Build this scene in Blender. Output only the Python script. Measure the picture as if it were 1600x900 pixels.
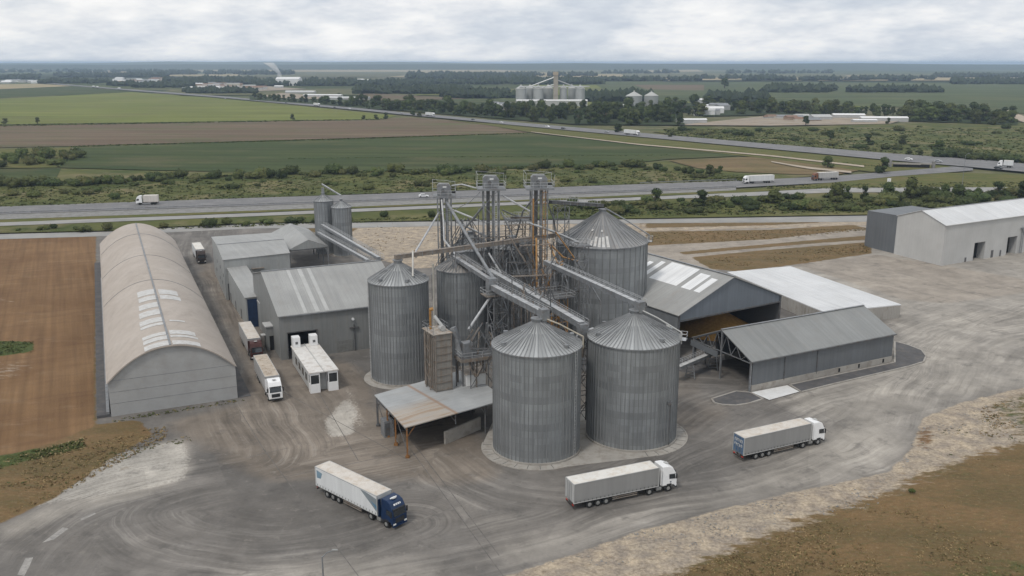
import bpy, bmesh, math, random
import numpy as np
from mathutils import Vector, Matrix, Euler

# ------------------------------------------------------------------ camera, world, sun, exposure
for o in list(bpy.data.objects): bpy.data.objects.remove(o)
SC = bpy.context.scene
COL = SC.collection
R = math.radians
F = 1400.0; H = 60.0; PITCH = math.atan(352 / F); CP, SP = math.cos(PITCH), math.sin(PITCH)
cam = bpy.data.objects.new('camera', bpy.data.cameras.new('camera')); COL.objects.link(cam)
cam.location = (0, 0, H); cam.rotation_euler = (R(90) - PITCH, 0, 0)
cam.data.sensor_width = 36; cam.data.lens = F * 36 / 1600
cam.data.clip_start = 1; cam.data.clip_end = 120000
SC.camera = cam
SC.view_settings.view_transform = 'Standard'; SC.view_settings.look = 'None'
SC.view_settings.exposure = -0.17; SC.view_settings.gamma = 1; SC.view_settings.use_curve_mapping = False
SUN_EL, SUN_AZ = 55, 215          # azimuth clockwise from +Y: light comes from the left and behind the camera
W = bpy.data.worlds.new('World'); SC.world = W; W.use_nodes = True
nt = W.node_tree; N = nt.nodes; L = nt.links
bg = N['Background']; bg.inputs['Strength'].default_value = 0.1
sky = N.new('ShaderNodeTexSky'); sky.sky_type = 'NISHITA'; sky.sun_disc = False
sky.sun_elevation = R(SUN_EL); sky.sun_rotation = R(SUN_AZ); sky.altitude = 100
tc = N.new('ShaderNodeTexCoord'); sep = N.new('ShaderNodeSeparateXYZ'); L.new(tc.outputs['Generated'], sep.inputs[0])
def wm(op, a, b=None, c=None):
    n = N.new('ShaderNodeMath'); n.operation = op
    for i, x in enumerate((a, b, c)):
        if x is None: continue
        if isinstance(x, (int, float)): n.inputs[i].default_value = x
        else: L.new(x, n.inputs[i])
    return n.outputs[0]
zz = wm('ADD', wm('MAXIMUM', sep.outputs[2], 0.0), 0.26)
cb = N.new('ShaderNodeCombineXYZ'); L.new(wm('DIVIDE', sep.outputs[0], zz), cb.inputs[0]); L.new(wm('DIVIDE', sep.outputs[1], zz), cb.inputs[1])
def wnoise(scale, det, rough=.55, off=0):
    m = N.new('ShaderNodeMapping'); m.inputs['Location'].default_value = (off, off * .7, 0); L.new(cb.outputs[0], m.inputs[0])
    n = N.new('ShaderNodeTexNoise'); n.inputs['Scale'].default_value = scale; n.inputs['Detail'].default_value = det
    n.inputs['Roughness'].default_value = rough; L.new(m.outputs[0], n.inputs['Vector']); return n.outputs['Fac']
def wramp(f, a, b, ca, cb_):
    r = N.new('ShaderNodeValToRGB'); L.new(f, r.inputs[0]); e = r.color_ramp.elements
    e[0].position = a; e[0].color = ca; e[1].position = b; e[1].color = cb_; return r.outputs[0]
def wmix(f, a, b):
    m = N.new('ShaderNodeMix'); m.data_type = 'RGBA'
    if isinstance(f, (int, float)): m.inputs[0].default_value = f
    else: L.new(f, m.inputs[0])
    for i, x in ((6, a), (7, b)):
        if isinstance(x, tuple): m.inputs[i].default_value = x
        else: L.new(x, m.inputs[i])
    return m.outputs[2]
cloud = wramp(wnoise(1.9, 10, .58, 5.3), .40, .60, (7.6, 8.1, 8.8, 1), (10.8, 10.75, 10.7, 1))
edge = wramp(wnoise(6.5, 8, .6, 11.), .36, .64, (.88, .90, .93, 1), (1.04, 1.04, 1.03, 1))
mul = N.new('ShaderNodeMix'); mul.data_type = 'RGBA'; mul.blend_type = 'MULTIPLY'; mul.inputs[0].default_value = 1
L.new(cloud, mul.inputs[6]); L.new(edge, mul.inputs[7])
cover = wramp(wnoise(.25, 6, .5, 7.), .3, .5, (.82, .82, .82, 1), (1, 1, 1, 1))
skyc = wmix(cover, sky.outputs[0], mul.outputs[2])
L.new(skyc, bg.inputs['Color'])
sun = bpy.data.objects.new('sun', bpy.data.lights.new('sun', 'SUN')); COL.objects.link(sun)
sun.data.energy = 1.7; sun.data.angle = R(9); sun.data.color = (1, .95, .88)
sun.rotation_euler = (R(90 - SUN_EL), 0, R(180 - SUN_AZ))
SC.cycles.volume_bounces = 1
SC.cycles.max_bounces = 6; SC.cycles.diffuse_bounces = 2
# ------------------------------------------------------------------ helpers
def G(px, py, z=0.0):
    a = (px - 800) / F; b = (450 - py) / F
    dy = CP + b * SP; dz = -SP + b * CP
    t = (z - H) / dz
    return Vector((a * t, dy * t, z))
def S(px, py, Y):
    a = (px - 800) / F; b = (450 - py) / F
    t = Y / (CP + b * SP)
    return Vector((a * t, Y, H + (-SP + b * CP) * t))
def ZZ(py, P):
    b = (450 - py) / F
    return H + P[1] * (-SP + b * CP) / (CP + b * SP)
class MB:
    def __init__(s): s.v = []; s.f = []; s.mi = []; s.m = 0
    def face(s, pts):
        n = len(s.v); s.v += [tuple(p) for p in pts]; s.f.append(tuple(range(n, n + len(pts)))); s.mi.append(s.m); return s
    def add(s, vs, fs):
        n = len(s.v); s.v += [tuple(p) for p in vs]
        for f in fs: s.f.append(tuple(i + n for i in f)); s.mi.append(s.m)
        return s
    def box(s, x0, y0, z0, x1, y1, z1):
        return s.hexa([(x0, y0), (x1, y0), (x1, y1), (x0, y1)], z0, z1)
    def hexa(s, q, z0, z1):       # prism over polygon q (ccw)
        n = len(q); z0 = [z0] * n if isinstance(z0, (int, float)) else z0; z1 = [z1] * n if isinstance(z1, (int, float)) else z1
        vs = [(p[0], p[1], z0[i]) for i, p in enumerate(q)] + [(p[0], p[1], z1[i]) for i, p in enumerate(q)]
        fs = [tuple(range(n - 1, -1, -1)), tuple(range(n, 2 * n))] + [(i, (i + 1) % n, n + (i + 1) % n, n + i) for i in range(n)]
        return s.add(vs, fs)
    def beam(s, a, b, w=.2, h=None):
        h = h or w; a = Vector(a); b = Vector(b); d = b - a
        if d.length < 1e-4: return s
        d.normalize(); up = Vector((0, 0, 1)) if abs(d.z) < .95 else Vector((1, 0, 0))
        x = d.cross(up).normalized() * w / 2; y = x.normalized().cross(d).normalized() * h / 2
        vs = [a - x - y, a + x - y, a + x + y, a - x + y, b - x - y, b + x - y, b + x + y, b - x + y]
        return s.add(vs, [(0, 3, 2, 1), (4, 5, 6, 7), (0, 1, 5, 4), (1, 2, 6, 5), (2, 3, 7, 6), (3, 0, 4, 7)])
    def tube(s, a, b, r, n=8, r2=None, caps=True):
        a = Vector(a); b = Vector(b); r2 = r if r2 is None else r2; d = (b - a)
        if d.length < 1e-4: return s
        d.normalize(); up = Vector((0, 0, 1)) if abs(d.z) < .95 else Vector((1, 0, 0))
        x = d.cross(up).normalized(); y = x.cross(d).normalized()
        vs = [a + (x * math.cos(t) + y * math.sin(t)) * r for t in [2 * math.pi * i / n for i in range(n)]]
        vs += [b + (x * math.cos(t) + y * math.sin(t)) * r2 for t in [2 * math.pi * i / n for i in range(n)]]
        fs = [(i, n + i, n + (i + 1) % n, (i + 1) % n) for i in range(n)]
        if caps: fs += [tuple(range(n)), tuple(range(2 * n - 1, n - 1, -1))]
        return s.add(vs, fs)
    def pipe(s, pts, r, n=8):
        for a, b in zip(pts, pts[1:]): s.tube(a, b, r, n)
        return s
    def disc(s, c, r, n=24):
        return s.face([(c[0] + r * math.cos(2 * math.pi * i / n), c[1] + r * math.sin(2 * math.pi * i / n), c[2]) for i in range(n)])
    def build(s, name, mats, parent=None, smooth=False, bevel=0, origin=None):
        me = bpy.data.meshes.new(name)
        vs = s.v
        if origin is not None:
            ox, oy, oz = origin; vs = [(x - ox, y - oy, z - oz) for x, y, z in vs]
        me.from_pydata(vs, [], s.f); me.update()
        if not isinstance(mats, (list, tuple)): mats = [mats]
        for m in mats: me.materials.append(m)
        for p, i in zip(me.polygons, s.mi): p.material_index = i; p.use_smooth = smooth
        if bevel:
            bm = bmesh.new(); bm.from_mesh(me); bmesh.ops.remove_doubles(bm, verts=bm.verts, dist=.001)
            bmesh.ops.bevel(bm, geom=[e for e in bm.edges if len(e.link_faces) == 2 and e.calc_face_angle(0) > .5], offset=bevel, segments=2, affect='EDGES', profile=.6)
            bm.to_mesh(me); bm.free()
        o = bpy.data.objects.new(name, me); COL.objects.link(o)
        if origin is not None: o.location = origin
        if parent: o.parent = parent
        return o
def tag(o, label=None, cat=None, group=None, kind=None):
    if label: o['label'] = label
    if cat: o['category'] = cat
    if group: o['group'] = group
    if kind: o['kind'] = kind
    return o
def thing(name, label, cat, loc=(0, 0, 0), rz=0, group=None):
    o = bpy.data.objects.new(name, None); COL.objects.link(o); o.location = loc; o.rotation_euler = (0, 0, rz); o.empty_display_size = .5
    return tag(o, label, cat, group)
def kids(o, _c={}):
    return [c for c in COL.objects if c.parent is o]
def dup(o, loc, rz=0, label=None, group=None, scale=None, ch=None):
    c = o.copy(); COL.objects.link(c); c.location = loc; c.rotation_euler = (0, 0, rz)
    if scale: c.scale = (scale,) * 3 if isinstance(scale, (int, float)) else scale
    if label: c['label'] = label
    if group: c['group'] = group
    for k in (ch if ch is not None else kids(o)):
        d = k.copy(); COL.objects.link(d); d.parent = c
    return c
# ------------------------------------------------------------------ materials
class NT:
    def __init__(s, name):
        s.m = bpy.data.materials.new(name); s.m.use_nodes = True; s.t = s.m.node_tree; s.n = s.t.nodes; s.l = s.t.links
        s.b = s.n['Principled BSDF']; s.tc = s.n.new('ShaderNodeTexCoord')
    def set(s, sock, x):
        if isinstance(x, (int, float)):
            sock.default_value = x
        elif isinstance(x, tuple): sock.default_value = x if len(x) == len(sock.default_value) else x + (1,)
        else: s.l.new(x, sock)
    def math(s, op, a, b=None, c=None, clamp=False):
        n = s.n.new('ShaderNodeMath'); n.operation = op; n.use_clamp = clamp
        for i, x in enumerate((a, b, c)):
            if x is not None: s.set(n.inputs[i], x)
        return n.outputs[0]
    def map(s, scale=(1, 1, 1), src=None, loc=(0, 0, 0), rot=(0, 0, 0)):
        m = s.n.new('ShaderNodeMapping'); m.inputs['Scale'].default_value = scale; m.inputs['Location'].default_value = loc; m.inputs['Rotation'].default_value = rot
        s.l.new(src or s.tc.outputs['Object'], m.inputs[0]); return m.outputs[0]
    def noise(s, scale=1, det=5, rough=.55, vec=None, dist=0):
        n = s.n.new('ShaderNodeTexNoise'); n.inputs['Scale'].default_value = scale; n.inputs['Detail'].default_value = det
        n.inputs['Roughness'].default_value = rough; n.inputs['Distortion'].default_value = dist
        s.l.new(vec or s.tc.outputs['Object'], n.inputs['Vector']); return n.outputs['Fac']
    def ramp(s, f, a, b, va=0.0, vb=1.0):
        n = s.n.new('ShaderNodeMapRange'); n.inputs['From Min'].default_value = a; n.inputs['From Max'].default_value = b
        n.inputs['To Min'].default_value = va; n.inputs['To Max'].default_value = vb; s.set(n.inputs['Value'], f); return n.outputs[0]
    def mix(s, f, a, b, mode='MIX'):
        m = s.n.new('ShaderNodeMix'); m.data_type = 'RGBA'; m.blend_type = mode
        s.set(m.inputs[0], f)
        for i, x in ((6, a), (7, b)): s.set(m.inputs[i], x)
        return m.outputs[2]
    def scalec(s, col, f):
        n = s.n.new('ShaderNodeVectorMath'); n.operation = 'SCALE'
        if isinstance(col, tuple): n.inputs[0].default_value = col[:3]
        else: s.l.new(col, n.inputs[0])
        s.set(n.inputs['Scale'], f); return n.outputs[0]
    def attr(s, name):
        n = s.n.new('ShaderNodeAttribute'); n.attribute_name = name; return n
    def white(s, vec):
        n = s.n.new('ShaderNodeTexWhiteNoise'); n.noise_dimensions = '3D'; s.l.new(vec, n.inputs['Vector']); return n.outputs['Value']
    def comb(s, x, y, z):
        n = s.n.new('ShaderNodeCombineXYZ')
        for i, q in enumerate((x, y, z)): s.set(n.inputs[i], q)
        return n.outputs[0]
    def sepxyz(s, v):
        n = s.n.new('ShaderNodeSeparateXYZ'); s.l.new(v, n.inputs[0]); return n.outputs
    def bump(s, h, dist=.05, strength=.5):
        n = s.n.new('ShaderNodeBump'); n.inputs['Distance'].default_value = dist; n.inputs['Strength'].default_value = strength
        s.l.new(h, n.inputs['Height']); s.l.new(n.outputs[0], s.b.inputs['Normal'])
    def out(s, col, rough=.8, metal=0.0, spec=.4):
        s.set(s.b.inputs['Base Color'], col); s.set(s.b.inputs['Roughness'], rough); s.set(s.b.inputs['Metallic'], metal)
        s.set(s.b.inputs['Specular IOR Level'], spec); return s.m
def plain(name, c, rough=.7, var=.15, scale=.6, metal=0., spec=.4, dirt=None, damt=.5):
    t = NT(name); f = t.ramp(t.noise(scale, 6, .6), .3, .7, 1 - var, 1 + var); col = t.scalec(c, f)
    if dirt: col = t.mix(t.math('MULTIPLY', t.ramp(t.noise(scale * 1.7, 8, .65), .48, .68), damt), col, dirt)
    return t.out(col, rough, metal, spec)
def panel(name, c, ax=0, width=1.0, var=.07, dirt=(.16, .13, .10), damt=.35, rough=.55, metal=0., rib=.25, slope=1, sheet=6.0, light=None, streak=1.0):
    """ribbed metal sheet: panels repeat along axis ax, rain streaks run along axis `slope`"""
    t = NT(name); o = t.sepxyz(t.tc.outputs['Object']); a = o[ax]
    idx = t.math('FLOOR', t.math('DIVIDE', a, width)); idy = t.math('FLOOR', t.math('DIVIDE', o[slope], sheet))
    w = t.white(t.comb(idx, idy, 3.0))
    sc = [0.05 * 1.0] * 3; sc[ax] = 1.6
    st = t.noise(1.0, 5, .6, t.map(tuple(sc)))
    f = t.math('MULTIPLY', t.ramp(w, 0, 1, 1 - var, 1 + var), t.ramp(st, .3, .7, 1 - .12 * streak, 1 + .10 * streak))
    f = t.math('MULTIPLY', f, t.ramp(t.noise(.12, 4), .3, .7, .9, 1.08))
    saw = t.math('ABSOLUTE', t.math('SUBTRACT', t.math('FRACT', t.math('DIVIDE', a, rib)), .5))
    seam = t.ramp(t.math('FRACT', t.math('DIVIDE', a, width)), 0, .06, .8, 1.0)
    f = t.math('MULTIPLY', f, seam)
    f = t.math('MULTIPLY', f, t.ramp(saw, .05, .3, .93, 1.0))
    col = t.scalec(c, f)
    d = t.math('MULTIPLY', t.ramp(t.math('ADD', t.math('MULTIPLY', st, .5), t.math('MULTIPLY', t.noise(.35, 7, .65), .5)), .5, .66), damt)
    col = t.mix(d, col, dirt)
    t.bump(saw, .05, .6)
    return t.out(col, rough, metal)
def silo_mat(name, c=(.29, .304, .312), n=44, ring=1.1):
    t = NT(name); o = t.sepxyz(t.tc.outputs['Object'])
    an = t.math('MULTIPLY', t.math('ADD', t.math('DIVIDE', t.math('ARCTAN2', o[1], o[0]), 2 * math.pi), .5), n)
    ida = t.math('FLOOR', t.math('DIVIDE', an, 3)); idz = t.math('FLOOR', t.math('DIVIDE', o[2], ring))
    w = t.white(t.comb(ida, idz, 1.0)); w2 = t.white(t.comb(5.0, idz, 1.0))
    f = t.math('MULTIPLY', t.ramp(w, 0, 1, .90, 1.10), t.ramp(w2, 0, 1, .95, 1.05))
    st = t.noise(1., 6, .62, t.comb(t.math('MULTIPLY', an, .9), t.math('MULTIPLY', o[2], .09), 0.0))
    f = t.math('MULTIPLY', f, t.ramp(st, .3, .7, .78, 1.2))
    zf = t.math('FRACT', t.math('DIVIDE', o[2], ring)); f = t.math('MULTIPLY', f, t.ramp(zf, 0, .07, .84, 1))
    co = t.math('SINE', t.math('MULTIPLY', o[2], 2 * math.pi / .11))
    f = t.math('MULTIPLY', f, t.ramp(t.noise(40, 2, .5), .3, .7, .9, 1.1))
    col = t.scalec(c, f)
    rust = t.math('MULTIPLY', t.ramp(t.noise(.8, 7, .7, t.map((1, 1, .25))), .62, .76), .35)
    col = t.mix(rust, col, (.16, .12, .085))
    t.bump(co, .012, .35)
    return t.out(col, t.ramp(w, 0, 1, .38, .54), .55, .5)
def cone_mat(name, c=(.40, .41, .41), n=60, warm=0):
    t = NT(name); o = t.sepxyz(t.tc.outputs['Object'])
    an = t.math('MULTIPLY', t.math('ADD', t.math('DIVIDE', t.math('ARCTAN2', o[1], o[0]), 2 * math.pi), .5), n)
    rr = t.math('SQRT', t.math('ADD', t.math('MULTIPLY', o[0], o[0]), t.math('MULTIPLY', o[1], o[1])))
    w = t.white(t.comb(t.math('FLOOR', an), 0.0, 1.0))
    f = t.ramp(w, 0, 1, .84, 1.14)
    st = t.noise(1., 6, .6, t.comb(t.math('MULTIPLY', an, .8), t.math('MULTIPLY', rr, .25), 0.0))
    f = t.math('MULTIPLY', f, t.ramp(st, .3, .7, .82, 1.16))
    col = t.scalec(c, f)
    d = t.math('MULTIPLY', t.ramp(st, .5, .72), .3 + warm)
    col = t.mix(d, col, (.20, .165, .13) if warm else (.2, .2, .19))
    return t.out(col, .5, .35, .5)
def foliage(name, c, c2):
    t = NT(name); oi = t.n.new('ShaderNodeObjectInfo')
    f = t.ramp(t.noise(.9, 4, .6), .32, .68); col = t.mix(f, c, c2)
    col = t.mix(t.math('MULTIPLY', t.ramp(t.math('FRACT', t.math('MULTIPLY', oi.outputs['Random'], 7.3)), .45, 1.0), .55), col, (.10, .10, .035)); col = t.scalec(col, t.ramp(oi.outputs['Random'], 0, 1, .65, 1.3))
    m = t.out(col, .85, 0, .15); return m
M = {}
M['steel'] = plain('galvanised_steel', (.245, .256, .268), .5, .25, .8, .4, .5, (.15, .11, .08), .5)
M['rib2'] = plain('roof_rib_steel', (.27, .275, .28), .5, .2, .4, .35)
M['rib'] = plain('wall_rib_steel', (.215, .222, .226), .55, .15, .4, .3)  # silo wall ribs, darker than the sheets between them
M['steel_light'] = plain('bright_galvanised_steel', (.46, .47, .48), .45, .2, .8, .3, .5, (.25, .2, .16), .4)
M['steel_dark'] = plain('dark_weathered_steel', (.13, .135, .14), .6, .3, .8, .3, .4, (.12, .07, .04), .5)
M['rusty'] = plain('rust_stained_steel', (.22, .195, .17), .7, .3, .9, .1, .3, (.21, .13, .075), .6)
M['orange'] = plain('orange_painted_steel', (.34, .185, .06), .6, .3, 1.5, 0, .4, (.2, .08, .03), .6)
M['rustpost'] = plain('rusty_orange_post', (.24, .115, .04), .7, .3, 1.5, 0, .3, (.12, .06, .03), .6)
M['conc'] = plain('pale_concrete', (.34, .32, .29), .9, .14, .35, 0, .2, (.2, .17, .14), .6)
M['conc_d'] = plain('stained_concrete', (.24, .235, .225), .9, .18, .4, 0, .2, (.13, .12, .1), .6)
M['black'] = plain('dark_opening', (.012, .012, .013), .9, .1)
M['rubber'] = plain('tyre_rubber', (.018, .018, .018), .85, .2, 2)
M['dark'] = plain('black_plastic_and_shade', (.025, .026, .028), .5, .2, 2)
M['chassis'] = plain('chassis_steel', (.05, .045, .045), .7, .3, 2, 0, .3, (.12, .07, .045), .5)
M['rim'] = plain('wheel_rim', (.30, .30, .29), .5, .2, 2, .3)
M['glass'] = NT('window_glass').out((.02, .025, .03), .08, 0, .8)
M['white'] = plain('white_paint', (.72, .72, .71), .45, .06, .6, 0, .5, (.45, .41, .36), .3)
M['cabwhite'] = plain('white_cab_paint', (.80, .80, .80), .3, .04, .6)
M['cabblue'] = plain('deep_blue_cab_paint', (.006, .024, .072), .3, .15, .8)
M['cabred'] = plain('dark_red_cab_paint', (.06, .018, .014), .4, .2, .8)
M['cabdark'] = plain('brown_cab_paint', (.045, .03, .025), .4, .2, .8)
M['cabor'] = plain('orange_cab_paint', (.19, .075, .035), .4, .1, .8)
M['grey'] = plain('light_grey_paint', (.42, .42, .41), .6, .1, .6)
M['lamp'] = NT('headlamp_glass').out((.75, .75, .72), .15)
M['tail'] = NT('tail_lamp').out((.45, .03, .02), .3)
M['marking'] = plain('road_paint', (.31, .295, .275), .8, .25, 1.2, 0, .3, (.22, .21, .20), .9)
M['asphalt'] = plain('motorway_asphalt', (.18, .178, .18), .9, .12, .08, 0, .2, (.26, .25, .24), .6)
M['asphalt2'] = plain('service_road_asphalt', (.29, .285, .275), .9, .15, .1, 0, .2, (.36, .33, .28), .5)
M['dasphalt'] = plain('dark_asphalt', (.10, .098, .10), .9, .2, .4, 0, .2, (.17, .15, .13), .5)
M['track'] = plain('dirt_track', (.40, .34, .27), .95, .15, .12, 0, .1, (.3, .24, .17), .6)
M['trunk'] = plain('bark', (.09, .07, .05), .9, .2, 2)
M['leaf'] = foliage('dark_green_foliage', (.032, .048, .018), (.058, .078, .026))
M['leaf2'] = foliage('mid_green_foliage', (.050, .068, .022), (.088, .11, .036))
M['leaf3'] = foliage('olive_foliage', (.085, .09, .035), (.13, .125, .05))
# ------------------------------------------------------------------ the haze
hz = MB().box(-30000, -200, -1.5, 30000, 42000, 86).build('haze', bpy.data.materials.new('haze_air'))
tag(hz, kind='stuff')
hm = hz.data.materials[0]; hm.use_nodes = True; n_ = hm.node_tree.nodes; n_.remove(n_['Principled BSDF'])
pv = n_.new('ShaderNodeVolumePrincipled'); pv.inputs['Color'].default_value = (.60, .76, 1, 1); pv.inputs['Density'].default_value = .000085
pv.inputs['Anisotropy'].default_value = .0
hm.node_tree.links.new(pv.outputs[0], n_['Material Output'].inputs['Volume'])
# ------------------------------------------------------------------ ground far away
def ground_mat(name, c1, c2, c3, s1, s2, rows=None, rot=0, dark=.0, stretch=1):
    t = NT(name); v = t.map((1, stretch, 1), None, (0, 0, 0), (0, 0, rot))
    col = t.mix(t.ramp(t.noise(s1, 8, .6, v), .38, .62), c1, c2)
    col = t.mix(t.ramp(t.noise(s2, 8, .65, v), .5, .7), col, c3)
    if rows:
        o = t.sepxyz(t.map((1, 1, 1), None, (0, 0, 0), (0, 0, rot)))
        wob = t.math('ADD', o[1], t.math('MULTIPLY', t.noise(.01, 3), 14))
        rr = t.noise(1.0, 3, .6, t.comb(t.math('MULTIPLY', o[0], .004), t.math('MULTIPLY', wob, rows), 0.0))
        col = t.scalec(col, t.ramp(rr, .3, .7, .74, 1.22)); tram = t.math('ABSOLUTE', t.math('SUBTRACT', t.math('FRACT', t.math('DIVIDE', wob, 24.0)), .5)); col = t.scalec(col, t.ramp(tram, .0, .06, .84, 1.0))
    col = t.mix(t.math('MULTIPLY', t.ramp(t.noise(.012, 9, .7, v), .55, .7), .4), col, c3)
    fine = t.noise(.8, 6, .7)
    col = t.scalec(col, t.ramp(fine, .3, .7, .84, 1.16))
    return t.out(col, .95, 0, .1)
M['ground'] = ground_mat('olive_ground', (.085, .098, .045), (.125, .12, .06), (.20, .17, .105), .02, .045)
M['scrub'] = ground_mat('scrub_ground', (.062, .080, .026), (.112, .115, .038), (.20, .165, .09), .035, .03)
M['grassv'] = ground_mat('verge_grass', (.085, .10, .030), (.125, .12, .04), (.15, .12, .055), .05, .09, None, 0, 0, 2.5)
M['bright'] = ground_mat('bright_green_crop', (.135, .155, .04), (.165, .18, .05), (.15, .15, .055), .006, .01, .05, R(4))
M['purple'] = ground_mat('brown_stubble', (.138, .10, .068), (.16, .122, .082), (.10, .108, .05), .006, .009, .06, R(4), 0, 3)
M['dgreen'] = ground_mat('dark_green_crop', (.046, .066, .024), (.062, .078, .028), (.098, .095, .045), .008, .012, .08, R(4), 0, 2)
M['fallow'] = ground_mat('fallow_soil', (.19, .135, .075), (.16, .125, .06), (.115, .105, .045), .02, .03, .1)
M['tan'] = ground_mat('ripe_field', (.36, .29, .18), (.30, .25, .15), (.22, .2, .11), .004, .01)
M['bluegreen'] = ground_mat('green_crop', (.068, .088, .04), (.085, .105, .045), (.115, .115, .055), .003, .008, .02)
M['wood'] = ground_mat('woodland_floor', (.035, .05, .022), (.045, .06, .026), (.06, .065, .035), .01, .02)
M['sand'] = ground_mat('sandy_ground', (.36, .30, .23), (.27, .24, .20), (.20, .14, .09), .04, .06, None, 0, 0, 3)
def sheet(name, pts, z, mat, label=None):
    mb = MB(); P = [G(x, y) for x, y in pts]
    mb.face([(p.x, p.y, z) for p in P])
    o = mb.build(name, mat); tag(o, label, None, None, 'structure')
    bm = bmesh.new(); bm.from_mesh(o.data); bmesh.ops.triangulate(bm, faces=bm.faces)
    for f in bm.faces:
        if f.normal.z < 0: f.normal_flip()
    bm.to_mesh(o.data); bm.free(); return o
gr = MB()
xs = [-30000, -2000, -200, 200, 2000, 30000]; ys = [-150, 77, 353, 2000, 12000, 41000]
for i in range(5):
    for j in range(5):
        if i == 2 and j == 1: continue
        gr.face([(xs[i], ys[j], 0), (xs[i + 1], ys[j], 0), (xs[i + 1], ys[j + 1], 0), (xs[i], ys[j + 1], 0)])
tag(gr.build('ground', M['ground']), kind='structure')
# patchwork of distant fields
rnd = random.Random(5)
fm = [M['bluegreen'], M['tan'], M['dgreen'], M['bright'], M['purple'], M['wood'], M['ground']]
fl = MB(); rowsY = [1250, 1450, 1750, 2100, 2600, 3200, 4000, 5000, 6300, 8000, 10500, 14000, 19000, 26000, 36000]
for j in range(len(rowsY) - 1):
    y0, y1 = rowsY[j], rowsY[j + 1]; wdt = (y1 - y0) * 1.5; x = -y1 * .8
    sh0, sh1 = rnd.uniform(-.15, .15), rnd.uniform(-.15, .15)
    while x < y1 * .8:
        w = wdt * rnd.uniform(.6, 1.9)
        fl.m = rnd.choices(range(7), [9, 3.6 if y0 > 2000 else 1.2, 4, .8 if x > 0 else 2.5, 1.5, 6 if y0 > 3000 else 3, 3])[0]
        g = y0 * .004
        fl.face([(x + g, y0 + sh0 * wdt, .25), (x + w, y0 + sh0 * wdt + g, .25), (x + w + sh1 * w, y1 - g, .25), (x + sh1 * w + g, y1 - g, .25)])
        x += w
tag(fl.build('farmland', fm), kind='structure')
def fieldz(): fieldz.z += .03; return fieldz.z
fieldz.z = .3
for nm, pts, mt in [
    ('field', [(-200, 156), (0, 155), (205, 144), (330, 153), (470, 166), (620, 181), (600, 186), (560, 187), (200, 192), (-200, 197)], 'bright'),
    ('field', [(-200, 142), (0, 140), (110, 135), (205, 143.5), (0, 154), (-200, 155)], 'dgreen'),
    ('field', [(-200, 134), (0, 132), (60, 131), (112, 134.5), (0, 139.5), (-200, 141)], 'tan'),
    ('field', [(-200, 200), (200, 193.5), (560, 188.5), (640, 184), (700, 188), (760, 196), (826, 208), (560, 216), (110, 229), (-200, 236)], 'purple'),
    ('field', [(116, 230), (560, 217), (830, 209.5), (1000, 226), (1180, 241), (1150, 245), (1040, 250), (960, 259), (700, 268), (450, 272), (92, 263)], 'dgreen'),
    ('field', [(-200, 240), (112, 231), (88, 263), (-200, 266)], 'grassv'),
    ('field', [(-200, 268), (96, 264), (84, 288), (-200, 293)], 'dgreen'),
    ('field', [(1045, 252), (1170, 246.5), (1240, 253), (1350, 266), (1300, 276), (1150, 270), (1090, 264)], 'fallow'),
    ('scrubland', [(84, 289), (96, 265), (450, 273), (700, 269), (960, 260), (1040, 253), (1090, 265), (1150, 271), (1280, 276), (1200, 283), (1000, 289), (560, 305), (0, 325), (-250, 334), (-250, 294)], 'scrub'),
    ('grass_verge', [(700, 189), (840, 199), (1000, 215), (1200, 235), (1400, 253), (1500, 261), (1430, 268), (1360, 270), (1240, 254), (1000, 227), (830, 208), (760, 196)], 'grassv'),
    ('scrubland', [(1020, 207), (1060, 198), (1200, 200), (1400, 194), (1900, 190), (1900, 290), (1600, 262), (1500, 250), (1300, 234), (1100, 217)], 'scrub'),
    ('field', [(930, 132), (1180, 128), (1600, 131), (2000, 140), (2000, 176), (1600, 178), (1400, 168), (1190, 160), (960, 150)], 'bluegreen'),
    ('field', [(980, 123), (1110, 121), (1180, 124), (1000, 127)], 'tan'),
    ('field', [(990, 133), (1100, 133), (1100, 142), (1010, 140)], 'purple'),
    ('field', [(560, 146), (600, 147.5), (700, 153), (730, 155), (600, 158), (560, 152)], 'purple'),
    ('field', [(135, 110.5), (310, 109.5), (310, 113), (150, 113.5)], 'tan'), ('field', [(455, 107), (610, 107.3), (600, 110), (470, 109.5)], 'tan'), ('field', [(250, 117), (370, 116), (380, 119), (260, 119.5)], 'tan'), ('field', [(800, 113), (900, 114), (880, 118), (810, 116)], 'tan'),
    ('field', [(1010, 110), (1090, 109), (1100, 112), (1020, 113)], 'tan'), ('field', [(1320, 118), (1470, 120.5), (1460, 123), (1330, 121)], 'tan'), ('field', [(1490, 122.3), (1620, 123.5), (1620, 126.5), (1500, 126)], 'tan'), ('field', [(640, 113), (760, 111), (750, 114), (650, 115)], 'tan'), ('field', [(0, 108), (90, 107.5), (80, 110), (0, 110.5)], 'tan'),
    ('bare_ground', [(1060, 197), (1200, 182), (1290, 178), (1420, 186), (1390, 195), (1200, 198)], 'sand'),
    ('bare_ground', [(400, 152), (440, 146), (520, 152), (580, 157), (450, 155)], 'sand'),
    ('bare_ground', [(290, 137), (400, 134), (480, 140), (380, 144), (300, 141)], 'sand'),
]:
    o = sheet(nm, pts, fieldz(), M[mt])
for pts in ([(790, 176), (1065, 170), (1070, 197), (900, 196), (790, 187)], [(545, 160), (650, 160), (800, 174), (800, 188), (640, 175), (545, 169)], [(1065, 162), (1190, 160), (1330, 176), (1330, 181), (1190, 181), (1100, 183)], [(1415, 178), (1590, 180), (1590, 197), (1415, 190)], [(925, 160), (1065, 158), (1065, 173), (925, 173)], [(390, 150), (560, 163), (560, 169), (390, 157)]):
    sheet('woodland_floor', pts, fieldz(), M['wood'])
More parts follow.
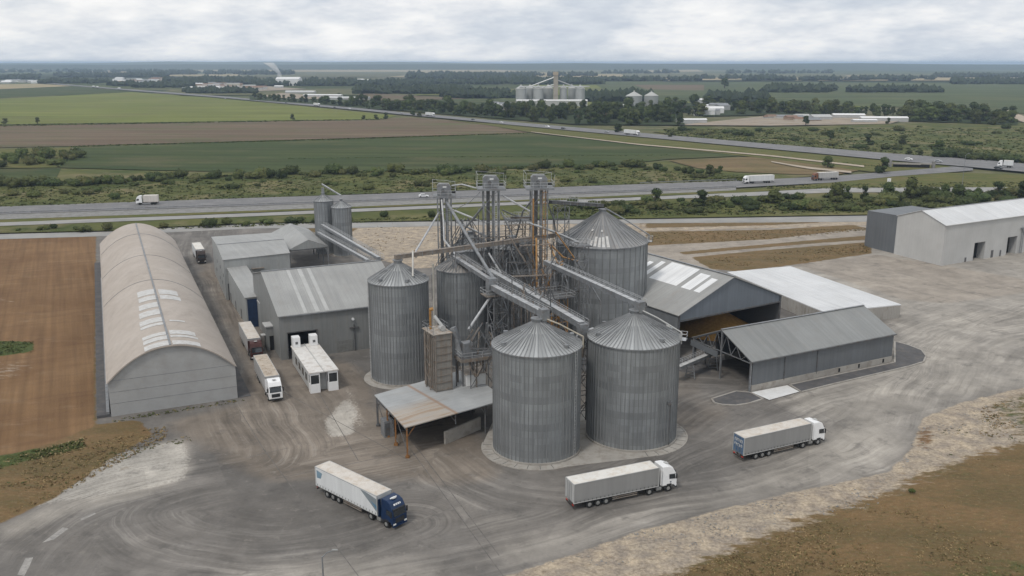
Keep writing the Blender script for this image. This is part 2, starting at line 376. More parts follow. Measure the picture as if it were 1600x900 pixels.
# ------------------------------------------------------------------ roads beyond the site
def lerp(a, b, t): return a + (b - a) * t
def resample(pts, xs_):
    out = []
    for x in xs_:
        for (x0, y0), (x1, y1) in zip(pts, pts[1:]):
            if x0 <= x <= x1: out.append((x, lerp(y0, y1, (x - x0) / (x1 - x0)))); break
    return out
def ribbon(name, up, lo, z, mat, dashes=(), step=20, label=None, parent=None, dashlen=.6, wpx=.014):
    x0 = max(up[0][0], lo[0][0]); x1 = min(up[-1][0], lo[-1][0]); n = int((x1 - x0) / step); xs_ = [x0 + (x1 - x0) * i / n for i in range(n + 1)]
    U_, L_ = resample(up, xs_), resample(lo, xs_)
    if len(U_) != len(L_): n = min(len(U_), len(L_)) - 1
    mb = MB(); A = [G(*p) for p in U_]; B = [G(*p) for p in L_]
    for i in range(n): mb.face([(B[i].x, B[i].y, z), (B[i + 1].x, B[i + 1].y, z), (A[i + 1].x, A[i + 1].y, z), (A[i].x, A[i].y, z)])
    o = mb.build(name, mat); tag(o, label, kind='structure')
    for fr, ds in dashes:
        d = MB()
        for i in range(n):
            if ds:
                segs = [(k / 3., k / 3. + .12) for k in range(3)]
            else: segs = [(0, 1)]
            for a, b in segs:
                q = []
                for t, ff in ((a, fr), (b, fr), (b, fr + wpx), (a, fr + wpx)):
                    p = lerp(lerp(B[i], A[i], ff), lerp(B[i + 1], A[i + 1], ff), t); q.append((p.x, p.y, z + .02))
                d.face(q)
        tag(d.build('lane_marking', M['marking']), kind='structure')
    return A, B
ribbon('motorway', [(-250, 333), (0, 325), (400, 311), (560, 306), (800, 297), (1000, 289.5), (1150, 284), (1300, 277), (1400, 269), (1480, 262.5), (1520, 258)],
       [(-250, 345), (0, 337), (400, 323.5), (560, 318), (800, 309), (1000, 301.5), (1150, 295), (1300, 287), (1400, 277), (1480, 271), (1520, 268)], .62, M['asphalt'], [(.1, 0), (.34, 1), (.66, 1), (.9, 0)])
ribbon('motorway_bank', [(-250, 345.2), (0, 337.2), (400, 323.7), (800, 309.2), (1000, 301.7), (1150, 295.2)], [(-250, 353), (0, 345), (400, 331), (800, 315), (1000, 306), (1150, 299)], .55, M['conc_d'])
ribbon('grass_verge', [(-250, 353.2), (0, 345.2), (400, 331.2), (800, 315.2), (1000, 306.2), (1150, 299), (1300, 287), (1400, 277.2), (1480, 271.2), (1620, 274.6)],
       [(-250, 358), (0, 350), (400, 334), (800, 317), (1000, 309), (1150, 303), (1300, 295), (1400, 295), (1480, 295), (1620, 294)], .56, M['grassv'])
ribbon('service_road', [(-250, 358), (0, 350), (400, 335), (800, 318), (1000, 310), (1200, 301), (1300, 295.5), (1900, 293)], [(-250, 363), (0, 355.5), (400, 340), (800, 322.5), (1000, 314.5), (1200, 307), (1300, 302.5), (1900, 301)], .6, M['asphalt2'])
ribbon('grass_verge', [(-250, 363.2), (0, 355.7), (400, 340.2), (800, 322.7), (1000, 314.7), (1200, 307.2), (1300, 302.7), (1900, 301.2)], [(-250, 374), (0, 366), (180, 362), (270, 356), (400, 350), (560, 348), (850, 344), (1000, 343), (1360, 337), (1900, 322)], .5, M['scrub'])
ribbon('service_road', [(-250, 374), (0, 366), (170, 361.5), (270, 355), (400, 349.5), (560, 348), (850, 343.5), (1000, 342), (1360, 336.5), (1420, 336)], [(-250, 382), (0, 374), (170, 369), (270, 363), (400, 357), (560, 356), (850, 350), (1000, 349), (1360, 346.5), (1420, 347)], .06, M['asphalt2'])
FA, FB = ribbon('motorway', [(-80, 123), (0, 125.7), (60, 128.8), (200, 140), (350, 151.5), (400, 156), (490, 164), (560, 170), (630, 177), (700, 183), (800, 192.3), (900, 201), (1000, 209.5), (1200, 227), (1300, 235), (1400, 243), (1500, 250), (1700, 267), (1900, 290)],
       [(-80, 124), (0, 126.9), (60, 130.2), (200, 142), (350, 154), (400, 158.6), (490, 167), (560, 173.5), (630, 180.6), (700, 187), (800, 197), (900, 206.5), (1000, 216), (1200, 235), (1300, 244.5), (1400, 254), (1500, 262.5), (1700, 281), (1900, 305)], 1.2, M['asphalt'], [(.08, 0), (.28, 1), (.7, 1), (.92, 0)])
ribbon('farm_track', [(830, 207.2), (1000, 227), (1200, 244), (1350, 261)], [(830, 208), (1000, 228.5), (1200, 246), (1350, 263.5)], .95, M['track'])
ribbon('farm_track', [(1205, 254), (1260, 263), (1330, 270)], [(1205, 255.5), (1260, 266), (1330, 273)], .97, M['track'])
ribbon('farm_track', [(1570, 172), (1590, 180), (1640, 195)], [(1570, 178), (1590, 190), (1640, 205)], 1.3, M['track'])
# crash barrier along the near motorway
def polyline3(pxs, z):
    return [G(x, y) + Vector((0, 0, z)) for x, y in pxs]
def barrier(pxs, z, label):
    P = []
    for (a, b) in zip(pxs, pxs[1:]):
        n = max(1, int(abs(b[0] - a[0]) / 25))
        P += [(lerp(a[0], b[0], i / n), lerp(a[1], b[1], i / n)) for i in range(n)]
    P.append(pxs[-1]); P = polyline3(P, z)
    t = thing('crash_barrier', label, 'crash barrier', P[0]); o = P[0]
    rail = MB(); 
    for a, b in zip(P, P[1:]): rail.beam(a - o + Vector((0, 0, .65)), b - o + Vector((0, 0, .65)), .1, .35)
    rail.build('rail', M['steel'], t)
    for i, a in enumerate(P[::2][:95]): MB().box(a.x - o.x - .07, a.y - o.y - .07, 0, a.x - o.x + .07, a.y - o.y + .07, .7).build('post', M['steel'], t)
barrier([(-250, 345), (0, 337), (400, 323.5), (560, 318), (800, 309), (1000, 301.5), (1150, 295)], .62, 'long grey steel crash barrier on the near edge of the motorway')
barrier([(1000, 289.2), (1150, 283.7), (1000, 289.2)][:2], .62, 'short steel crash barrier on the far side of the motorway beyond the big silo')
# underpass below the far motorway
ub = thing('road_bridge', 'low motorway bridge with a dark underpass at the right', 'bridge', G(1425, 262))
o = G(1425, 262); a, b = G(1395, 262) - o, G(1452, 264) - o
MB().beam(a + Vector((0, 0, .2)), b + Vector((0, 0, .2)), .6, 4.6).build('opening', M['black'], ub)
MB().beam(a + Vector((-3, -.2, 2.7)), b + Vector((3, -.2, 2.7)), 1.0, 1.0).build('deck_edge', M['conc'], ub)
MB().beam(a + Vector((-2, -.3, 0)), a + Vector((-2, -.3, 4.4)), 2.5, 1.2).build('abutment', M['conc_d'], ub)
MB().beam(b + Vector((2, -.3, 0)), b + Vector((2, -.3, 4.4)), 2.5, 1.2).build('abutment', M['conc_d'], ub)
# ------------------------------------------------------------------ site ground as one painted grid, split by kind of surface
GX0, GX1, GY0, GY1, GS = -200., 200., 77., 353., .6
NX = int(round((GX1 - GX0) / GS)) + 1; NY = int(round((GY1 - GY0) / GS)) + 1
gx = np.linspace(GX0, GX1, NX); gy = np.linspace(GY0, GY1, NY); XX, YY = np.meshgrid(gx, gy)
def inpoly(pts):
    P = [G(x, y) for x, y in pts]; m = np.zeros(XX.shape, bool); n = len(P)
    for i in range(n):
        x0, y0, x1, y1 = P[i].x, P[i].y, P[i - 1].x, P[i - 1].y
        if y0 == y1: continue
        c = ((YY < y0) != (YY < y1)) & (XX < (x1 - x0) * (YY - y0) / (y1 - y0) + x0); m ^= c
    return m
def blur(a, m):
    k = max(1, int(m / GS)); a = a.astype(float)
    for _ in range(2):
        for ax in (0, 1):
            p = np.pad(a, [(k, k) if i == ax else (0, 0) for i in (0, 1)], mode='edge'); cs = np.cumsum(p, axis=ax)
            cs = np.concatenate([np.zeros_like(np.take(cs, [0], axis=ax)), cs], axis=ax)
            a = (np.take(cs, range(2 * k + 1, cs.shape[ax]), axis=ax) - np.take(cs, range(0, cs.shape[ax] - 2 * k - 1), axis=ax)) / (2 * k + 1)
    return a
cls = np.zeros(XX.shape, int)                       # 0 dry grass, 1 yard, 2 sand, 3 soil, 4 green
wt = {k: np.zeros(XX.shape) for k in ('yard', 'light', 'sand', 'soil', 'green', 'warm', 'dark', 'pale')}
def paint(key, pts, b=1.2, amt=1.0, c=None, clear=()):
    m = inpoly(pts); w = blur(m, b) * amt
    wt[key] = np.maximum(wt[key] * (1 - 0), w)
    for k in clear: wt[k] *= (1 - w)
    if c is not None: cls[m] = c
paint('soil', [(-900, 400), (0, 372), (160, 366), (153, 420), (151, 560), (152, 664), (60, 700), (-100, 745), (-500, 860)], .8, 1, 3)
paint('green', [(-200, 537), (20, 533), (52, 536), (52, 550), (0, 557), (-200, 562)], .7, 1, 4, ('soil',))
paint('green', [(-60, 725), (40, 706), (125, 688), (130, 698), (40, 722), (-60, 748)], .7, .9, 4, ('soil',))
paint('green', [(-60, 414), (50, 412), (72, 418), (68, 432), (-60, 440)], 2.0, .3)
for q_ in ([(-60, 455), (30, 470), (40, 476), (-60, 468)], [(-60, 560), (60, 566), (40, 590), (-60, 600)], [(20, 500), (60, 498), (45, 515)]): paint('sand', q_, 1.5, .38)
YARD = [(-500, 1000), (-200, 880), (0, 818), (90, 775), (180, 712), (240, 680), (215, 655), (150, 664), (150, 366), (300, 340), (1000, 340), (1420, 330), (1900, 330), (1900, 600), (1600, 606), (1500, 630), (1440, 655), (1425, 700), (1390, 738), (1200, 778), (1000, 830), (780, 905), (600, 1000)]
paint('yard', YARD, .8, 1, 1, ('soil', 'green'))
paint('sand', [(540, 352), (700, 350), (900, 350), (1000, 346), (1000, 400), (640, 420), (560, 395)], 1.2, 1, 2, ('yard',))
paint('sand', [(600, 1000), (780, 905), (1000, 832), (1200, 780), (1392, 739), (1428, 700), (1442, 656), (1500, 632), (1600, 606), (1900, 560), (1900, 650), (1600, 690), (1500, 720), (1400, 765), (1250, 815), (1060, 893), (800, 1000)], 2.6, 1, 2)
wt['sand'] = np.maximum(wt['sand'], blur(inpoly([(560, 980), (770, 880), (1000, 810), (1200, 758), (1380, 720), (1410, 690), (1425, 650), (1490, 620), (1600, 595), (1900, 540), (1900, 620), (1600, 660), (1500, 700), (1400, 745), (1250, 795), (1060, 873), (800, 980)]), 1.0))
paint('green', [(1540, 628), (1600, 612), (1700, 590), (1700, 700), (1590, 683), (1550, 655)], 1.5, .5, 0, ('sand',))
paint('sand', [(1500, 525), (1560, 505), (1700, 500), (1700, 580), (1560, 560), (1510, 548)], 2.5, .7, None)
paint('sand', [(1000, 345), (1360, 345), (1360, 352), (1000, 362)], 1.5, .8, 2, ('yard',))
paint('pale', [(560, 350), (760, 356), (870, 372), (700, 384), (600, 372)], 1.5, .6)
paint('dark', [(620, 378), (700, 372), (720, 380), (660, 388)], 1.5, .7)
paint('green', [(1300, 905), (1420, 868), (1600, 842), (1800, 820), (1800, 1000), (1300, 1000)], 3, .42)
paint('soil', [(1432, 668), (1462, 668), (1455, 705), (1428, 702)], .8, .9); wt['sand'] *= 1 - .6 * blur(inpoly([(1432, 668), (1462, 668), (1455, 705), (1428, 702)]), .8)
paint('dark', [(1150, 470), (1420, 500), (1600, 470), (1600, 490), (1450, 512), (1400, 530), (1200, 500)], 1.5, .45)
paint('light', [(1000, 345), (1365, 340), (1365, 380), (1100, 425), (1000, 410)], 1.5, .95)
paint('warm', [(1000, 345), (1365, 340), (1365, 380), (1100, 425), (1000, 410)], 1.5, .9)
for pts in ([(1060, 394), (1180, 383), (1260, 376), (1355, 368), (1358, 374), (1250, 382), (1180, 388), (1070, 398)], [(1010, 349), (1200, 348), (1300, 347), (1200, 352), (1010, 356)], [(-50, 345), (150, 352), (160, 363), (-50, 372)], [(480, 357), (560, 357), (545, 364), (490, 363)], [(1010, 362), (1200, 359), (1330, 352), (1355, 356), (1200, 374), (1010, 384)], [(1080, 402), (1180, 392), (1360, 378), (1362, 396), (1240, 414), (1150, 424), (1110, 420)]):
    wt['yard'] *= (1 - blur(inpoly(pts), 1.)); wt['sand'] *= (1 - blur(inpoly(pts), 1.)); cls[inpoly(pts)] = 0
for pts in ([(1000, 372), (1200, 364), (1360, 358), (1360, 363), (1200, 371), (1000, 383)],):
    pass
paint('light', [(1180, 340), (1900, 330), (1900, 600), (1600, 606), (1440, 655), (1425, 700), (1390, 738), (1200, 778), (1000, 830), (780, 905), (760, 860), (1000, 790), (1130, 760), (1290, 665), (1180, 610), (1400, 560), (1380, 480), (1130, 420)], 3.5, .8)
paint('light', [(1240, 412), (1370, 398), (1600, 436), (1640, 452), (1480, 474), (1410, 468)], .7, 1)
paint('warm', [(1240, 412), (1370, 398), (1600, 436), (1640, 452), (1480, 474), (1410, 468)], .7, .8)
paint('warm', [(280, 360), (350, 420), (440, 560), (560, 560), (640, 700), (390, 720), (300, 640), (374, 640), (370, 560)], 3, .75)
paint('warm', [(640, 700), (780, 740), (900, 745), (1100, 690), (1180, 640), (1060, 560), (560, 600)], 4, .5)
paint('light', [(0, 820), (70, 790), (250, 690), (296, 684), (300, 740), (240, 770), (120, 800), (0, 850)], 1.2, .8)
paint('pale', [(90, 750), (180, 708), (262, 688), (290, 688), (300, 712), (294, 748), (230, 765), (100, 785), (20, 800)], .7, .62)
for q_ in ([(150, 735), (215, 722), (225, 730), (165, 748)], [(175, 752), (210, 745), (205, 755)], [(120, 760), (160, 752), (150, 764)]): w_ = blur(inpoly(q_), 1.2); wt['yard'] *= (1 - .45 * w_)
paint('pale', [(505, 660), (540, 620), (560, 640), (552, 680), (512, 684)], .8, .8)
paint('pale', [(540, 618), (528, 600), (552, 612), (575, 665), (560, 675)], .8, .55)
paint('light', [(340, 880), (520, 868), (640, 872), (760, 900), (760, 960), (300, 960)], 3, .7)
paint('light', [(690, 740), (770, 800), (900, 800), (760, 870), (740, 830)], 2, .35)
paint('soil', [(190, 656), (372, 632), (330, 660), (215, 690)], 2.0, .55)
paint('warm', [(230, 665), (372, 625), (760, 640), (800, 760), (400, 760), (300, 700)], 3, .7)
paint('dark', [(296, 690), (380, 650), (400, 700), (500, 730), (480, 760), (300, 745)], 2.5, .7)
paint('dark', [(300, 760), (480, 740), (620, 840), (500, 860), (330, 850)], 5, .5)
paint('dark', [(590, 690), (770, 640), (775, 690), (700, 730), (630, 720)], 2, .9)  # ground under the canopy darkened, its shade put into the colour
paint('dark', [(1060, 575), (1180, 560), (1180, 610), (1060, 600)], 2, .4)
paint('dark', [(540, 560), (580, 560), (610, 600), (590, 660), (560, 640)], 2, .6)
paint('light', [(690, 700), (650, 690), (762, 860), (785, 905), (800, 900), (735, 790)], .6, .35)
# flow coordinates along the wheel tracks
def path(px): return [G(x, y).xy for x, y in px]
PATHS = [path([(2000, 500), (1600, 500), (1490, 520), (1425, 590), (1390, 670), (1250, 740), (1000, 790), (800, 850), (560, 900), (200, 960)]),
         path([(640, 820), (560, 850), (420, 870), (270, 850), (200, 810), (250, 775), (400, 745), (560, 720), (700, 690)]),
         path([(-400, 1100), (0, 950), (60, 850), (150, 795), (300, 757), (480, 730), (420, 640), (380, 550), (310, 400), (330, 355)]),
         path([(700, 690), (760, 745), (860, 775), (1000, 740), (1120, 680), (1200, 630), (1350, 590), (1440, 570), (1500, 520), (1650, 470), (1900, 430)]),
         path([(1000, 575), (1150, 580), (1000, 660)])[:2]]
best = np.full(XX.shape, 1e9); fu = np.zeros(XX.shape); fv = np.zeros(XX.shape)
for k, P in enumerate(PATHS):
    # smooth the path
    for _ in range(3):
        Q = [P[0]]
        for a, b in zip(P, P[1:]): Q += [a.lerp(b, .25), a.lerp(b, .75)]
        P = Q + [P[-1]]
    arc = 0
    for a, b in zip(P, P[1:]):
        dx, dy = b.x - a.x, b.y - a.y; l2 = dx * dx + dy * dy
        if l2 < 1e-6: continue
        t = np.clip(((XX - a.x) * dx + (YY - a.y) * dy) / l2, 0, 1); ex, ey = XX - a.x - t * dx, YY - a.y - t * dy
        d = np.hypot(ex, ey); s_ = np.sign(dx * ey - dy * ex); l = math.sqrt(l2)
        m = d < best; best[m] = d[m]; fu[m] = (arc + t * l + k * 300)[m]; fv[m] = (s_ * d + k * 60)[m]
        arc += l
NT_ = NT('site_ground')
t = NT_
A1, A2, A3 = t.attr('wa'), t.attr('wb'), t.attr('flow')
s1, s2 = t.sepxyz(A1.outputs['Vector']), t.sepxyz(A2.outputs['Vector'])
a4 = t.attr('wc'); s4 = t.sepxyz(a4.outputs['Vector'])
fl_ = t.sepxyz(A3.outputs['Vector'])
big = t.noise(.06, 6, .6); med = t.noise(.35, 8, .65); fine = t.noise(2.2, 8, .7); grit = t.noise(9, 4, .7)
def edgef(w, amt=.5, src=None):
    return t.ramp(t.math('ADD', w, t.math('MULTIPLY', t.math('SUBTRACT', src or med, .5), amt * 2)), .38, .62)
wig = t.noise(.05, 3, .5)
uu = t.math('MULTIPLY', fl_[0], .022)
st1 = t.noise(1, 6, .62, t.comb(uu, t.math('ADD', t.math('MULTIPLY', fl_[1], .55), t.math('MULTIPLY', wig, 3)), 0.0))
st2 = t.noise(1, 5, .65, t.comb(t.math('MULTIPLY', fl_[0], .05), t.math('ADD', t.math('MULTIPLY', fl_[1], 1.8), t.math('MULTIPLY', wig, 6)), 4.0))
yard = t.mix(t.ramp(big, .35, .65), (.140, .133, .127), (.185, .173, .162))
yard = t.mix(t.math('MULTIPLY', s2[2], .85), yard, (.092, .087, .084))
yard = t.mix(t.math('MULTIPLY', edgef(s2[1], .35, big), .6), yard, (.215, .178, .143))
lightc = t.mix(t.ramp(big, .35, .65), (.27, .254, .234), (.345, .322, .292))
lightc = t.mix(t.math('MULTIPLY', s2[1], .7), lightc, (.30, .26, .22))
yard = t.mix(t.math('MULTIPLY', t.ramp(t.math('ADD', s1[1], t.math('MULTIPLY', t.math('SUBTRACT', st1, .5), .45)), .2, .8), .95), yard, lightc)
yard = t.mix(t.math('MULTIPLY', edgef(s4[0], .6, fine), .75), yard, (.42, .40, .37))
patchy = t.math('MULTIPLY', t.math('ADD', t.math('MULTIPLY', fl_[2], .85), .12), t.ramp(t.noise(.045, 4, .6, t.map((1, 1, 1), None, (31, 7, 0))), .36, .62))
f = t.math('MULTIPLY', t.math('ADD', 1.0, t.math('MULTIPLY', t.math('SUBTRACT', t.ramp(st1, .34, .66, .68, 1.34), 1.0), patchy)), t.math('ADD', 1.0, t.math('MULTIPLY', t.math('SUBTRACT', t.ramp(st2, .34, .66, .82, 1.2), 1.0), patchy)))
vor = t.n.new('ShaderNodeTexVoronoi'); vor.feature = 'F1'; vor.distance = 'CHEBYCHEV'; vor.inputs['Scale'].default_value = .055; t.l.new(t.map((1, 1, 1), None, (3, 5, 0), (0, 0, R(-26))), vor.inputs['Vector'])
cell = t.sepxyz(vor.outputs['Color'])[0]; f = t.math('MULTIPLY', f, t.ramp(cell, 0, 1, .90, 1.08))
f = t.math('MULTIPLY', f, t.ramp(t.noise(.13, 7, .62), .32, .68, .80, 1.2))
f = t.math('MULTIPLY', f, t.ramp(fine, .3, .7, .93, 1.07)); f = t.math('MULTIPLY', f, t.ramp(med, .3, .7, .88, 1.10))
yard = t.mix(1.0, t.scalec(yard, f), (1.02, 1.0, .965, 1), 'MULTIPLY')
ln = t.math('MULTIPLY', t.ramp(t.math('ABSOLUTE', t.math('SUBTRACT', st1, .47)), 0, .014, .5, 0), patchy); yard = t.mix(ln, yard, (.075, .07, .068))
ln2 = t.math('MULTIPLY', t.ramp(t.math('ABSOLUTE', t.math('SUBTRACT', st1, .58)), 0, .02, .5, 0), patchy); yard = t.mix(ln2, yard, (.34, .32, .29))
stain = t.math('MULTIPLY', t.ramp(t.noise(.22, 9, .7), .56, .68), .5); yard = t.mix(stain, yard, (.07, .066, .064)); dust = t.math('MULTIPLY', t.ramp(t.noise(.5, 9, .72, t.map((1, 1, 1), None, (9, 2, 0))), .58, .72), .4); yard = t.mix(dust, yard, (.36, .33, .29)); spots = t.ramp(t.noise(1.6, 5, .6), .68, .74, 0, .55); yard = t.mix(spots, yard, (.05, .047, .045))
sandc = t.mix(t.ramp(med, .35, .62), (.50, .41, .30), (.29, .245, .20)); sandc = t.mix(t.ramp(t.noise(.9, 8, .72, t.map((1, 1.8, 1), None, (0, 0, 0), (0, 0, R(-35)))), .54, .70), sandc, (.23, .175, .12))
sandc = t.mix(t.math('MULTIPLY', t.ramp(t.noise(.16, 9, .72, t.map((1, 1, 1), None, (5, 5, 0))), .48, .62), .4), sandc, (.24, .215, .185)); sandc = t.scalec(sandc, t.ramp(fine, .35, .65, .68, 1.26))
ox = t.sepxyz(t.map((1, 1, 1), None, (0, 0, 0), (0, 0, R(-26))))
soilrow = t.noise(1, 5, .6, t.comb(t.math('MULTIPLY', ox[0], .9), t.math('MULTIPLY', ox[1], .02), 0.0))
soilx = t.noise(1, 6, .65, t.comb(t.math('MULTIPLY', ox[0], .04), t.math('MULTIPLY', ox[1], .5), 2.0))
soil = t.mix(t.ramp(big, .35, .65), (.158, .088, .040), (.215, .128, .062)); soil = t.mix(t.math('MULTIPLY', t.ramp(soilx, .5, .72), .7), soil, (.125, .066, .034))
soil = t.mix(t.math('MULTIPLY', t.ramp(t.noise(.09, 8, .7, t.map((1, 3, 1))), .56, .72), .6), soil, (.25, .17, .10))
soil = t.scalec(soil, t.math('MULTIPLY', t.ramp(soilrow, .35, .65, .84, 1.15), t.ramp(grit, .3, .7, .85, 1.15)))
gvec = t.map((1, 3, 1), None, (0, 0, 0), (0, 0, R(-28)))
dry = t.mix(t.ramp(t.noise(.05, 8, .6, gvec), .38, .6), (.190, .120, .056), (.135, .095, .042)); dry = t.mix(t.ramp(t.noise(.5, 8, .7, gvec), .50, .72), dry, (.085, .080, .032))
dry = t.mix(t.math('MULTIPLY', t.ramp(fine, .55, .7), .6), dry, (.29, .22, .125)); dry = t.scalec(dry, t.math('MULTIPLY', t.ramp(grit, .3, .7, .72, 1.28), t.ramp(t.noise(1.0, 7, .7, gvec), .35, .65, .8, 1.2)))
green = t.mix(t.ramp(fine, .4, .6), (.045, .065, .018), (.085, .105, .03))
col = t.mix(edgef(s1[2], .5), dry, soil)
col = t.mix(edgef(s4[1], .5), col, green)
col = t.mix(edgef(s2[0], .95, t.noise(.28, 9, .72, gvec)), col, sandc)
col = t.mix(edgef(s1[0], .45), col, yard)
t.bump(t.math('ADD', t.math('MULTIPLY', fine, t.ramp(s1[0], 0, 1, 1.0, .12)), t.math('MULTIPLY', grit, t.ramp(s1[0], 0, 1, .4, .05))), .35, .55)
M['site'] = t.out(col, .92, 0, .25)
rs = np.random.RandomState(4); RELIEF = sum(a * (lambda q: (q - q.mean()) / q.std())(blur(rs.rand(*XX.shape), b)) for a, b in ((.045, .8), (.07, 1.8), (.08, 4.5)))
RELIEF = np.clip(RELIEF + .12, 0, .7) * np.clip(1 - 1.5 * blur(wt['yard'] > .3, 1.4), 0, 1) * np.where(cls == 3, .25, 1.0) * np.where(np.hypot(XX - 0, YY - 0) < 800, 1, 0)
RELIEF[YY > 285] = 0; RELIEF[YY < 79] = 0
def subgrid(mask, name):
    idx = -np.ones(XX.shape, int); vm = np.zeros(XX.shape, bool)
    vm[:-1, :-1] |= mask; vm[1:, :-1] |= mask; vm[:-1, 1:] |= mask; vm[1:, 1:] |= mask
    idx[vm] = np.arange(vm.sum())
    # gentle unevenness off the yard
    vs = np.stack([XX[vm], YY[vm], RELIEF[vm]], 1)
    jj, ii = np.nonzero(mask); fs = np.stack([idx[jj, ii], idx[jj, ii + 1], idx[jj + 1, ii + 1], idx[jj + 1, ii]], 1)
    me = bpy.data.meshes.new(name); me.vertices.add(len(vs)); me.vertices.foreach_set('co', vs.ravel())
    me.loops.add(fs.size); me.loops.foreach_set('vertex_index', fs.ravel().astype(np.int32))
    me.polygons.add(len(fs)); me.polygons.foreach_set('loop_start', (np.arange(len(fs)) * 4).astype(np.int32)); me.update(calc_edges=True)
    for an, ks in (('wa', ('yard', 'light', 'soil')), ('wb', ('sand', 'warm', 'dark')), ('wc', ('pale', 'green', None))):
        at = me.attributes.new(an, 'FLOAT_VECTOR', 'POINT')
        d = np.stack([wt[k][vm] if k else np.zeros(vm.sum()) for k in ks], 1); at.data.foreach_set('vector', d.ravel())
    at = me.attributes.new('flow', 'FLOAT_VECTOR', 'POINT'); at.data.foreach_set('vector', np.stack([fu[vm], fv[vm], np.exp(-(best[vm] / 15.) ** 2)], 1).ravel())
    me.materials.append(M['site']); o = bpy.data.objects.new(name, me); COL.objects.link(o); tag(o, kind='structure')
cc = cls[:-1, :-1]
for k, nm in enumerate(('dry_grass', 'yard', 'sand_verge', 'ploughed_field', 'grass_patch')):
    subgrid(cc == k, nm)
# kerbed islands
def island(pts, lab):
    P = [G(x, y) for x, y in pts]; o = sum(P, Vector()) / len(P)
    P = [p - o for p in P]
    area = sum(P[i].x * P[(i + 1) % len(P)].y - P[(i + 1) % len(P)].x * P[i].y for i in range(len(P)))
    if area < 0: P.reverse()
    top = MB().hexa([(p.x, p.y) for p in P], 0, .13).build('kerbed_island', M['dasphalt']); top.location = o
    tag(top, lab, kind='structure')
    k = MB()
    for a, b in zip(P, P[1:] + P[:1]): k.beam((a.x, a.y, .09), (b.x, b.y, .09), .35, .19)
    k.build('kerb', M['conc'], top)
island([(1112, 624), (1150, 612), (1172, 614), (1192, 624), (1170, 631), (1150, 634), (1128, 633), (1116, 630)], 'dark asphalt island with pale kerb before the open shed end')
island([(1234, 602), (1398, 567), (1398, 534), (1420, 540), (1440, 548), (1447, 557), (1443, 566), (1420, 573), (1300, 601), (1252, 613)], 'rounded dark asphalt strip with pale kerb around the dark shed')
sheet('concrete_ramp', [(1174, 614), (1230, 603), (1249, 613), (1202, 626)], .15, M['white'])
sheet('paved_strip', [(1000, 575), (1060, 580), (1110, 586), (1112, 570), (1060, 556)], .012, M['dasphalt'])
# paving joints
jo = MB()
for a, b in [((374, 640), (412, 702)), ((412, 702), (560, 900)), ((545, 560), (780, 868)), ((500, 616), (560, 720)), ((420, 600), (640, 720)), ((640, 700), (790, 905)), ((430, 748), (640, 706)), ((385, 715), (450, 700)), ((1140, 425), (1400, 520)), ((1210, 634), (1300, 676)), ((1300, 440), (1290, 480)), ((1240, 412), (1540, 480)), ((1400, 405), (1600, 452)), ((1330, 405), (1560, 470))]:
    A, B = G(*a), G(*b); jo.beam((A.x, A.y, -.03), (B.x, B.y, -.03), .12, .07)
tag(jo.build('paving_joint', plain('worn_joint', (.12, .112, .105), .9, .2, .5, 0, .2, (.22, .2, .18), .7)), kind='structure')
# worn kerb pieces / painted arc lower left
for q in ([(27, 898), (40, 872), (52, 871), (46, 885), (38, 900)], [(66, 848), (98, 824), (107, 826), (84, 843)], [(125, 811), (148, 801), (150, 803), (128, 813)]):
    sheet('lane_marking', q, .012, M['marking'])
# ------------------------------------------------------------------ arched warehouse
def V2(p): return Vector((p[0], p[1]))
P_arch = plain('smooth_gable_cladding', (.36, .36, .355), .6, .07, .25, 0, .3, (.27, .255, .235), .35)
P_white = panel('white_arch_gable', (.35, .352, .35), 0, 1.0, .015, (.25, .23, .20), .25, .6, 0, .5, 2, 30, None, .4)
memb = NT('beige_membrane'); t = memb
o_ = t.sepxyz(t.tc.outputs['Object'])
mc = t.mix(t.ramp(t.noise(.12, 6, .6), .35, .65), (.385, .335, .29), (.435, .385, .34))
mc = t.mix(t.math('MULTIPLY', t.ramp(t.noise(1, 8, .65, t.map((.5, .12, .3), None, (0, 0, 0), (0, 0, R(-26)))), .5, .7), .5), mc, (.30, .26, .225))
mc = t.scalec(mc, t.ramp(t.noise(.9, 6, .6), .3, .7, .95, 1.05))
M['membrane'] = t.out(mc, .7, 0, .3)
M['skylight'] = plain('milky_skylight_and_highlight', (.52, .515, .50), .5, .12, .8, 0, .4, (.41, .37, .33), .8)
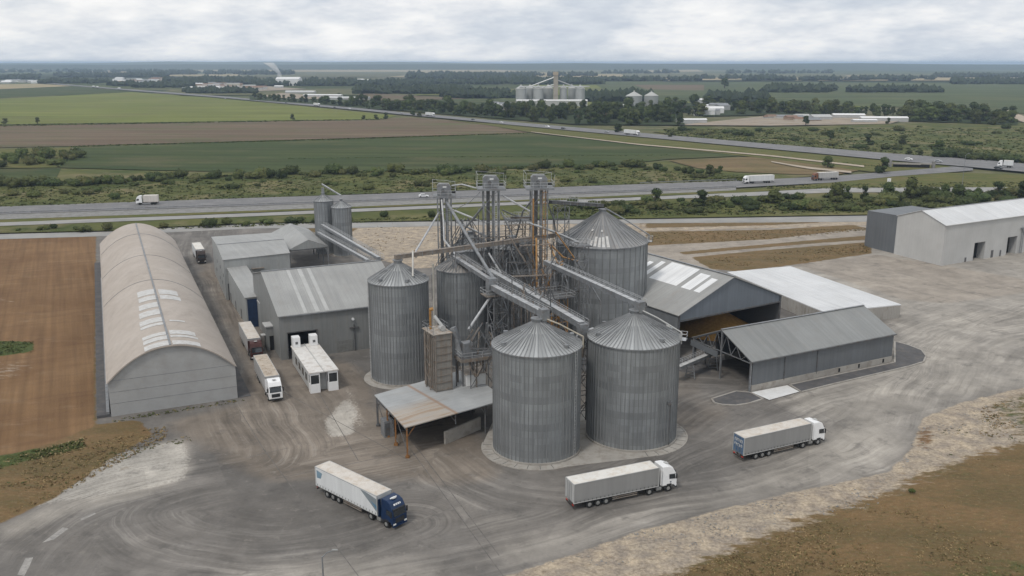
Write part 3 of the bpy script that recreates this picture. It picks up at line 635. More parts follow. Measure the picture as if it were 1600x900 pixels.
def make_arch():
    o = Vector((-70, 146.4, 0))
    FL, FR, BR, BL = [Vector(p) - o.xy for p in ((-70.0, 146.4), (-50.6, 155.4), (-105.3, 274.6), (-126.0, 269.4))]
    hw, hc = 6.4, 5.3
    t_ = thing('arched_warehouse', 'long arched warehouse with beige roof and pale skylights beside the ploughed field', 'warehouse', o)
    def P(s, t, dz=0):
        b = FL.lerp(FR, s).lerp(BL.lerp(BR, s), t); c = 2 * s - 1
        z = hw + hc * (1 - abs(c) ** 2.15); bay = (t * 26) % 1
        z += -.05 * math.sin(math.pi * bay) + dz + t * .4 * (1 - abs(c))
        return Vector((b.x, b.y, z))
    ns, nt_ = 28, 130
    mb = MB(); vs = [P(-.012 + 1.024 * i / ns, -.003 + 1.006 * j / nt_) for j in range(nt_ + 1) for i in range(ns + 1)]
    fs = [(j * (ns + 1) + i, j * (ns + 1) + i + 1, (j + 1) * (ns + 1) + i + 1, (j + 1) * (ns + 1) + i) for j in range(nt_) for i in range(ns)]
    mb.add(vs, fs); mb.build('roof', M['membrane'], t_, smooth=True)
    def gable(a, b, t0, name):
        g = MB(); pts = [(a.x, a.y, 0), (b.x, b.y, 0)] + [tuple(P(1 - i / 28, t0, -.06)) for i in range(29)]
        g.face(pts); o_g = g.build(name, P_arch, t_); dd = (b - a); dn_ = Vector((dd.y, -dd.x)).normalized() * (.012 if t0 == 0 else -.012)
        j = MB()
        for zz_ in (2.3, 4.4, 6.5): j.beam((a.x + dn_.x, a.y + dn_.y, zz_), (b.x + dn_.x, b.y + dn_.y, zz_), .02, .05)
        if t0 == 0: j.build('cladding_joint', M['steel'], o_g)
        return o_g
    gable(FL, FR, 0, 'end_wall'); gable(BL, BR, 1, 'end_wall')
    for a, b in ((FL, BL), (BR, FR)):
        g = MB(); g.face([(b.x, b.y, 0), (a.x, a.y, 0), (a.x, a.y, hw), (b.x, b.y, hw)]); g.build('side_wall', P_white, t_)
    d = (BL - FL).normalized(); nrm = Vector((-d.y, d.x))
    g = MB(); a = FL + nrm * 2.3; b = BL + nrm * 2.3 
    g.hexa([(FL.x, FL.y), (BL.x, BL.y), (b.x, b.y), (a.x, a.y)], .02, .5); g.build('footing', M['dasphalt'], t_)
    dr_ = (BR - FR).normalized(); nr_ = Vector((dr_.y, -dr_.x)) * 2.4; c1, c2 = FR + nr_, BR + nr_; g = MB(); g.hexa([(c1.x, c1.y), (c2.x, c2.y), (BR.x, BR.y), (FR.x, FR.y)], .02, .07); g.build('footing', M['dasphalt'], t_)
    a2 = FL + nrm * .5; b2 = FL.lerp(BL, .82) + nrm * .5; MB().beam((a2.x, a2.y, .65), (b2.x, b2.y, .65), .5, .6).build('gutter', M['steel'], t_)
    def patch(s0, s1, t0, t1, name, mat, dz=.05):
        m = MB(); k = 5; vs = [P(s0 + (s1 - s0) * i / k, t0 + (t1 - t0) * j / 2, dz) for j in range(3) for i in range(k + 1)]
        m.add(vs, [(j * (k + 1) + i, j * (k + 1) + i + 1, (j + 1) * (k + 1) + i + 1, (j + 1) * (k + 1) + i) for j in range(2) for i in range(k)])
        m.build(name, mat, t_)
    for i, (s0, s1, ta, tb) in enumerate([(.30, .5, .0, .022), (.30, .5, .03, .047), (.30, .5, .052, .067), (.30, .5, .105, .117), (.30, .5, .123, .148), (.31, .5, .165, .195), (.32, .5, .21, .24), (.33, .5, .258, .285), (.33, .5, .295, .33),
                              (.52, .74, .0, .02), (.52, .74, .036, .046), (.52, .73, .052, .072), (.53, .72, .258, .285), (.53, .71, .292, .325), (.55, .68, .12, .128)]):
        patch(s0, s1, ta, tb, 'skylight', M['skylight'])
    sm = MB()
    for j in range(nt_): sm.beam(P(.5, j / nt_, .07), P(.5, (j + 1) / nt_, .07), .35, .08)
    sm.build('ridge_strip', M['steel'], t_)
    for tt in (.86, .62, .4):
        sm = MB()
        for i in range(ns): sm.beam(P(i / ns, tt, .05), P((i + 1) / ns, tt, .05), .22 if tt > .65 else .1, .07)
        sm.build('seam', M['steel'], t_)
    e = MB()
    for i in range(ns): e.beam(P(i / ns, -.003, -.05), P((i + 1) / ns, -.003, -.05), .12, .22)
    e.build('roof_edge', M['membrane'], t_)
make_arch()
# ------------------------------------------------------------------ generic shed from four eave corners
def solidwall(mb, a, b, z0, za, zb, th=.12):
    mb.add([(a.x, a.y, z0), (b.x, b.y, z0), (b.x, b.y, zb), (a.x, a.y, za)], [(0, 1, 2, 3)])
def wall_hole(mb, a, b, zt, x0, x1, h, depth=.35):
    """wall a->b with a rectangular doorway from x0 to x1 metres and reveal faces"""
    d = (b - a); Ln = d.length; d.normalize(); n = Vector((-d.y, d.x)) * depth
    def p(x, z, o=0): q = a + d * x + n * o; return (q.x, q.y, z)
    za = lambda x: lerp(zt[0], zt[1], x / Ln)
    mb.face([p(0, 0), p(x0, 0), p(x0, za(x0)), p(0, za(0))]); mb.face([p(x1, 0), p(Ln, 0), p(Ln, za(Ln)), p(x1, za(x1))])
    mb.face([p(x0, h), p(x1, h), p(x1, za(x1)), p(x0, za(x0))])
    mb.face([p(x0, 0), p(x0, 0, 1), p(x0, h, 1), p(x0, h)]); mb.face([p(x1, 0, 1), p(x1, 0), p(x1, h), p(x1, h, 1)]); mb.face([p(x0, h, 1), p(x1, h, 1), p(x1, h), p(x0, h)])
def roof_slab(mb, a, b, c, d, th=.18, over=.0):
    a, b, c, d = [Vector(q) for q in (a, b, c, d)]
    dn = Vector((0, 0, -th)); mb.add([a, b, c, d, a + dn, b + dn, c + dn, d + dn], [(0, 1, 2, 3), (7, 6, 5, 4), (0, 4, 5, 1), (1, 5, 6, 2), (2, 6, 7, 3), (3, 7, 4, 0)])
def orient(obj, o, d):
    """turn the mesh so that local x runs along d (for panel materials)"""
    a = math.atan2(d.y, d.x); obj.data.transform(Matrix.Rotation(-a, 4, 'Z')); obj.rotation_euler = (0, 0, a)
P_roofg = panel('grey_roof_sheet', (.345, .345, .335), 0, 1.0, .05, (.2, .18, .15), .25, .55, .1, .33, 1, 9)
P_wallg = panel('grey_wall_sheet', (.235, .24, .235), 0, 1.1, .04, (.17, .15, .12), .4, .6, 0, .3, 2, 20)
P_walll = panel('pale_grey_wall_sheet', (.36, .37, .365), 0, 1.1, .04, (.2, .18, .15), .45, .6, 0, .3, 2, 20)
P_roofw = panel('white_roof_sheet', (.62, .625, .63), 0, 1.0, .03, (.45, .42, .38), .3, .5, 0, .33, 1, 12)
P_wallw = panel('white_wall_sheet', (.50, .495, .48), 0, 1.1, .01, (.34, .32, .29), .25, .6, 0, .3, 2, 30, None, .3)
P_darkg = panel('dark_grey_sheet', (.135, .145, .155), 0, 1.0, .04, (.1, .09, .08), .2, .5, 0, .3, 2, 12)
P_roofd = panel('mid_grey_roof_sheet', (.235, .24, .235), 0, 1.0, .05, (.17, .15, .13), .3, .55, 0, .33, 1, 14)
def gable_shed(name, label, cat, FLp, FRp, BRp, BLp, he, hr, walls, roofmat, rt=.5, heb=None, over=.25, group=None):
    """ridge runs left-right (FL->FR); rt: where the ridge lies between front and back eave"""
    heb = he if heb is None else heb
    o = Vector((FLp[0], FLp[1], 0)); t_ = thing(name, label, cat, o, 0, group)
    FL, FR, BR, BL = [V2(p) - o.xy for p in (FLp, FRp, BRp, BLp)]
    RL, RR = FL.lerp(BL, rt), FR.lerp(BR, rt); d = (FR - FL).normalized(); dv = (BL - FL).normalized()
    def z3(p, z): return Vector((p.x, p.y, z))
    sl = (hr - he) / max(.1, (RL - FL).length)
    A = z3(FL - d * over - dv * over, he - sl * over + .1); B = z3(FR + d * over - dv * over, he - sl * over + .1); C_ = z3(RR + d * over, hr + .1); D_ = z3(RL - d * over, hr + .1)
    sb = (hr - heb) / max(.1, (BL - RL).length)
    E_ = z3(BR + d * over + dv * over, heb - sb * over + .1); F_ = z3(BL - d * over + dv * over, heb - sb * over + .1)
    m = MB(); roof_slab(m, A, B, C_, D_, .12); ro = m.build('roof', roofmat, t_); orient(ro, o, d)
    m = MB(); roof_slab(m, D_, C_, E_, F_, .12); ro = m.build('roof', roofmat, t_); orient(ro, o, d)
    MB().beam(D_ + Vector((0, 0, .04)), C_ + Vector((0, 0, .04)), .5, .1).build('ridge_cap', M['steel'], t_)
    return t_, FL, FR, BR, BL, RL, RR, d
def wall_obj(mb, mat, t_, d, name='wall'):
    w = mb.build(name, mat, t_); orient(w, None, d); return w
def gable_wall(mb, a, r, b, ha, hr, hb):
    mb.face([(a.x, a.y, 0), (b.x, b.y, 0), (b.x, b.y, hb), (r.x, r.y, hr), (a.x, a.y, ha)])
# main grey warehouse with the drive-through door
Pm = V2(G(440, 563)); th = R(25.0); Ud = Vector((math.cos(th), math.sin(th))); Vd = Vector((-math.sin(th), math.cos(th)))
T, FL, FR, BR, BL, RL, RR, d = gable_shed('grain_warehouse', 'large grey warehouse whose big front door is entered by the white weighbridge cabin', 'warehouse', Pm, Pm + Ud * 27, Pm + Ud * 27 + Vd * 31, Pm + Vd * 31, 9.5, 15.2, None, P_roofg, .56, 12.0)
m = MB(); wall_hole(m, FL, FR, (9.5, 9.5), 1.6, 7.6, 5.6, .3); wall_obj(m, P_wallg, T, d)
for k, (a_, b_) in enumerate(((BL, FL), (FR, BR))):
    m = MB(); r_ = (RL, RR)[k]; h0, h1 = ((12, 9.5), (9.5, 12))[k]; gable_wall(m, a_, r_, b_, h0, 15.2, h1); wall_obj(m, P_wallg, T, (b_ - a_).normalized())
m = MB(); solidwall(m, BR, BL, 0, 12, 12); wall_obj(m, P_wallg, T, d)
q = lambda x, y, z=0: Vector((FL.x + d.x * x + Vd.x * y, FL.y + d.y * x + Vd.y * y, z))
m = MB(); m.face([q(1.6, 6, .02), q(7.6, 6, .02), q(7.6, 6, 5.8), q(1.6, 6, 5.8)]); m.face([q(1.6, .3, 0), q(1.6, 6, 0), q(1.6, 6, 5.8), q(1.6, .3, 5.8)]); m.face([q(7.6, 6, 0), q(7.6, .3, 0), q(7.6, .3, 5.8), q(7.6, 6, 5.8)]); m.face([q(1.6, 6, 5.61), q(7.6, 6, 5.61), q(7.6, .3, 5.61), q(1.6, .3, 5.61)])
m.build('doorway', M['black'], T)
m = MB()
for x_ in (1.5, 7.7): m.beam(q(x_, -.06, 0), q(x_, -.06, 5.75), .2, .12)
m.beam(q(1.4, -.06, 5.75), q(7.8, -.06, 5.75), .12, .2); m.build('door_frame', M['steel_dark'], T)
for x_, w_ in ((5.2, .7), (7.6, .9), (9.7, .8)):
    m = MB(); za = lambda y: 9.5 + y * (5.7 / (31 * .56)) + .16
    a, b, c, e = q(x_, -.1, za(-.1)), q(x_ + w_, -.1, za(-.1)), q(x_ + w_, 17, za(17)), q(x_, 17, za(17)); roof_slab(m, a, b, c, e, .05); m.build('skylight', M['grey'], T)
MB().beam(q(0, -.35, 9.35), q(27, -.35, 9.35), .22, .2).build('gutter', M['steel'], T)
MB().tube(q(15.6, -.2, 0), q(15.6, -.2, 6), .12).build('downpipe', M['steel_dark'], T)
m = MB(); m.tube(q(15.4, -.45, 7.1), q(15.4, -.05, 7.1), .28); m.build('wall_lamp', M['cabwhite'], T)
m = MB(); m.beam(q(14.6, -.25, 5.2), q(16.6, -.25, 5.2), .3, .25); m.build('pipe_bracket', M['steel_dark'], T)
m = MB(); m.box(0, 0, 0, 3.4, .08, 2.6); w_ = m.build('patched_door', plain('weathered_door', (.2, .2, .19), .8, .2, 1.5), T); w_.location = q(11.8, -.09); w_.rotation_euler = (0, 0, th)
# side porch boxes on the lane side of the warehouse
o = V2(G(418, 548)); pt = thing('loading_porch', 'small grey porch block on the lane side of the grey warehouse', 'porch', (o.x, o.y, 0), th)
MB().box(0, 0, 0, 3.2, 3.2, 5.2).build('wall', P_wallg, pt); MB().box(-.2, -.2, 5.2, 3.4, 3.4, 5.45).build('roof', M['grey'], pt); MB().box(.6, -.06, 0, 1.8, .0, 3.2).build('door', M['black'], pt)
m = MB(); m.box(-.9, 1, 3.1, 0, 2.4, 3.25); m.build('awning', M['grey'], pt)
o = V2(G(409, 517)); pt = thing('loading_porch', 'tall narrow grey porch with pale cap beside the blue-doored annex', 'porch', (o.x, o.y, 0), th)
MB().box(0, 0, 0, 2.6, 3, 6.4).build('wall', P_walll, pt); MB().box(-.15, -.15, 6.4, 2.75, 3.15, 6.7).build('roof', M['grey'], pt); MB().box(1.6, -.05, 0, 2.5, 0, 3.6).build('door', M['black'], pt)
# annex with dark blue door
FLp = V2(G(387, 512)); 
T, FL, FR, BR, BL, RL, RR, d = gable_shed('storage_annex', 'narrow annex with dark blue roller door between the lane and the grey warehouse', 'annex', FLp, FLp + Ud * 4.6, FLp + Ud * 4.6 + Vd * 31, FLp + Vd * 31, 7.2, 8.6, None, P_roofg, .94, 8.2)
m = MB(); solidwall(m, FL, FR, 0, 7.2, 7.2); wall_obj(m, P_walll, T, d)
m = MB(); solidwall(m, BL, FL, 0, 8.2, 7.2); wall_obj(m, P_walll, T, (FL - BL).normalized()); m = MB(); solidwall(m, FR, BR, 0, 7.2, 8.2); wall_obj(m, P_walll, T, (FL - BL).normalized())
m = MB(); solidwall(m, BR, BL, 0, 8.2, 8.2); wall_obj(m, P_walll, T, d)
m = MB(); m.box(.3, -.08, 0, 4.3, -.03, 6.8); w_ = m.build('roller_door', plain('dark_blue_door', (.012, .03, .075), .5, .3, 1), T); w_.rotation_euler = (0, 0, th)
for y_, h_ in ((8, 2.4), (17, 2.2), (25, 2.4)):
    m = MB(); m.box(-.06, y_, 0, 0, y_ + 1.1, h_); w_ = m.build('door', M['steel_dark'], T); w_.rotation_euler = (0, 0, th)
# pale block warehouse
c = [V2(p) for p in ((-74.3, 225.4), (-59.4, 234.2), (-69.9, 264.0), (-87.5, 256.9))]
T, FL, FR, BR, BL, RL, RR, d = gable_shed('block_warehouse', 'tall pale grey flat-roofed warehouse beside the lane behind the annex', 'warehouse', *c, 10.7, 11.5, None, P_roofg, .5, 10.7, .15)
for a_, b_ in ((FL, FR), (BL, FL), (FR, BR), (BR, BL)):
    m = MB()
    if a_ is BL: gable_wall(m, a_, RL, b_, 10.7, 11.5, 10.7)
    elif a_ is FR: gable_wall(m, a_, RR, b_, 10.7, 11.5, 10.7)
    else: solidwall(m, a_, b_, 0, 10.7, 10.7)
    wall_obj(m, P_walll, T, (b_ - a_).normalized())
dd = (BL - FL).normalized()
for k, (y_, z_) in enumerate(((3, 6), (7, 3.2), (11, 6.6), (14, 3), (20, 6.4), (24, 3.2))):
    p = FL + dd * y_; m = MB(); m.beam((p.x, p.y, z_), (p.x + dd.x * .8, p.y + dd.y * .8, z_), .12, .9); m.build('vent', M['steel_dark'], T)
p = FL + d * .6; m = MB(); m.box(0, -.06, 0, 3, 0, 4.4); w_ = m.build('roller_door', M['steel_dark'], T); w_.location = (p.x, p.y, 0); w_.rotation_euler = (0, 0, math.atan2(d.y, d.x))
p = FL + d * 7; m = MB(); m.box(0, -.9, 7.6, 3.2, 0, 7.75); w_ = m.build('awning', M['rusty'], T); w_.location = (p.x, p.y, 0); w_.rotation_euler = (0, 0, math.atan2(d.y, d.x))
# open canopy behind
LF, RF, LB, RB = [V2(p) for p in ((-65.1, 256.8), (-55.0, 262.5), (-77.3, 284.4), (-67.0, 290.5))]
o = Vector((LF.x, LF.y, 0)); T = thing('open_canopy', 'open-sided gabled canopy between the pale warehouse and the twin slim silos', 'canopy', o)
def z3(p, z): return Vector((p[0] - o.x, p[1] - o.y, z))
MF, MBk = LF.lerp(RF, .5), LB.lerp(RB, .5); dr = (RF - LF).normalized()
for a, b, c_, e in ((LF, MF, MBk, LB), (MF, RF, RB, MBk)):
    m = MB(); h0, h1 = (7, 9.4) if a is LF else (9.4, 7); roof_slab(m, z3(a, h0), z3(b, h1), z3(c_, h1), z3(e, h0), .12); r_ = m.build('roof', P_roofg, T)
m = MB(); m.face([z3(LF, 6.4), z3(RF, 6.4), z3(RF, 6.95), z3(MF, 9.3), z3(LF, 6.95)]); m.build('gable_panel', P_walll, T)
for a, b in ((LF, LB), (RF, RB)):
    for k in range(5):
        p = a.lerp(b, k / 4); MB().beam(z3(p, 0), z3(p, 6.9), .3).build('post', M['steel'], T)
m = MB()
for k in range(5):
    a, b = LF.lerp(LB, k / 4), RF.lerp(RB, k / 4); m.beam(z3(a, 6.6), z3(b, 6.6), .15, .25)
    if k < 4:
        for s0, s1 in ((LF, LB), (RF, RB)): m.beam(z3(s0.lerp(s1, k / 4), 3), z3(s0.lerp(s1, (k + 1) / 4), 6.6), .14)
m.build('truss', M['steel_dark'], T)
# weighbridge cabin
o = V2(G(486, 615)); ang = R(24); T = thing('weighbridge_cabin', 'long white cabin with two glazed booths reaching from the warehouse door', 'cabin', (o.x, o.y, 0), ang)
Lc = 18.0
MB().box(0, 1.2, .3, .25, Lc, 3.7).build('wall', M['grey'], T); MB().box(4.9, 1.2, .3, 5.15, Lc, 3.7).build('wall', M['grey'], T); MB().box(.25, 1.4, 0, 4.9, 1.6, 3.6).build('wall', M['grey'], T)
m = MB(); m.box(-.2, -.2, 3.9, 5.35, Lc, 4.12); r_ = m.build('roof', plain('dusty_white_roof', (.66, .64, .61), .6, .08, .5, 0, .4, (.42, .36, .3), .7), T)
MB().box(2.5, -.2, 4.12, 2.65, Lc, 4.2).build('roof_seam', M['grey'], T)
for x0 in (-.05, 3.35):
    MB().box(x0, -.05, 0, x0 + 1.85, 1.5, 1.75).build('booth_base', M['cabwhite'], T)
    g = MB().box(x0 + .12, .05, 1.75, x0 + 1.73, 1.4, 3.5).build('booth_window', M['glass'], T)
    f_ = MB()
    for xx in (x0, x0 + 1.7): 
        for yy in (-.05, 1.35): f_.box(xx, yy, 1.75, xx + .15, yy + .15, 3.9)
    f_.box(x0, -.06, 3.5, x0 + 1.85, 1.5, 3.9); f_.build('window_frame', M['cabwhite'], g)
for y_ in (3, 6.2, 9.4, 12.6): MB().box(-.05, y_, 1.5, 0, y_ + 1.6, 2.9).build('side_window', M['glass'], T)
for k, x0 in enumerate((.0, 3.5)):
    u = thing('air_handler', ('left' if k == 0 else 'right') + ' white box unit standing on the cabin roof in the dark doorway', 'air handler', (o.x + math.cos(ang) * x0 - math.sin(ang) * (Lc - 1.8), o.y + math.sin(ang) * x0 + math.cos(ang) * (Lc - 1.8), 4.12), ang)
    MB().box(0, 0, 0, 1.5, 1.8, 2.1).build('housing', M['cabwhite'], u, bevel=.04); MB().box(.5, -.04, .7, 1.0, 0, 1.2).build('fan_grille', M['steel_dark'], u)
# ------------------------------------------------------------------ open grain shed, right of the cluster
FLp, FRp = Vector((34.4, 178.3)), Vector((60.3, 194.6)); dF = (FRp - FLp).normalized(); dB = Vector((-dF.y, dF.x)); Ls = 46
o = Vector((FLp.x, FLp.y, 0)); T = thing('grain_shed', 'open-fronted grey shed with white striped roof and orange grain inside', 'shed', o, math.atan2(dF.y, dF.x))
Wd = (FRp - FLp).length; he, hr = 9.3, 15.6
for k, (x0, x1, z0, z1) in enumerate(((0, Wd / 2, he, hr), (Wd / 2, Wd, hr, he))):
    m = MB(); roof_slab(m, (x0 - (.3 if k == 0 else 0), -.4, z0 + .1), (x1 + (.3 if k else 0), -.4, z1 + .1), (x1 + (.3 if k else 0), Ls, z1 + .1), (x0 - (.3 if k == 0 else 0), Ls, z0 + .1), .15)
    m.build('roof', panel('shed_roof_sheet', (.33, .33, .32), 1, 1.0, .06, (.22, .19, .16), .45, .6, 0, .33, 0, 9), T)
P_bright = panel('bright_roof_sheet', (.78, .785, .79), 1, 1.0, .05, (.6, .56, .5), .35, .45, 0, .33, 0, 40)
sl = (hr - he) / (Wd / 2)
for (y0, y1, x0, x1) in ((5, 8, 3.2, 13.6), (9.4, 18.5, 2.2, 14.6), (20, 21.4, 3, 14), (23, 24.4, 4, 13), (2.2, 4, 5, 13)):
    m = MB(); roof_slab(m, (x0, y0, he + sl * x0 + .16), (x1, y0, he + sl * x1 + .16), (x1, y1, he + sl * x1 + .16), (x0, y1, he + sl * x0 + .16), .05); m.build('skylight', P_bright, T)
m = MB(); m.face([(0, 0, he - 1.2), (Wd, 0, he - 1.2), (Wd, 0, he), (Wd / 2, 0, hr), (0, 0, he)]); m.build('gable_panel', panel('blue_grey_gable', (.17, .19, .215), 0, 1, .03, (.12, .12, .12), .2, .5, 0, .3, 2, 20), T)
m = MB(); m.face([(0, Ls, 0), (0, 0, 0), (0, 0, he), (0, Ls, he)]); m.build('wall', panel('side_sheet', (.17, .18, .19), 1, 1, .05, (.12, .1, .08), .3, .6, 0, .3, 2, 20), T)
m = MB(); m.face([(Wd, 0, 0), (Wd, Ls, 0), (Wd, Ls, he), (Wd, 0, he)]); m.build('wall', P_darkg, T)
m = MB(); gable_wall(m, V2((Wd, Ls - .1)), V2((Wd / 2, Ls - .1)), V2((0, Ls - .1)), he, hr, he); m.build('wall', P_darkg, T)
for x_ in (.15, Wd - .15): MB().beam((x_, -.1, 0), (x_, -.1, he), .35).build('post', M['steel_dark'], T)
MB().beam((0, -.12, he - 1.3), (Wd, -.12, he - 1.3), .2, .3).build('lintel', M['steel_dark'], T)
MB().beam((Wd / 2, -.4, hr + .2), (Wd / 2, Ls, hr + .2), .6, .1).build('ridge_cap', M['steel'], T)
MB().box(1.5, 0, 4.2, 2.2, -.3, 5.2)
MB().box(-.12, 2.2, 5.2, -.02, 3.4, 6.6).build('wall_box', M['white'], T)
# grain pile
gp = MB(); rng = np.random.RandomState(3); cx, cy, n1, n2 = 22.3, 11.4, 40, 26
vs = []
for j in range(n2 + 1):
    for i in range(n1):
        a = 2 * math.pi * i / n1; r = j / n2
        rx, ry = 10.0, 10.0
        z = 5.3 * (1 - r) ** 1.02 + .12 * math.sin(5 * a + 9 * r) * r; vs.append((min(Wd - .3, cx + rx * r * math.cos(a)), cy + ry * r * math.sin(a), max(z, .02)))
gp.add(vs, [(j * n1 + i, j * n1 + (i + 1) % n1, (j + 1) * n1 + (i + 1) % n1, (j + 1) * n1 + i) for j in range(n2) for i in range(n1)])
pile = gp.build('grain_pile', plain('orange_grain', (.50, .29, .09), .95, .2, 1.2, 0, .1, (.40, .19, .06), .7), None, smooth=True)
pile.location = o; pile.rotation_euler = T.rotation_euler; tag(pile, 'heap of orange-yellow grain inside the open-fronted shed', 'grain pile', kind=None)
# flat white roofed building
Cn = [G(x, y, 3.2) for x, y in ((1288, 489), (1408, 477), (1235, 417), (1136, 426))]
o = Vector((Cn[0].x, Cn[0].y, 0)); T = thing('flat_roofed_store', 'low store with very wide flat white roof behind the dark grey shed', 'store', o)
Q = [V2(p) - o.xy for p in Cn]; d = (Q[1] - Q[0]).normalized()
m = MB(); m.hexa([tuple(p) for p in Q], 3.2, 3.42); r_ = m.build('roof', P_roofw, T); orient(r_, o, d)
for a, b in zip(Q, Q[1:] + Q[:1]):
    m = MB(); solidwall(m, a.lerp(b, .004), a.lerp(b, .996), 0, 3.2, 3.2); wall_obj(m, panel('streaky_wall', (.36, .34, .31), 0, 2.4, .1, (.14, .11, .08), .8, .8, 0, .5, 2, 9), T, (b - a).normalized())
# ------------------------------------------------------------------ dark grey shed
FLp, FRp = Vector((44.9, 158.5)), Vector((78.4, 176.0)); dF = (FRp - FLp).normalized(); dB = Vector((-dF.y, dF.x)); Ln = (FRp - FLp).length
o = Vector((FLp.x, FLp.y, 0)); T = thing('dark_shed', 'dark grey metal shed with open trussed left end on a concrete plinth', 'shed', o, math.atan2(dF.y, dF.x))
he, hr, Dp = 6.1, 9.9, 17.0
for k, (y0, y1, z0, z1) in enumerate(((-.3, Dp / 2, he - .1, hr), (Dp / 2, Dp + .3, hr, he - .1))):
    m = MB(); roof_slab(m, (-.6, y0, z0 + .12), (Ln + .3, y0, z0 + .12), (Ln + .3, y1, z1 + .12), (-.6, y1, z1 + .12), .14); m.build('roof', P_roofd, T)
MB().beam((-.6, Dp / 2, hr + .2), (Ln + .3, Dp / 2, hr + .2), .5, .08).build('ridge_cap', M['steel'], T)
m = MB(); m.face([(0, 0, 1.3), (Ln, 0, 1.3), (Ln, 0, he), (0, 0, he)]); m.build('wall', P_darkg, T)
m = MB(); m.face([(Ln, Dp, 1.3), (6, Dp, 1.3), (6, Dp, he), (Ln, Dp, he)]); m.build('wall', P_darkg, T)
m = MB(); m.face([(Ln, 0, 0), (Ln, Dp, 0), (Ln, Dp, he), (Ln, Dp / 2, hr), (Ln, 0, he)]); m.build('wall', P_darkg, T)
MB().box(0, -.12, 0, Ln, .25, 1.28).build('plinth', M['conc'], T)
MB().box(8, Dp - .2, 0, Ln, Dp + .1, 1.28).build('plinth', M['conc'], T)
MB().beam((-.6, -.42, he - .12), (Ln + .3, -.42, he - .12), .2, .18).build('gutter', M['steel_dark'], T)
for x_ in (8, 16.5): MB().box(x_ - .06, -.16, 1.0, x_ + .06, -.02, he - .2).build('downpipe', M['steel_dark'], T)
for x_ in (22.5, 28, 35): MB().box(x_, -.16, .3, x_ + .45, -.12, 1.1).build('vent_hole', M['black'], T)
for k in range(6):
    x_ = -.3 + k * 6.4; m = MB()
    m.beam((x_, .2, he - .1), (x_, Dp / 2, hr - .2), .18); m.beam((x_, Dp / 2, hr - .2), (x_, Dp - .2, he - .1), .18); m.beam((x_, .2, he - .5), (x_, Dp - .2, he - .5), .16)
    for i in range(6):
        y_ = .2 + (Dp - .4) * i / 6; y2 = .2 + (Dp - .4) * (i + 1) / 6; yy = (y_ + y2) / 2
        zt = lambda y: he + (hr - he) * (1 - abs(y - Dp / 2) / (Dp / 2)) - .2
        m.beam((x_, y_, he - .5), (x_, yy, zt(yy)), .1); m.beam((x_, yy, zt(yy)), (x_, y2, he - .5), .1)
    m.build('truss', M['steel'] if k == 0 else M['steel_dark'], T)
for y_ in (.15, Dp / 2, Dp - .15):
    MB().beam((-.3, y_, 0), (-.3, y_, he if y_ != Dp / 2 else hr - .3), .3).build('post', M['steel'], T)
for k in range(3): MB().beam((.2 + k * 2.7, Dp - .15, 0), (.2 + k * 2.7, Dp - .15, he), .25).build('post', M['steel_dark'], T)
MB().beam((-.3, .2, he - .4), (-.3, -.0, 1.5), .12)
m = MB(); m.beam((-.45, Dp * .55, he - 1.4), (-.45, Dp + .6, he - 1.2), .12, 1.2); m.build('gable_panel', P_darkg, T)
# ------------------------------------------------------------------ white warehouse at the right
th2 = math.atan2(282.7 - 266.4, 124.1 - 130.7) - math.pi / 2
FLp = Vector((130.7, 266.4)); d = Vector((math.cos(R(29)), math.sin(R(29)))); dV = Vector((-6.6, 16.3)).normalized()
FRp = FLp + d * 75; BLp = FLp + dV * 19; BRp = FRp + dV * 19
T, FL, FR, BR, BL, RL, RR, d = gable_shed('white_warehouse', 'large white warehouse with pale roof and dark doorways at the right edge', 'warehouse', FLp, FRp, BRp, BLp, 12.5, 15.6, None, P_roofw, .5, 12.5, .3)
Ln = (FR - FL).length
m = MB()
def p_(x, z, off=0): n = Vector((d.y, -d.x)) * off; return (FL.x + d.x * x + n.x, FL.y + d.y * x + n.y, z)
doors = [(15.2, 20.6, 5.6), (32.0, 37.0, 5.8), (50, 55, 5.6)]
x0 = 0
for a, b, h in doors:
    m.face([p_(x0, 0), p_(a, 0), p_(a, 12.5), p_(x0, 12.5)]); m.face([p_(a, h), p_(b, h), p_(b, 12.5), p_(a, 12.5)]); x0 = b
m.face([p_(x0, 0), p_(Ln, 0), p_(Ln, 12.5), p_(x0, 12.5)]); wall_obj(m, P_wallw, T, d)
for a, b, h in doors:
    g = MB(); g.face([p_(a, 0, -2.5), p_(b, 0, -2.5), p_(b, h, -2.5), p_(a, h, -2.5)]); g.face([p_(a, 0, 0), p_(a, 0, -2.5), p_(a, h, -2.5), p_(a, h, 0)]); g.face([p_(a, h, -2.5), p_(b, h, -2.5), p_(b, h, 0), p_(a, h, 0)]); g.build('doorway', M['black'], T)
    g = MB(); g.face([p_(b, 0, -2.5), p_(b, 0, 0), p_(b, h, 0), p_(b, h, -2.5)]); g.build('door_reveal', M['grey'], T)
m = MB(); gable_wall(m, BL, RL, FL, 12.5, 15.6, 12.5); wall_obj(m, P_wallw, T, (FL - BL).normalized())
m = MB(); gable_wall(m, FR, RR, BR, 12.5, 15.6, 12.5); wall_obj(m, P_wallw, T, (FL - BL).normalized())
m = MB(); solidwall(m, BR, BL, 0, 12.5, 12.5); wall_obj(m, P_wallw, T, d)
MB().beam(p_(-.2, 12.45, .35), p_(Ln, 12.45, .35), .2, .22).build('gutter', M['white'], T)
for x_, w_, h_ in ((24, 1.2, 2.4), (28.5, .8, 2.0), (11, .9, 1.4)): m = MB(); m.face([p_(x_, 0, .05), p_(x_ + w_, 0, .05), p_(x_ + w_, h_, .05), p_(x_, h_, .05)]); m.build('door', M['steel_dark'], T)
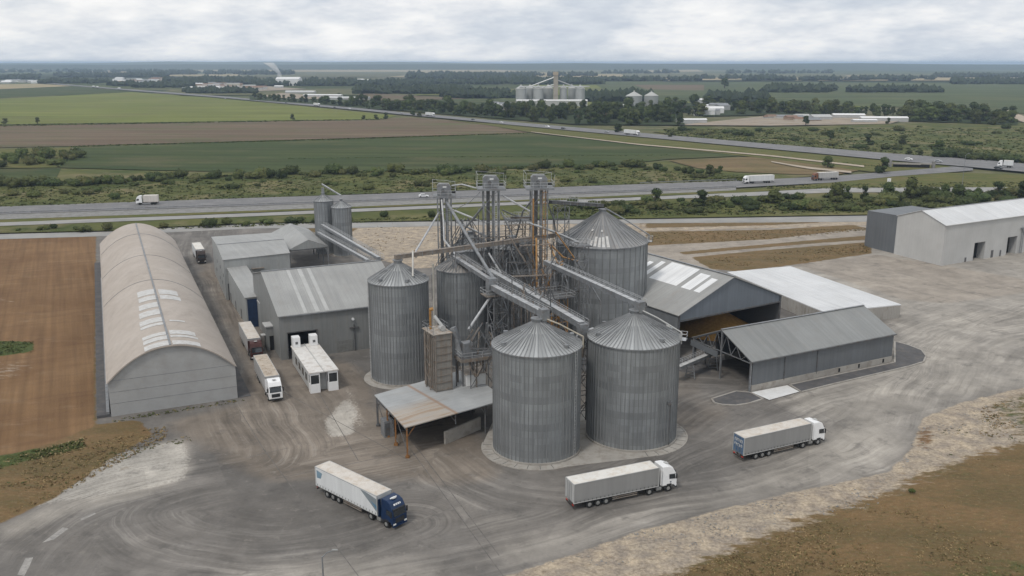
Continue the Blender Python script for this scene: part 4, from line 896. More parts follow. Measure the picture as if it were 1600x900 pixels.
m = MB(); m.tube(p_(38.5, 0, .4), p_(38.5, 8.2, .4), .12); m.tube(p_(39.4, 0, .4), p_(39.4, 8.2, .4), .12); m.beam(p_(38, 8.2, .5), p_(40, 8.2, .5), .9, .5)
m.build('vent_pipe', M['steel'], T)
o = V2(T.location) ; w1 = V2((124.3, 283.5)); w2 = V2((118.8, 296.5)); T2 = thing('dark_lean_to', 'dark grey windowless wing joined to the end of the white warehouse', 'annex', (w1.x, w1.y, 0))
a, b = V2((0, 0)), w2 - w1; e = d * 22
m = MB(); solidwall(m, b, a, 0, 12.0, 12.4); wall_obj(m, P_darkg, T2, (a - b).normalized()); m = MB(); solidwall(m, b + e, b, 0, 12, 12); wall_obj(m, P_darkg, T2, d)
m = MB(); roof_slab(m, (a.x, a.y, 12.5), (a.x + e.x, a.y + e.y, 12.5), (b.x + e.x, b.y + e.y, 12.1), (b.x, b.y, 12.1), .15); orient(m.build('roof', P_darkg, T2), None, d)
# ------------------------------------------------------------------ silos
def make_silo(label, X, Y, r, h, neck, n=40, nroof=56, cmat=None, smat=None, group=None, ring=1.5, bands=(), scale_ribs=.09, neckr=.8):
    T = thing('grain_silo', label, 'silo', (X, Y, 0), 0, group)
    m = MB(); ns = n * 2
    rings = [0] + [h]
    vs = [(r * math.cos(2 * math.pi * i / ns), r * math.sin(2 * math.pi * i / ns), z) for z in (0, h) for i in range(ns)]
    m.add(vs, [(i, (i + 1) % ns, ns + (i + 1) % ns, ns + i) for i in range(ns)])
    m.m = 1
    for i in range(n):
        a = 2 * math.pi * (i + .5) / n; m.beam(((r + .03) * math.cos(a), (r + .03) * math.sin(a), 0), ((r + .03) * math.cos(a), (r + .03) * math.sin(a), h), .085, scale_ribs * 1.5)
    w = m.build('wall', [smat or silo_mat('silo_sheet', n=n), M['rib']], T)
    m = MB(); nz = 36; z0, z1 = h, neck
    ro = r + .22
    prof = [(ro, z0 - .12), (ro, z0 + .02), (r * .72, z0 + (z1 - z0) * .285), (r * .4, z0 + (z1 - z0) * .61), (neckr, z1)]
    N_ = nroof
    for (ra, za), (rb, zb) in zip(prof, prof[1:]):
        vs = [(ra * math.cos(2 * math.pi * i / N_), ra * math.sin(2 * math.pi * i / N_), za) for i in range(N_)] + [(rb * math.cos(2 * math.pi * i / N_), rb * math.sin(2 * math.pi * i / N_), zb) for i in range(N_)]
        m.add(vs, [(i, (i + 1) % N_, N_ + (i + 1) % N_, N_ + i) for i in range(N_)])
    m.m = 1
    for i in range(N_):
        a = 2 * math.pi * i / N_; c, s_ = math.cos(a), math.sin(a)
        e = neckr if i % 2 == 0 else r * .38; ze = z1 if i % 2 == 0 else z0 + (z1 - z0) * .63
        m.beam((ro * c, ro * s_, z0 + .04), (e * c, e * s_, ze + .05), .11, .13)
    m.build('roof', [cmat or cone_mat('silo_roof_sheet', n=N_), M['rib2']], T)
    m = MB(); m.tube((0, 0, z1 - .1), (0, 0, z1 + .55), neckr, 16); m.tube((0, 0, z1 + .55), (0, 0, z1 + .7), neckr + .2, 16); m.build('roof_cap', M['steel'], T)
    m = MB()
    for i in range(0, 48):
        a0, a1 = 2 * math.pi * i / 48, 2 * math.pi * (i + 1) / 48; m.beam(((r + .24) * math.cos(a0), (r + .24) * math.sin(a0), h - .08), ((r + .24) * math.cos(a1), (r + .24) * math.sin(a1), h - .08), .08, .16)
    m.build('eave_ring', M['steel'], T)
    m = MB(); m.tube((0, 0, 0), (0, 0, .35), r + .28, 48); m.build('base_ring', M['conc'], T)
    return T
def on_roof(r, h, neck, a, f):   # point on the cone at angle a, fraction f from eave to neck
    rr = r + (.8 - r) * f; return Vector((rr * math.cos(a), rr * math.sin(a), h + (neck - h) * f + .12))
def silo_ladder(T, r, h, a, neck):
    m = MB(); c, s_ = math.cos(a), math.sin(a); tx, ty = -s_, c
    for k in (-.25, .25): m.beam(((r + .35) * c + tx * k, (r + .35) * s_ + ty * k, .5), ((r + .35) * c + tx * k, (r + .35) * s_ + ty * k, h + .8), .06)
    for i in range(int(h / .6)): z = .8 + i * .6; m.beam(((r + .35) * c - tx * .25, (r + .35) * s_ - ty * .25, z), ((r + .35) * c + tx * .25, (r + .35) * s_ + ty * .25, z), .05)
    p, q = on_roof(r, h, neck, a, 0), on_roof(r, h, neck, a, 1); off = Vector((tx, ty, 0)) * .25
    m.beam(p + off, q + off, .07, .1); m.beam(p - off, q - off, .07, .1)
    m.build('ladder', M['steel_light'], T)
def hatch(T, r, h, neck, a, f=.15):
    p = on_roof(r, h, neck, a, f); MB().tube(p - Vector((0, 0, .1)), p + Vector((0, 0, .35)), .38, 10).build('roof_vent', M['steel'], T)
A = make_silo('slender left silo of the front row, next to the grey warehouse', -21.8, 167, 5.65, 19.8, 22.9, 58, 52)
B = make_silo('shorter silo with beige conical roof behind the rusty drying tower', -10.5, 177, 4.7, 19.8, 22.4, 40, 44, cone_mat('beige_silo_roof', (.34, .32, .30), 44, .35))
Cs = make_silo('biggest silo at the back with painted highlights on its conical roof', 19.9, 195, 10.0, 22, 28.2, 40, 64, cone_mat('big_silo_roof', (.30, .30, .30), 64, .35), None, None, 1.5, (), .16)
D = make_silo('front silo left of the touching pair, by the long canopy', 3.9, 133.8, 6.9, 17.5, 20.9, 62, 64)
Es = make_silo('front silo right of the pair, nearest the dark shed', 19.8, 139.0, 7.35, 17.1, 20.8, 66, 70)
G1 = make_silo('half-hidden silo just behind the beige-roofed one', S(737, 415, 194).x, 194, 4.4, 20.5, 23.4, 34, 40)
G2 = make_silo('dark hidden silo in the middle behind the sloping conveyors', S(800, 415, 196).x, 196, 4.8, 20.5, 22.0, 34, 40)
for T_, r, h, nk, al in ((A, 5.65, 19.8, 22.9, -2.2), (D, 6.9, 17.5, 20.9, -.75), (Es, 7.35, 17.1, 20.8, -.95)):
    for k in range(5): hatch(T_, r, h, nk, al + 1.1 * k, .16)
silo_ladder(D, 6.9, 17.5, -.62, 20.9); silo_ladder(A, 5.65, 19.8, -2.75, 22.9)
# highlights on the big silo roof, put into the colour as pale patches
m = MB()
for k, (f0, f1) in ((-20, (.05, .2)), (-19, (.04, .30)), (-18, (.02, .28)), (-17, (.02, .29)), (-15.9, (.02, .32)), (-21.2, (.45, .5)), (-17.4, (.44, .49))):
    a0 = 2 * math.pi * (k) / 64; a1 = a0 + 2 * math.pi * .72 / 64
    p = [on_roof(10, 22, 28.2, a, f) + Vector((0, 0, .03)) for a, f in ((a0, f0), (a1, f0), (a1, f1), (a0, f1))]; m = MB(); m.face(p); m.build('roof_highlight', M['skylight'], Cs)
def railing(mb, pts, h=1.1, closed=False, t=.06, rails=2, post=1.6):
    P = list(pts) + ([pts[0]] if closed else [])
    for a, b in zip(P, P[1:]):
        a = Vector(a); b = Vector(b)
        for k in range(rails): z = Vector((0, 0, h * (k + 1) / rails)); mb.beam(a + z, b + z, t)
        n = max(1, int((b - a).length / post))
        for i in range(n + 1): p = a.lerp(b, i / n); mb.beam(p, p + Vector((0, 0, h)), t)
# inspection balconies and down pipes on C, D, E
def roof_pipe(T_, r, h, nk, a, mat, drop=1.6, rad=.12, name='vent_pipe'):
    c, s_ = math.cos(a), math.sin(a); m = MB()
    m.pipe([Vector((.5 * c, .5 * s_, nk + .9)), Vector(((r * .5) * c, r * .5 * s_, (nk + h) / 2 + 1.5)), Vector(((r + .3) * c, (r + .3) * s_, h + 1.3)), Vector(((r + .3) * c, (r + .3) * s_, h - drop))], rad, 8)
    m.build(name, mat, T_)
roof_pipe(Cs, 10, 22, 28.2, -.12, M['steel'], .5, .15); roof_pipe(D, 6.9, 17.5, 20.9, -.12, plain('beige_pipe', (.40, .36, .29), .6), .6, .12); roof_pipe(Es, 7.35, 17.1, 20.8, -.35, M['grey'], .6, .12)
for T_, r, h, a in ((Cs, 10, 22, -.2), (Es, 7.35, 17.1, -.3)):
    m = MB(); c, s_ = math.cos(a), math.sin(a); tx, ty = -s_ * .8, c * .8; p0 = Vector((r * c, r * s_, h + .1)); q0 = Vector(((r + 1.1) * c, (r + 1.1) * s_, h + .1))
    off = Vector((tx, ty, 0)); m.face([p0 - off, q0 - off, q0 + off, p0 + off]); railing(m, [p0 - off, q0 - off, q0 + off, p0 + off], 1.1); m.build('balcony', M['steel_light'], T_)
m = MB(); m.box(-.35, -.3, 0, .35, .3, .5); b_ = m.build('junction_box', M['steel_dark'], Es); b_.location = (5.2, -5.35, 7.3)
MB().beam((5.35, -5.3, 0), (5.35, -5.3, 7.3), .12).build('cable_pipe', M['steel_dark'], Es)
# concrete aprons
def apron(cx, cy, r, lab):
    pass
Pts = []
def circ(cx, cy, r, a0, a1, n=16): return [Vector((cx + r * math.cos(a0 + (a1 - a0) * i / n), cy + r * math.sin(a0 + (a1 - a0) * i / n), 0)) for i in range(n + 1)]
poly = circ(3.9, 133.8, 8.7, R(170), R(300)) + circ(19.8, 139, 9.2, R(-75), R(80)) + [Vector((12, 150, 0)), Vector((-3, 146, 0))]
m = MB(); m.hexa([(p.x, p.y) for p in poly], 0, .06); ap = m.build('concrete_apron', M['conc'], None); tag(ap, kind='structure')
m = MB()
for a in [R(k) for k in range(175, 300, 14)]: m.beam((3.9 + 7.2 * math.cos(a), 133.8 + 7.2 * math.sin(a), .05), (3.9 + 8.7 * math.cos(a), 133.8 + 8.7 * math.sin(a), .05), .09, .05)
for a in [R(k) for k in range(-80, 40, 12)]: m.beam((19.8 + 7.6 * math.cos(a), 139 + 7.6 * math.sin(a), .05), (19.8 + 9.2 * math.cos(a), 139 + 9.2 * math.sin(a), .05), .09, .05)
tag(m.build('paving_joint', M['dasphalt']), kind='structure')
m = MB(); m.hexa([(p.x, p.y) for p in circ(-21.8, 167, 7.3, R(-180), R(180), 36)[:-1]], 0, .05); tag(m.build('concrete_apron', M['conc']), kind='structure')
m = MB()
for cx_, cy_, r_, a0, a1 in ((3.9, 133.8, 8.75, 170, 297), (19.8, 139, 9.25, -72, 75)):
    for k in range(a0, a1, 6): m.beam((cx_ + r_ * math.cos(R(k)), cy_ + r_ * math.sin(R(k)), .04), (cx_ + r_ * math.cos(R(k + 6)), cy_ + r_ * math.sin(R(k + 6)), .04), .22, .16)
m.build('kerb', M['conc'], ap)
# twin slim silos with conveyors behind the open canopy
for px, py, lab, r in ((505, 308, 'left of the twin slim silos behind the open canopy', 3.0), (533, 318, 'right of the twin slim silos behind the open canopy', 3.0)):
    p = S(px, py, 285 if px < 520 else 282); T_ = make_silo(lab, p.x, p.y, r, p.z - 1.0, p.z + .8, 22, 26, None, None, None, 1.5, (), .09, .45)
    if px < 520: MB().box(-.4, -.4, p.z + .8, .4, .4, p.z + 3.0).build('elevator_head', M['steel'], T_)
# ------------------------------------------------------------------ elevator towers, truss towers, conveyors
def truss_into(mb, w, h, step=2.6, leg=.16, br=.09, z0=0, x0=0, y0=0):
    c = [(x0 - w / 2, y0 - w / 2), (x0 + w / 2, y0 - w / 2), (x0 + w / 2, y0 + w / 2), (x0 - w / 2, y0 + w / 2)]
    n = max(1, int((h - z0) / step)); st = (h - z0) / n
    for x, y in c: mb.beam((x, y, z0), (x, y, h), leg)
    for i in range(n):
        a, b = z0 + i * st, z0 + (i + 1) * st
        for k in range(4):
            p, q = c[k], c[(k + 1) % 4]; mb.beam((*p, b), (*q, b), br)
            if (i + k) % 2: mb.beam((*p, a), (*q, b), br)
            else: mb.beam((*q, a), (*p, b), br)
def truss_tower(label, X, Y, h, w, rz=.44, mat=None, step=2.6, deck=False):
    T = thing('truss_tower', label, 'steel tower', (X, Y, 0), rz); m = MB(); truss_into(m, w, h, step); m.build('frame', mat or M['steel'], T)
    if deck:
        m = MB(); m.box(-w * .8, -w * .8, h, w * .8, w * .8, h + .12); m.build('deck', M['steel_dark'], T)
        m = MB(); c = w * .8; railing(m, [(-c, -c, h), (c, -c, h), (c, c, h), (-c, c, h)], 1.1, True); m.build('railing', M['steel_light'], T)
    return T
def ladder_into(m, a, b, w=.5, t=.06, step=.45):
    a, b = Vector(a), Vector(b); off = Vector((w / 2, 0, 0)); m.beam(a - off, b - off, t); m.beam(a + off, b + off, t)
    n = int((b - a).length / step)
    for i in range(n): p = a.lerp(b, (i + .5) / n); m.beam(p - off, p + off, t * .7)
def elevator(label, X, Y, zp, w, pw, orange=False, rz=.1):
    T = thing('elevator_tower', label, 'elevator tower', (X, Y, 0), rz)
    m = MB(); truss_into(m, w, zp, 3.4, .22, .09); m.build('frame', M['steel'], T)
    m = MB(); m.box(-.95, -.35, 0, -.25, .35, zp + .5); m.build('casing', M['steel_dark'], T)
    m = MB(); m.box(.2, -.35, 0, .85, .35, zp + .5); m.build('casing', M['steel'], T)
    c = pw / 2
    m = MB(); m.box(-c, -c * .8, zp, c, c * .8, zp + .16); m.beam((-c, -c * .8, zp - .1), (c, -c * .8, zp - .1), .15, .3); m.build('platform', M['steel'], T)
    m = MB(); railing(m, [(-c, -c * .8, zp + .16), (c, -c * .8, zp + .16), (c, c * .8, zp + .16), (-c, c * .8, zp + .16)], 1.15, True, .06, 2, 1.4)
    railing(m, [(-c, -c * .8, zp + 2.6), (c * .2, -c * .8, zp + 2.6), (c, c * .8, zp + 2.3), (-c, c * .8, zp + 2.8)], .5, True, .05, 1, 3)
    for x_, y_ in ((-c, -c * .8), (c, c * .8), (-c, c * .8), (c, -c * .8)): m.beam((x_, y_, zp), (x_, y_, zp + 2.9), .06)
    m.build('railing', M['steel_light'], T)
    m = MB(); hw = w * .52; hh = 2.5
    prof = [(-hw, zp + .16), (hw, zp + .16), (hw, zp + hh * .75), (hw * .7, zp + hh + .1), (-hw * .75, zp + hh + .15), (-hw, zp + hh * .9)]
    n = len(prof); m.add([(x, -.75, z) for x, z in prof] + [(x, .75, z) for x, z in prof], [tuple(range(n)), tuple(range(2 * n - 1, n - 1, -1))] + [(i, n + i, n + (i + 1) % n, (i + 1) % n) for i in range(n)])
    hd = m.build('head', M['steel'], T, bevel=.08)
    MB().tube((-hw * .2, -.78, zp + 1.3), (-hw * .2, -1.25, zp + 1.3), .38, 12).build('pulley_cover', M['steel_dark'], hd)
    MB().tube((hw + .1, -.3, zp + .8), (hw + .9, -.3, zp + .8), .3, 10).build('motor', M['dark'], hd)
    m = MB(); m.box(-.3, -.8, zp + 1.85, .5, -.765, zp + 2.15); m.build('plate', M['white'], hd)
    m = MB(); ladder_into(m, (w * .28 - .0, -w / 2 - .2, 0), (w * .28, -w / 2 - .2, zp), .6, .08)
    if orange:
        for k in range(int(zp / 2.2)):
            z = 1.5 + k * 2.2; m.beam((w * .28 - .45, -w / 2 - .2, z), (w * .28 - .45, -w / 2 - .9, z), .06); m.beam((w * .28 + .45, -w / 2 - .2, z), (w * .28 + .45, -w / 2 - .9, z), .06); m.beam((w * .28 - .45, -w / 2 - .9, z), (w * .28 + .45, -w / 2 - .9, z), .06)
    m.build('ladder', M['orange'] if orange else M['steel_light'], T)
    if orange:
        m = MB(); m.beam((-w * .42, -w / 2 - .12, 6), (-w * .42, -w / 2 - .12, zp - 2), .3, .3); m.build('cable_duct', M['orange'], T)
    return T
def head_z(px, py, Y): return S(px, py, Y)
p1, p2, p3 = S(694, 306, 190), S(767, 294, 185), S(842, 293, 183)
T1 = elevator('shortest elevator tower, left of three, above the beige-roofed silo', p1.x, p1.y, p1.z, 2.9, 4.8)
T2 = elevator('middle elevator tower of the three, tallest, with white plate on its head', p2.x, p2.y, p2.z, 3.2, 5.8)
T3 = elevator('right elevator tower with orange ladder beside the biggest silo', p3.x, p3.y, p3.z, 3.2, 5.8, True)
def spout(T, pts, r=.2, mat=None, name='spout'):
    """pipe in world points, parented to the tower at T"""
    inv = (Matrix.Translation(T.location) @ T.rotation_euler.to_matrix().to_4x4()).inverted()
    m = MB(); m.pipe([inv @ Vector(p) for p in pts], r, 8); return m.build(name, mat or M['steel'], T)
spout(T1, [S(697, 314, 189), S(772, 437, 160)], .3, M['steel']); spout(T1, [S(686, 332, 189), S(650, 392, 170), S(650, 402, 169)], .2, M['steel_light'])
spout(T1, [S(645, 392, 168), S(645, 432, 164)], .17, plain('white_drop_pipe', (.5, .48, .44), .6)); spout(T1, [S(690, 312, 188), S(693, 345, 186), S(694, 375, 184), S(712, 398, 178)], .2, M['steel_light']); spout(T1, [S(708, 328, 189), S(752, 346, 186)], .2, M['steel_light'])
spout(T1, [S(712, 346, 190), S(762, 370, 191), S(795, 398, 194)], .22, M['steel_light']); spout(T1, [S(706, 290, 190), S(722, 288, 189), S(752, 296, 186)], .15, M['steel_light'], 'cable_tray')
spout(T2, [S(757, 320, 184), S(724, 360, 188), S(722, 388, 193)], .22); spout(T2, [S(786, 306, 184), S(828, 330, 183)], .2, M['steel_light']); spout(T2, [S(783, 331, 184), S(800, 366, 184), S(801, 382, 184)], .16, M['steel'])
spout(T2, [S(764, 396, 182), S(783, 427, 176)], .2, M['steel_light']); spout(T2, [S(785, 328, 186), S(800, 335, 188), S(812, 338, 190)], .15); spout(T2, [S(750, 300, 184), S(735, 315, 184), S(700, 333, 188)], .07)
spout(T3, [S(832, 312, 182), S(817, 330, 186), S(800, 395, 196)], .2); spout(T3, [S(826, 348, 181), S(860, 360, 182), S(905, 379, 186)], .25, M['steel_light']); spout(T3, [S(853, 310, 184), S(866, 345, 186), S(868, 370, 189)], .16)
m = spout(T3, [S(858, 380, 180), S(880, 402, 180), S(903, 408, 182)], .17, M['orange']); spout(T3, [S(855, 376, 180), S(872, 412, 176), S(880, 408, 176)], .14, M['orange'], 'handrail'); spout(T3, [S(868, 362, 182), S(898, 404, 182)], .14, M['orange'], 'handrail')
spout(T3, [S(838, 372, 177), S(839, 450, 172), S(843, 457, 171), S(852, 455, 171), S(861, 430, 171), S(864, 424, 172), S(880, 412, 173)], .2, M['orange'], 'winding_pipe'); spout(T1, [S(766, 464, 157), S(732, 515, 150)], .24, M['steel_light'])
def conveyor(label, a, b, w=1.0, h=.9, mat=None, lid=None, side=1, rail=True, legs=0, name='conveyor', walkw=.9, supports=()):
    a, b = Vector(a), Vector(b); o = a.copy(); o.z = min(a.z, b.z); T = thing(name, label, 'conveyor', o)
    A_, B_ = a - o, b - o; m = MB(); m.beam(A_, B_, w, h); m.build('trough', mat or M['steel'], T)
    up = Vector((0, 0, h / 2 + .03)); m = MB(); m.beam(A_ + up, B_ + up, w + .1, .07); m.build('lid', lid or M['steel_light'], T)  # default lid in brighter steel: the lit top is put into its colour
    d = (B_ - A_).normalized(); n = Vector((d.y, -d.x, 0)).normalized() * -side
    if rail:
        off = n * (w / 2 + walkw / 2 + .05); dz = Vector((0, 0, -h / 2)); m = MB(); m.beam(A_ + off + dz, B_ + off + dz, walkw, .08); m.build('walkway', M['steel_dark'], T)
        for s_ in ((w / 2 + .1), (w / 2 + walkw)):
            m = MB(); off = n * s_; railing(m, [A_ + off + dz, B_ + off + dz], 1.25 if s_ > w / 2 + .2 else 1.4, False, .055, 2, 1.8); m.build('railing', M['steel_light'], T)
    L_ = (B_ - A_).length; m = MB()
    for i in range(int(L_ / 2.2)): p = A_.lerp(B_, (i + .5) * 2.2 / L_); m.beam(p - Vector((0, 0, h / 2)), p + Vector((0, 0, h / 2 + .08)), w * .0 + .12, w + .14) if False else m.beam(p - n * (w / 2 + .04), p + n * (w / 2 + .04), .12, h + .16)
    m.build('flange', M['steel'], T)
    for f in supports:
        p = A_.lerp(B_, f); m = MB()
        zb = -(o.z); q = p - Vector((0, 0, h / 2)); 
        m.beam(q + n * .6, Vector((q.x + n.x * 1.1, q.y + n.y * 1.1, zb)), .16); m.beam(q - n * .6, Vector((q.x - n.x * 1.1, q.y - n.y * 1.1, zb)), .16)
        for k in range(5):
            z0, z1 = lerp(zb, q.z, k / 5), lerp(zb, q.z, (k + 1) / 5); m.beam((q.x + n.x, q.y + n.y, z0), (q.x - n.x, q.y - n.y, z1), .09)
        m.build('trestle', M['steel'], T)
    return T
conveyor('long rust-streaked horizontal conveyor from the left silo past the elevator towers', S(617, 402, 167), S(866, 368, 184), .8, .75, M['rusty'], M['rusty'], 1, False, supports=(.35,))
conveyor('sloping conveyor from the beige-roofed silo down to the junction box', S(709, 402, 177), S(768, 440, 160), .7, .7, side=1)
conveyor('sloping conveyor from the junction box to the top of the left front silo', S(768, 448, 158), S(850, 491, 134), .9, .9, side=1)
conveyor('long sloping conveyor ending in the box between the two front silos', S(764, 424, 172), S(909, 508, 141), .95, 1.0, side=1, supports=(.4,))
conveyor('sloping conveyor in front of the biggest silo to the right front silo', S(852, 410, 174), S(1000, 477, 139), .8, .8, side=1, supports=(.25, .5))
conveyor('railed catwalk from the right elevator tower to the apex of the biggest silo', S(860, 316, 184), S(941, 321, 195), 1.0, .6, M['steel_dark'], M['steel_dark'], 1)
conveyor('light walkway linking the heads of the middle and right towers region', S(800, 340, 190), S(832, 340, 184), .8, .4, M['rusty'], M['steel'], 1) 
conveyor('upper of two long inclined conveyors from the slim silos to the warehouse roof', S(503, 352, 278), S(592, 404, 210), .7, .7, side=1)
conveyor('lower of two long inclined conveyors from the slim silos to the warehouse roof', S(497, 364, 274), S(575, 408, 212), .7, .7, side=1)
conveyor('short inclined conveyor joining the tops of the twin slim silos', S(503, 288, 285), S(533, 306, 282), .4, .35, side=1, rail=False)
def boxthing(name, label, cat, P, sz, rz, mat, parts=None):
    T = thing(name, label, cat, P, rz); MB().box(-sz[0] / 2, -sz[1] / 2, 0, sz[0] / 2, sz[1] / 2, sz[2]).build('housing', mat, T, bevel=.04); return T
def zdown(p, dz): return Vector((p.x, p.y, p.z + dz))
p = S(768, 455, 158); Tb = boxthing('junction_box', 'square grey transfer box where the sloping conveyors meet above the trusses', 'transfer box', zdown(p, -.6), (1.7, 1.7, 3.1), .4, M['steel'])
m = MB(); m.box(-1.6, -1.6, -.1, 1.6, 1.6, 0); m.build('platform', M['rusty'], Tb); m = MB(); railing(m, [(-1.6, -1.6, 0), (1.6, -1.6, 0), (1.6, 1.6, 0), (-1.6, 1.6, 0)], 1.1, True); m.build('railing', M['steel_light'], Tb)
MB().tube((0, 0, 0), (0, 0, -2.2), .5, 10, .25).build('chute', M['steel_dark'], Tb)
p = S(910, 518, 141); Tb = boxthing('junction_box', 'weathered transfer box hanging between the two front silos', 'transfer box', zdown(p, -1.2), (1.5, 1.5, 2.6), .4, M['steel'])
MB().tube((0, 0, 0), (0, 0, -3.2), .45, 10, .3).build('chute', M['rusty'], Tb); MB().tube((.8, 0, 1.2), (2.0, 0, 1.4), .3, 10).build('motor', M['steel_light'], Tb); MB().beam((-.5, 0, 1), (-2.4, -1, -.3), .35).build('spout', M['steel'], Tb)
for px_, py_, Y_, lab in ((850, 490, 134, 'drive head on the apex of the left front silo'), (1000, 478, 139, 'drive head on the apex of the right front silo')):
    p = S(px_, py_, Y_); Tb = boxthing('drive_head', lab, 'drive head', zdown(p, -1.0), (1.3, 1.3, 1.8), .5, M['steel']); MB().tube((.6, .2, 1.1), (1.4, .2, 1.1), .28, 10).build('motor', M['dark'], Tb)
    MB().tube((0, 0, -.6), (0, 0, 0), .5, 10).build('chute', M['steel'], Tb)
truss_tower('truss tower under the junction box, left of the left front silo', *S(778, 500, 158).xy, S(778, 460, 158).z - .5, 2.8)
truss_tower('second truss tower just right of the junction box tower', *S(801, 500, 160).xy, S(801, 474, 160).z, 2.4, .44, M['steel_dark'])
truss_tower('tall slim lattice tower in front of the biggest silo', *S(908, 450, 170).xy, S(908, 384, 170).z, 2.0, .3, None, 2.6, True)
truss_tower('lattice tower carrying the catwalk left of the biggest silo roof', *S(876, 400, 187).xy, S(876, 322, 187).z, 2.6, .3)
truss_tower('lattice tower wedged in the gap between the two front silos', *S(912, 560, 143.5).xy, 16.5, 2.0, .3, M['steel_dark'])
truss_tower('lattice tower between the middle and right elevator towers', *S(812, 420, 186).xy, S(812, 376, 186).z, 2.8, .5, None, 2.2, True)
truss_tower('lattice tower with deck beside the right elevator tower', *S(808, 390, 192).xy, S(808, 343, 192).z, 3.0, .2, M['rusty'], 2.4, True)
truss_tower('short lattice tower behind the middle elevator tower', *S(735, 400, 200).xy, S(735, 372, 200).z, 2.6, .2, M['steel'], 2.2, True)
truss_tower('low lattice frame carrying the orange stairs near the biggest silo', *S(868, 470, 165).xy, S(868, 462, 165).z, 3.4, .44, M['orange'], 2.2, True)
# bundles of spouting between the towers
rg = random.Random(12)
def pipe_rack(label, px0, px1, py0, py1, Y0, Y1, n, mats, seed):
    g = random.Random(seed); c = S((px0 + px1) / 2, (py0 + py1) / 2, (Y0 + Y1) / 2); T = thing('pipe_rack', label, 'pipework', (c.x, c.y, 0))
    o = Vector((c.x, c.y, 0))
    for i in range(n):
        x = g.uniform(px0, px1); y = g.uniform(py0, (py0 + py1) / 2); Y = g.uniform(Y0, Y1); p = S(x, y, Y) - o
        L_ = g.uniform(3, 8); a = g.uniform(0, 6.3); q = p + Vector((math.cos(a) * L_ * .6, math.sin(a) * L_ * .3, -L_)); e = Vector((q.x, q.y, max(.2, q.z - g.uniform(2, 12))))
        MB().pipe([p, q, e], g.choice((.09, .12, .16)), 6).build('pipe', g.choice(mats), T)
    m = MB(); f = [S(px0, py1, Y0) - o, S(px1, py1, Y0) - o, S(px1, py1, Y1) - o, S(px0, py1, Y1) - o]
    for a, b in zip(f, f[1:] + f[:1]): m.beam(a, b, .2)
    for a in f: m.beam((a.x, a.y, 0), (a.x, a.y, a.z + 5), .18)
    for a, b in zip(f, f[1:] + f[:1]): m.beam((a.x, a.y, a.z), (b.x, b.y, a.z + 5), .1); m.beam((a.x, a.y, max(0, a.z - 7)), (b.x, b.y, b.z), .1)
    m.build('frame', M['steel_dark'], T)
pipe_rack('tangle of grey pipes behind and left of the middle elevator tower', 700, 752, 372, 400, 190, 202, 16, [M['steel'], M['steel_dark'], M['rusty']], 1)
pipe_rack('tangle of pipes between the middle and right elevator towers', 786, 830, 366, 410, 176, 190, 16, [M['steel'], M['steel_dark'], M['rusty']], 2)
pipe_rack('grey pipework right of the orange ladder tower before the biggest silo', 862, 905, 392, 455, 168, 180, 14, [M['steel'], M['steel_dark'], M['steel']], 3)
pipe_rack('pipework below the conveyors behind the left front silo', 800, 860, 440, 480, 148, 165, 16, [M['steel'], M['steel_dark'], M['rusty']], 4)
pipe_rack('dark pipework between the drying tower and the left front silo', 735, 772, 500, 545, 146, 156, 12, [M['steel'], M['steel_dark'], M['rusty']], 6)
pipe_rack('dark lattice and pipes right of the shortest elevator tower', 712, 748, 340, 372, 186, 196, 12, [M['steel'], M['steel_dark'], M['rusty']], 8)
pipe_rack('lattice and pipes directly under the middle elevator tower', 752, 796, 396, 430, 176, 190, 18, [M['steel'], M['steel_dark'], M['rusty']], 9)
pipe_rack('lattice frame and chutes under the right elevator tower', 826, 868, 410, 450, 170, 182, 18, [M['steel'], M['steel_dark'], M['orange']], 10)
for lab, x0, x1, y_, Y0, Y1 in (('high railed walkway joining the right elevator tower to the lattice tower on its left', 790, 836, 352, 186, 183), ('upper railed walkway below the middle elevator head', 752, 792, 372, 184, 186), ('railed walkway across the front of the right elevator tower', 812, 862, 384, 178, 178), ('railed walkway low behind the sloping conveyors', 800, 868, 432, 168, 172)):
    a, b = S(x0, y_, Y0), S(x1, y_ - 3, Y1); o = (a + b) / 2; T = thing('walkway', lab, 'walkway', o); m = MB(); m.beam(a - o, b - o, 1.1, .1); m.build('deck', M['rusty'], T)
    n = (b - a).normalized(); n = Vector((n.y, -n.x, 0)) * .5; m = MB(); railing(m, [a - o + n, b - o + n], 1.1); railing(m, [a - o - n, b - o - n], 1.1); m.build('railing', M['steel'], T)
    m = MB(); k = max(3, int((b - a).length / 1.3))
    for i in range(k): p, q = (a - o).lerp(b - o, i / k), (a - o).lerp(b - o, (i + 1) / k); dz = Vector((0, 0, -1.1)); m.beam(p + n, q + n + dz, .08); m.beam(p + n + dz, q + n, .08); m.beam(p + n + dz, q + n + dz, .1)
    for p in (a - o, b - o): m.beam(p, (p.x, p.y, -o.z), .2)
    m.build('truss', M['steel_dark'], T)
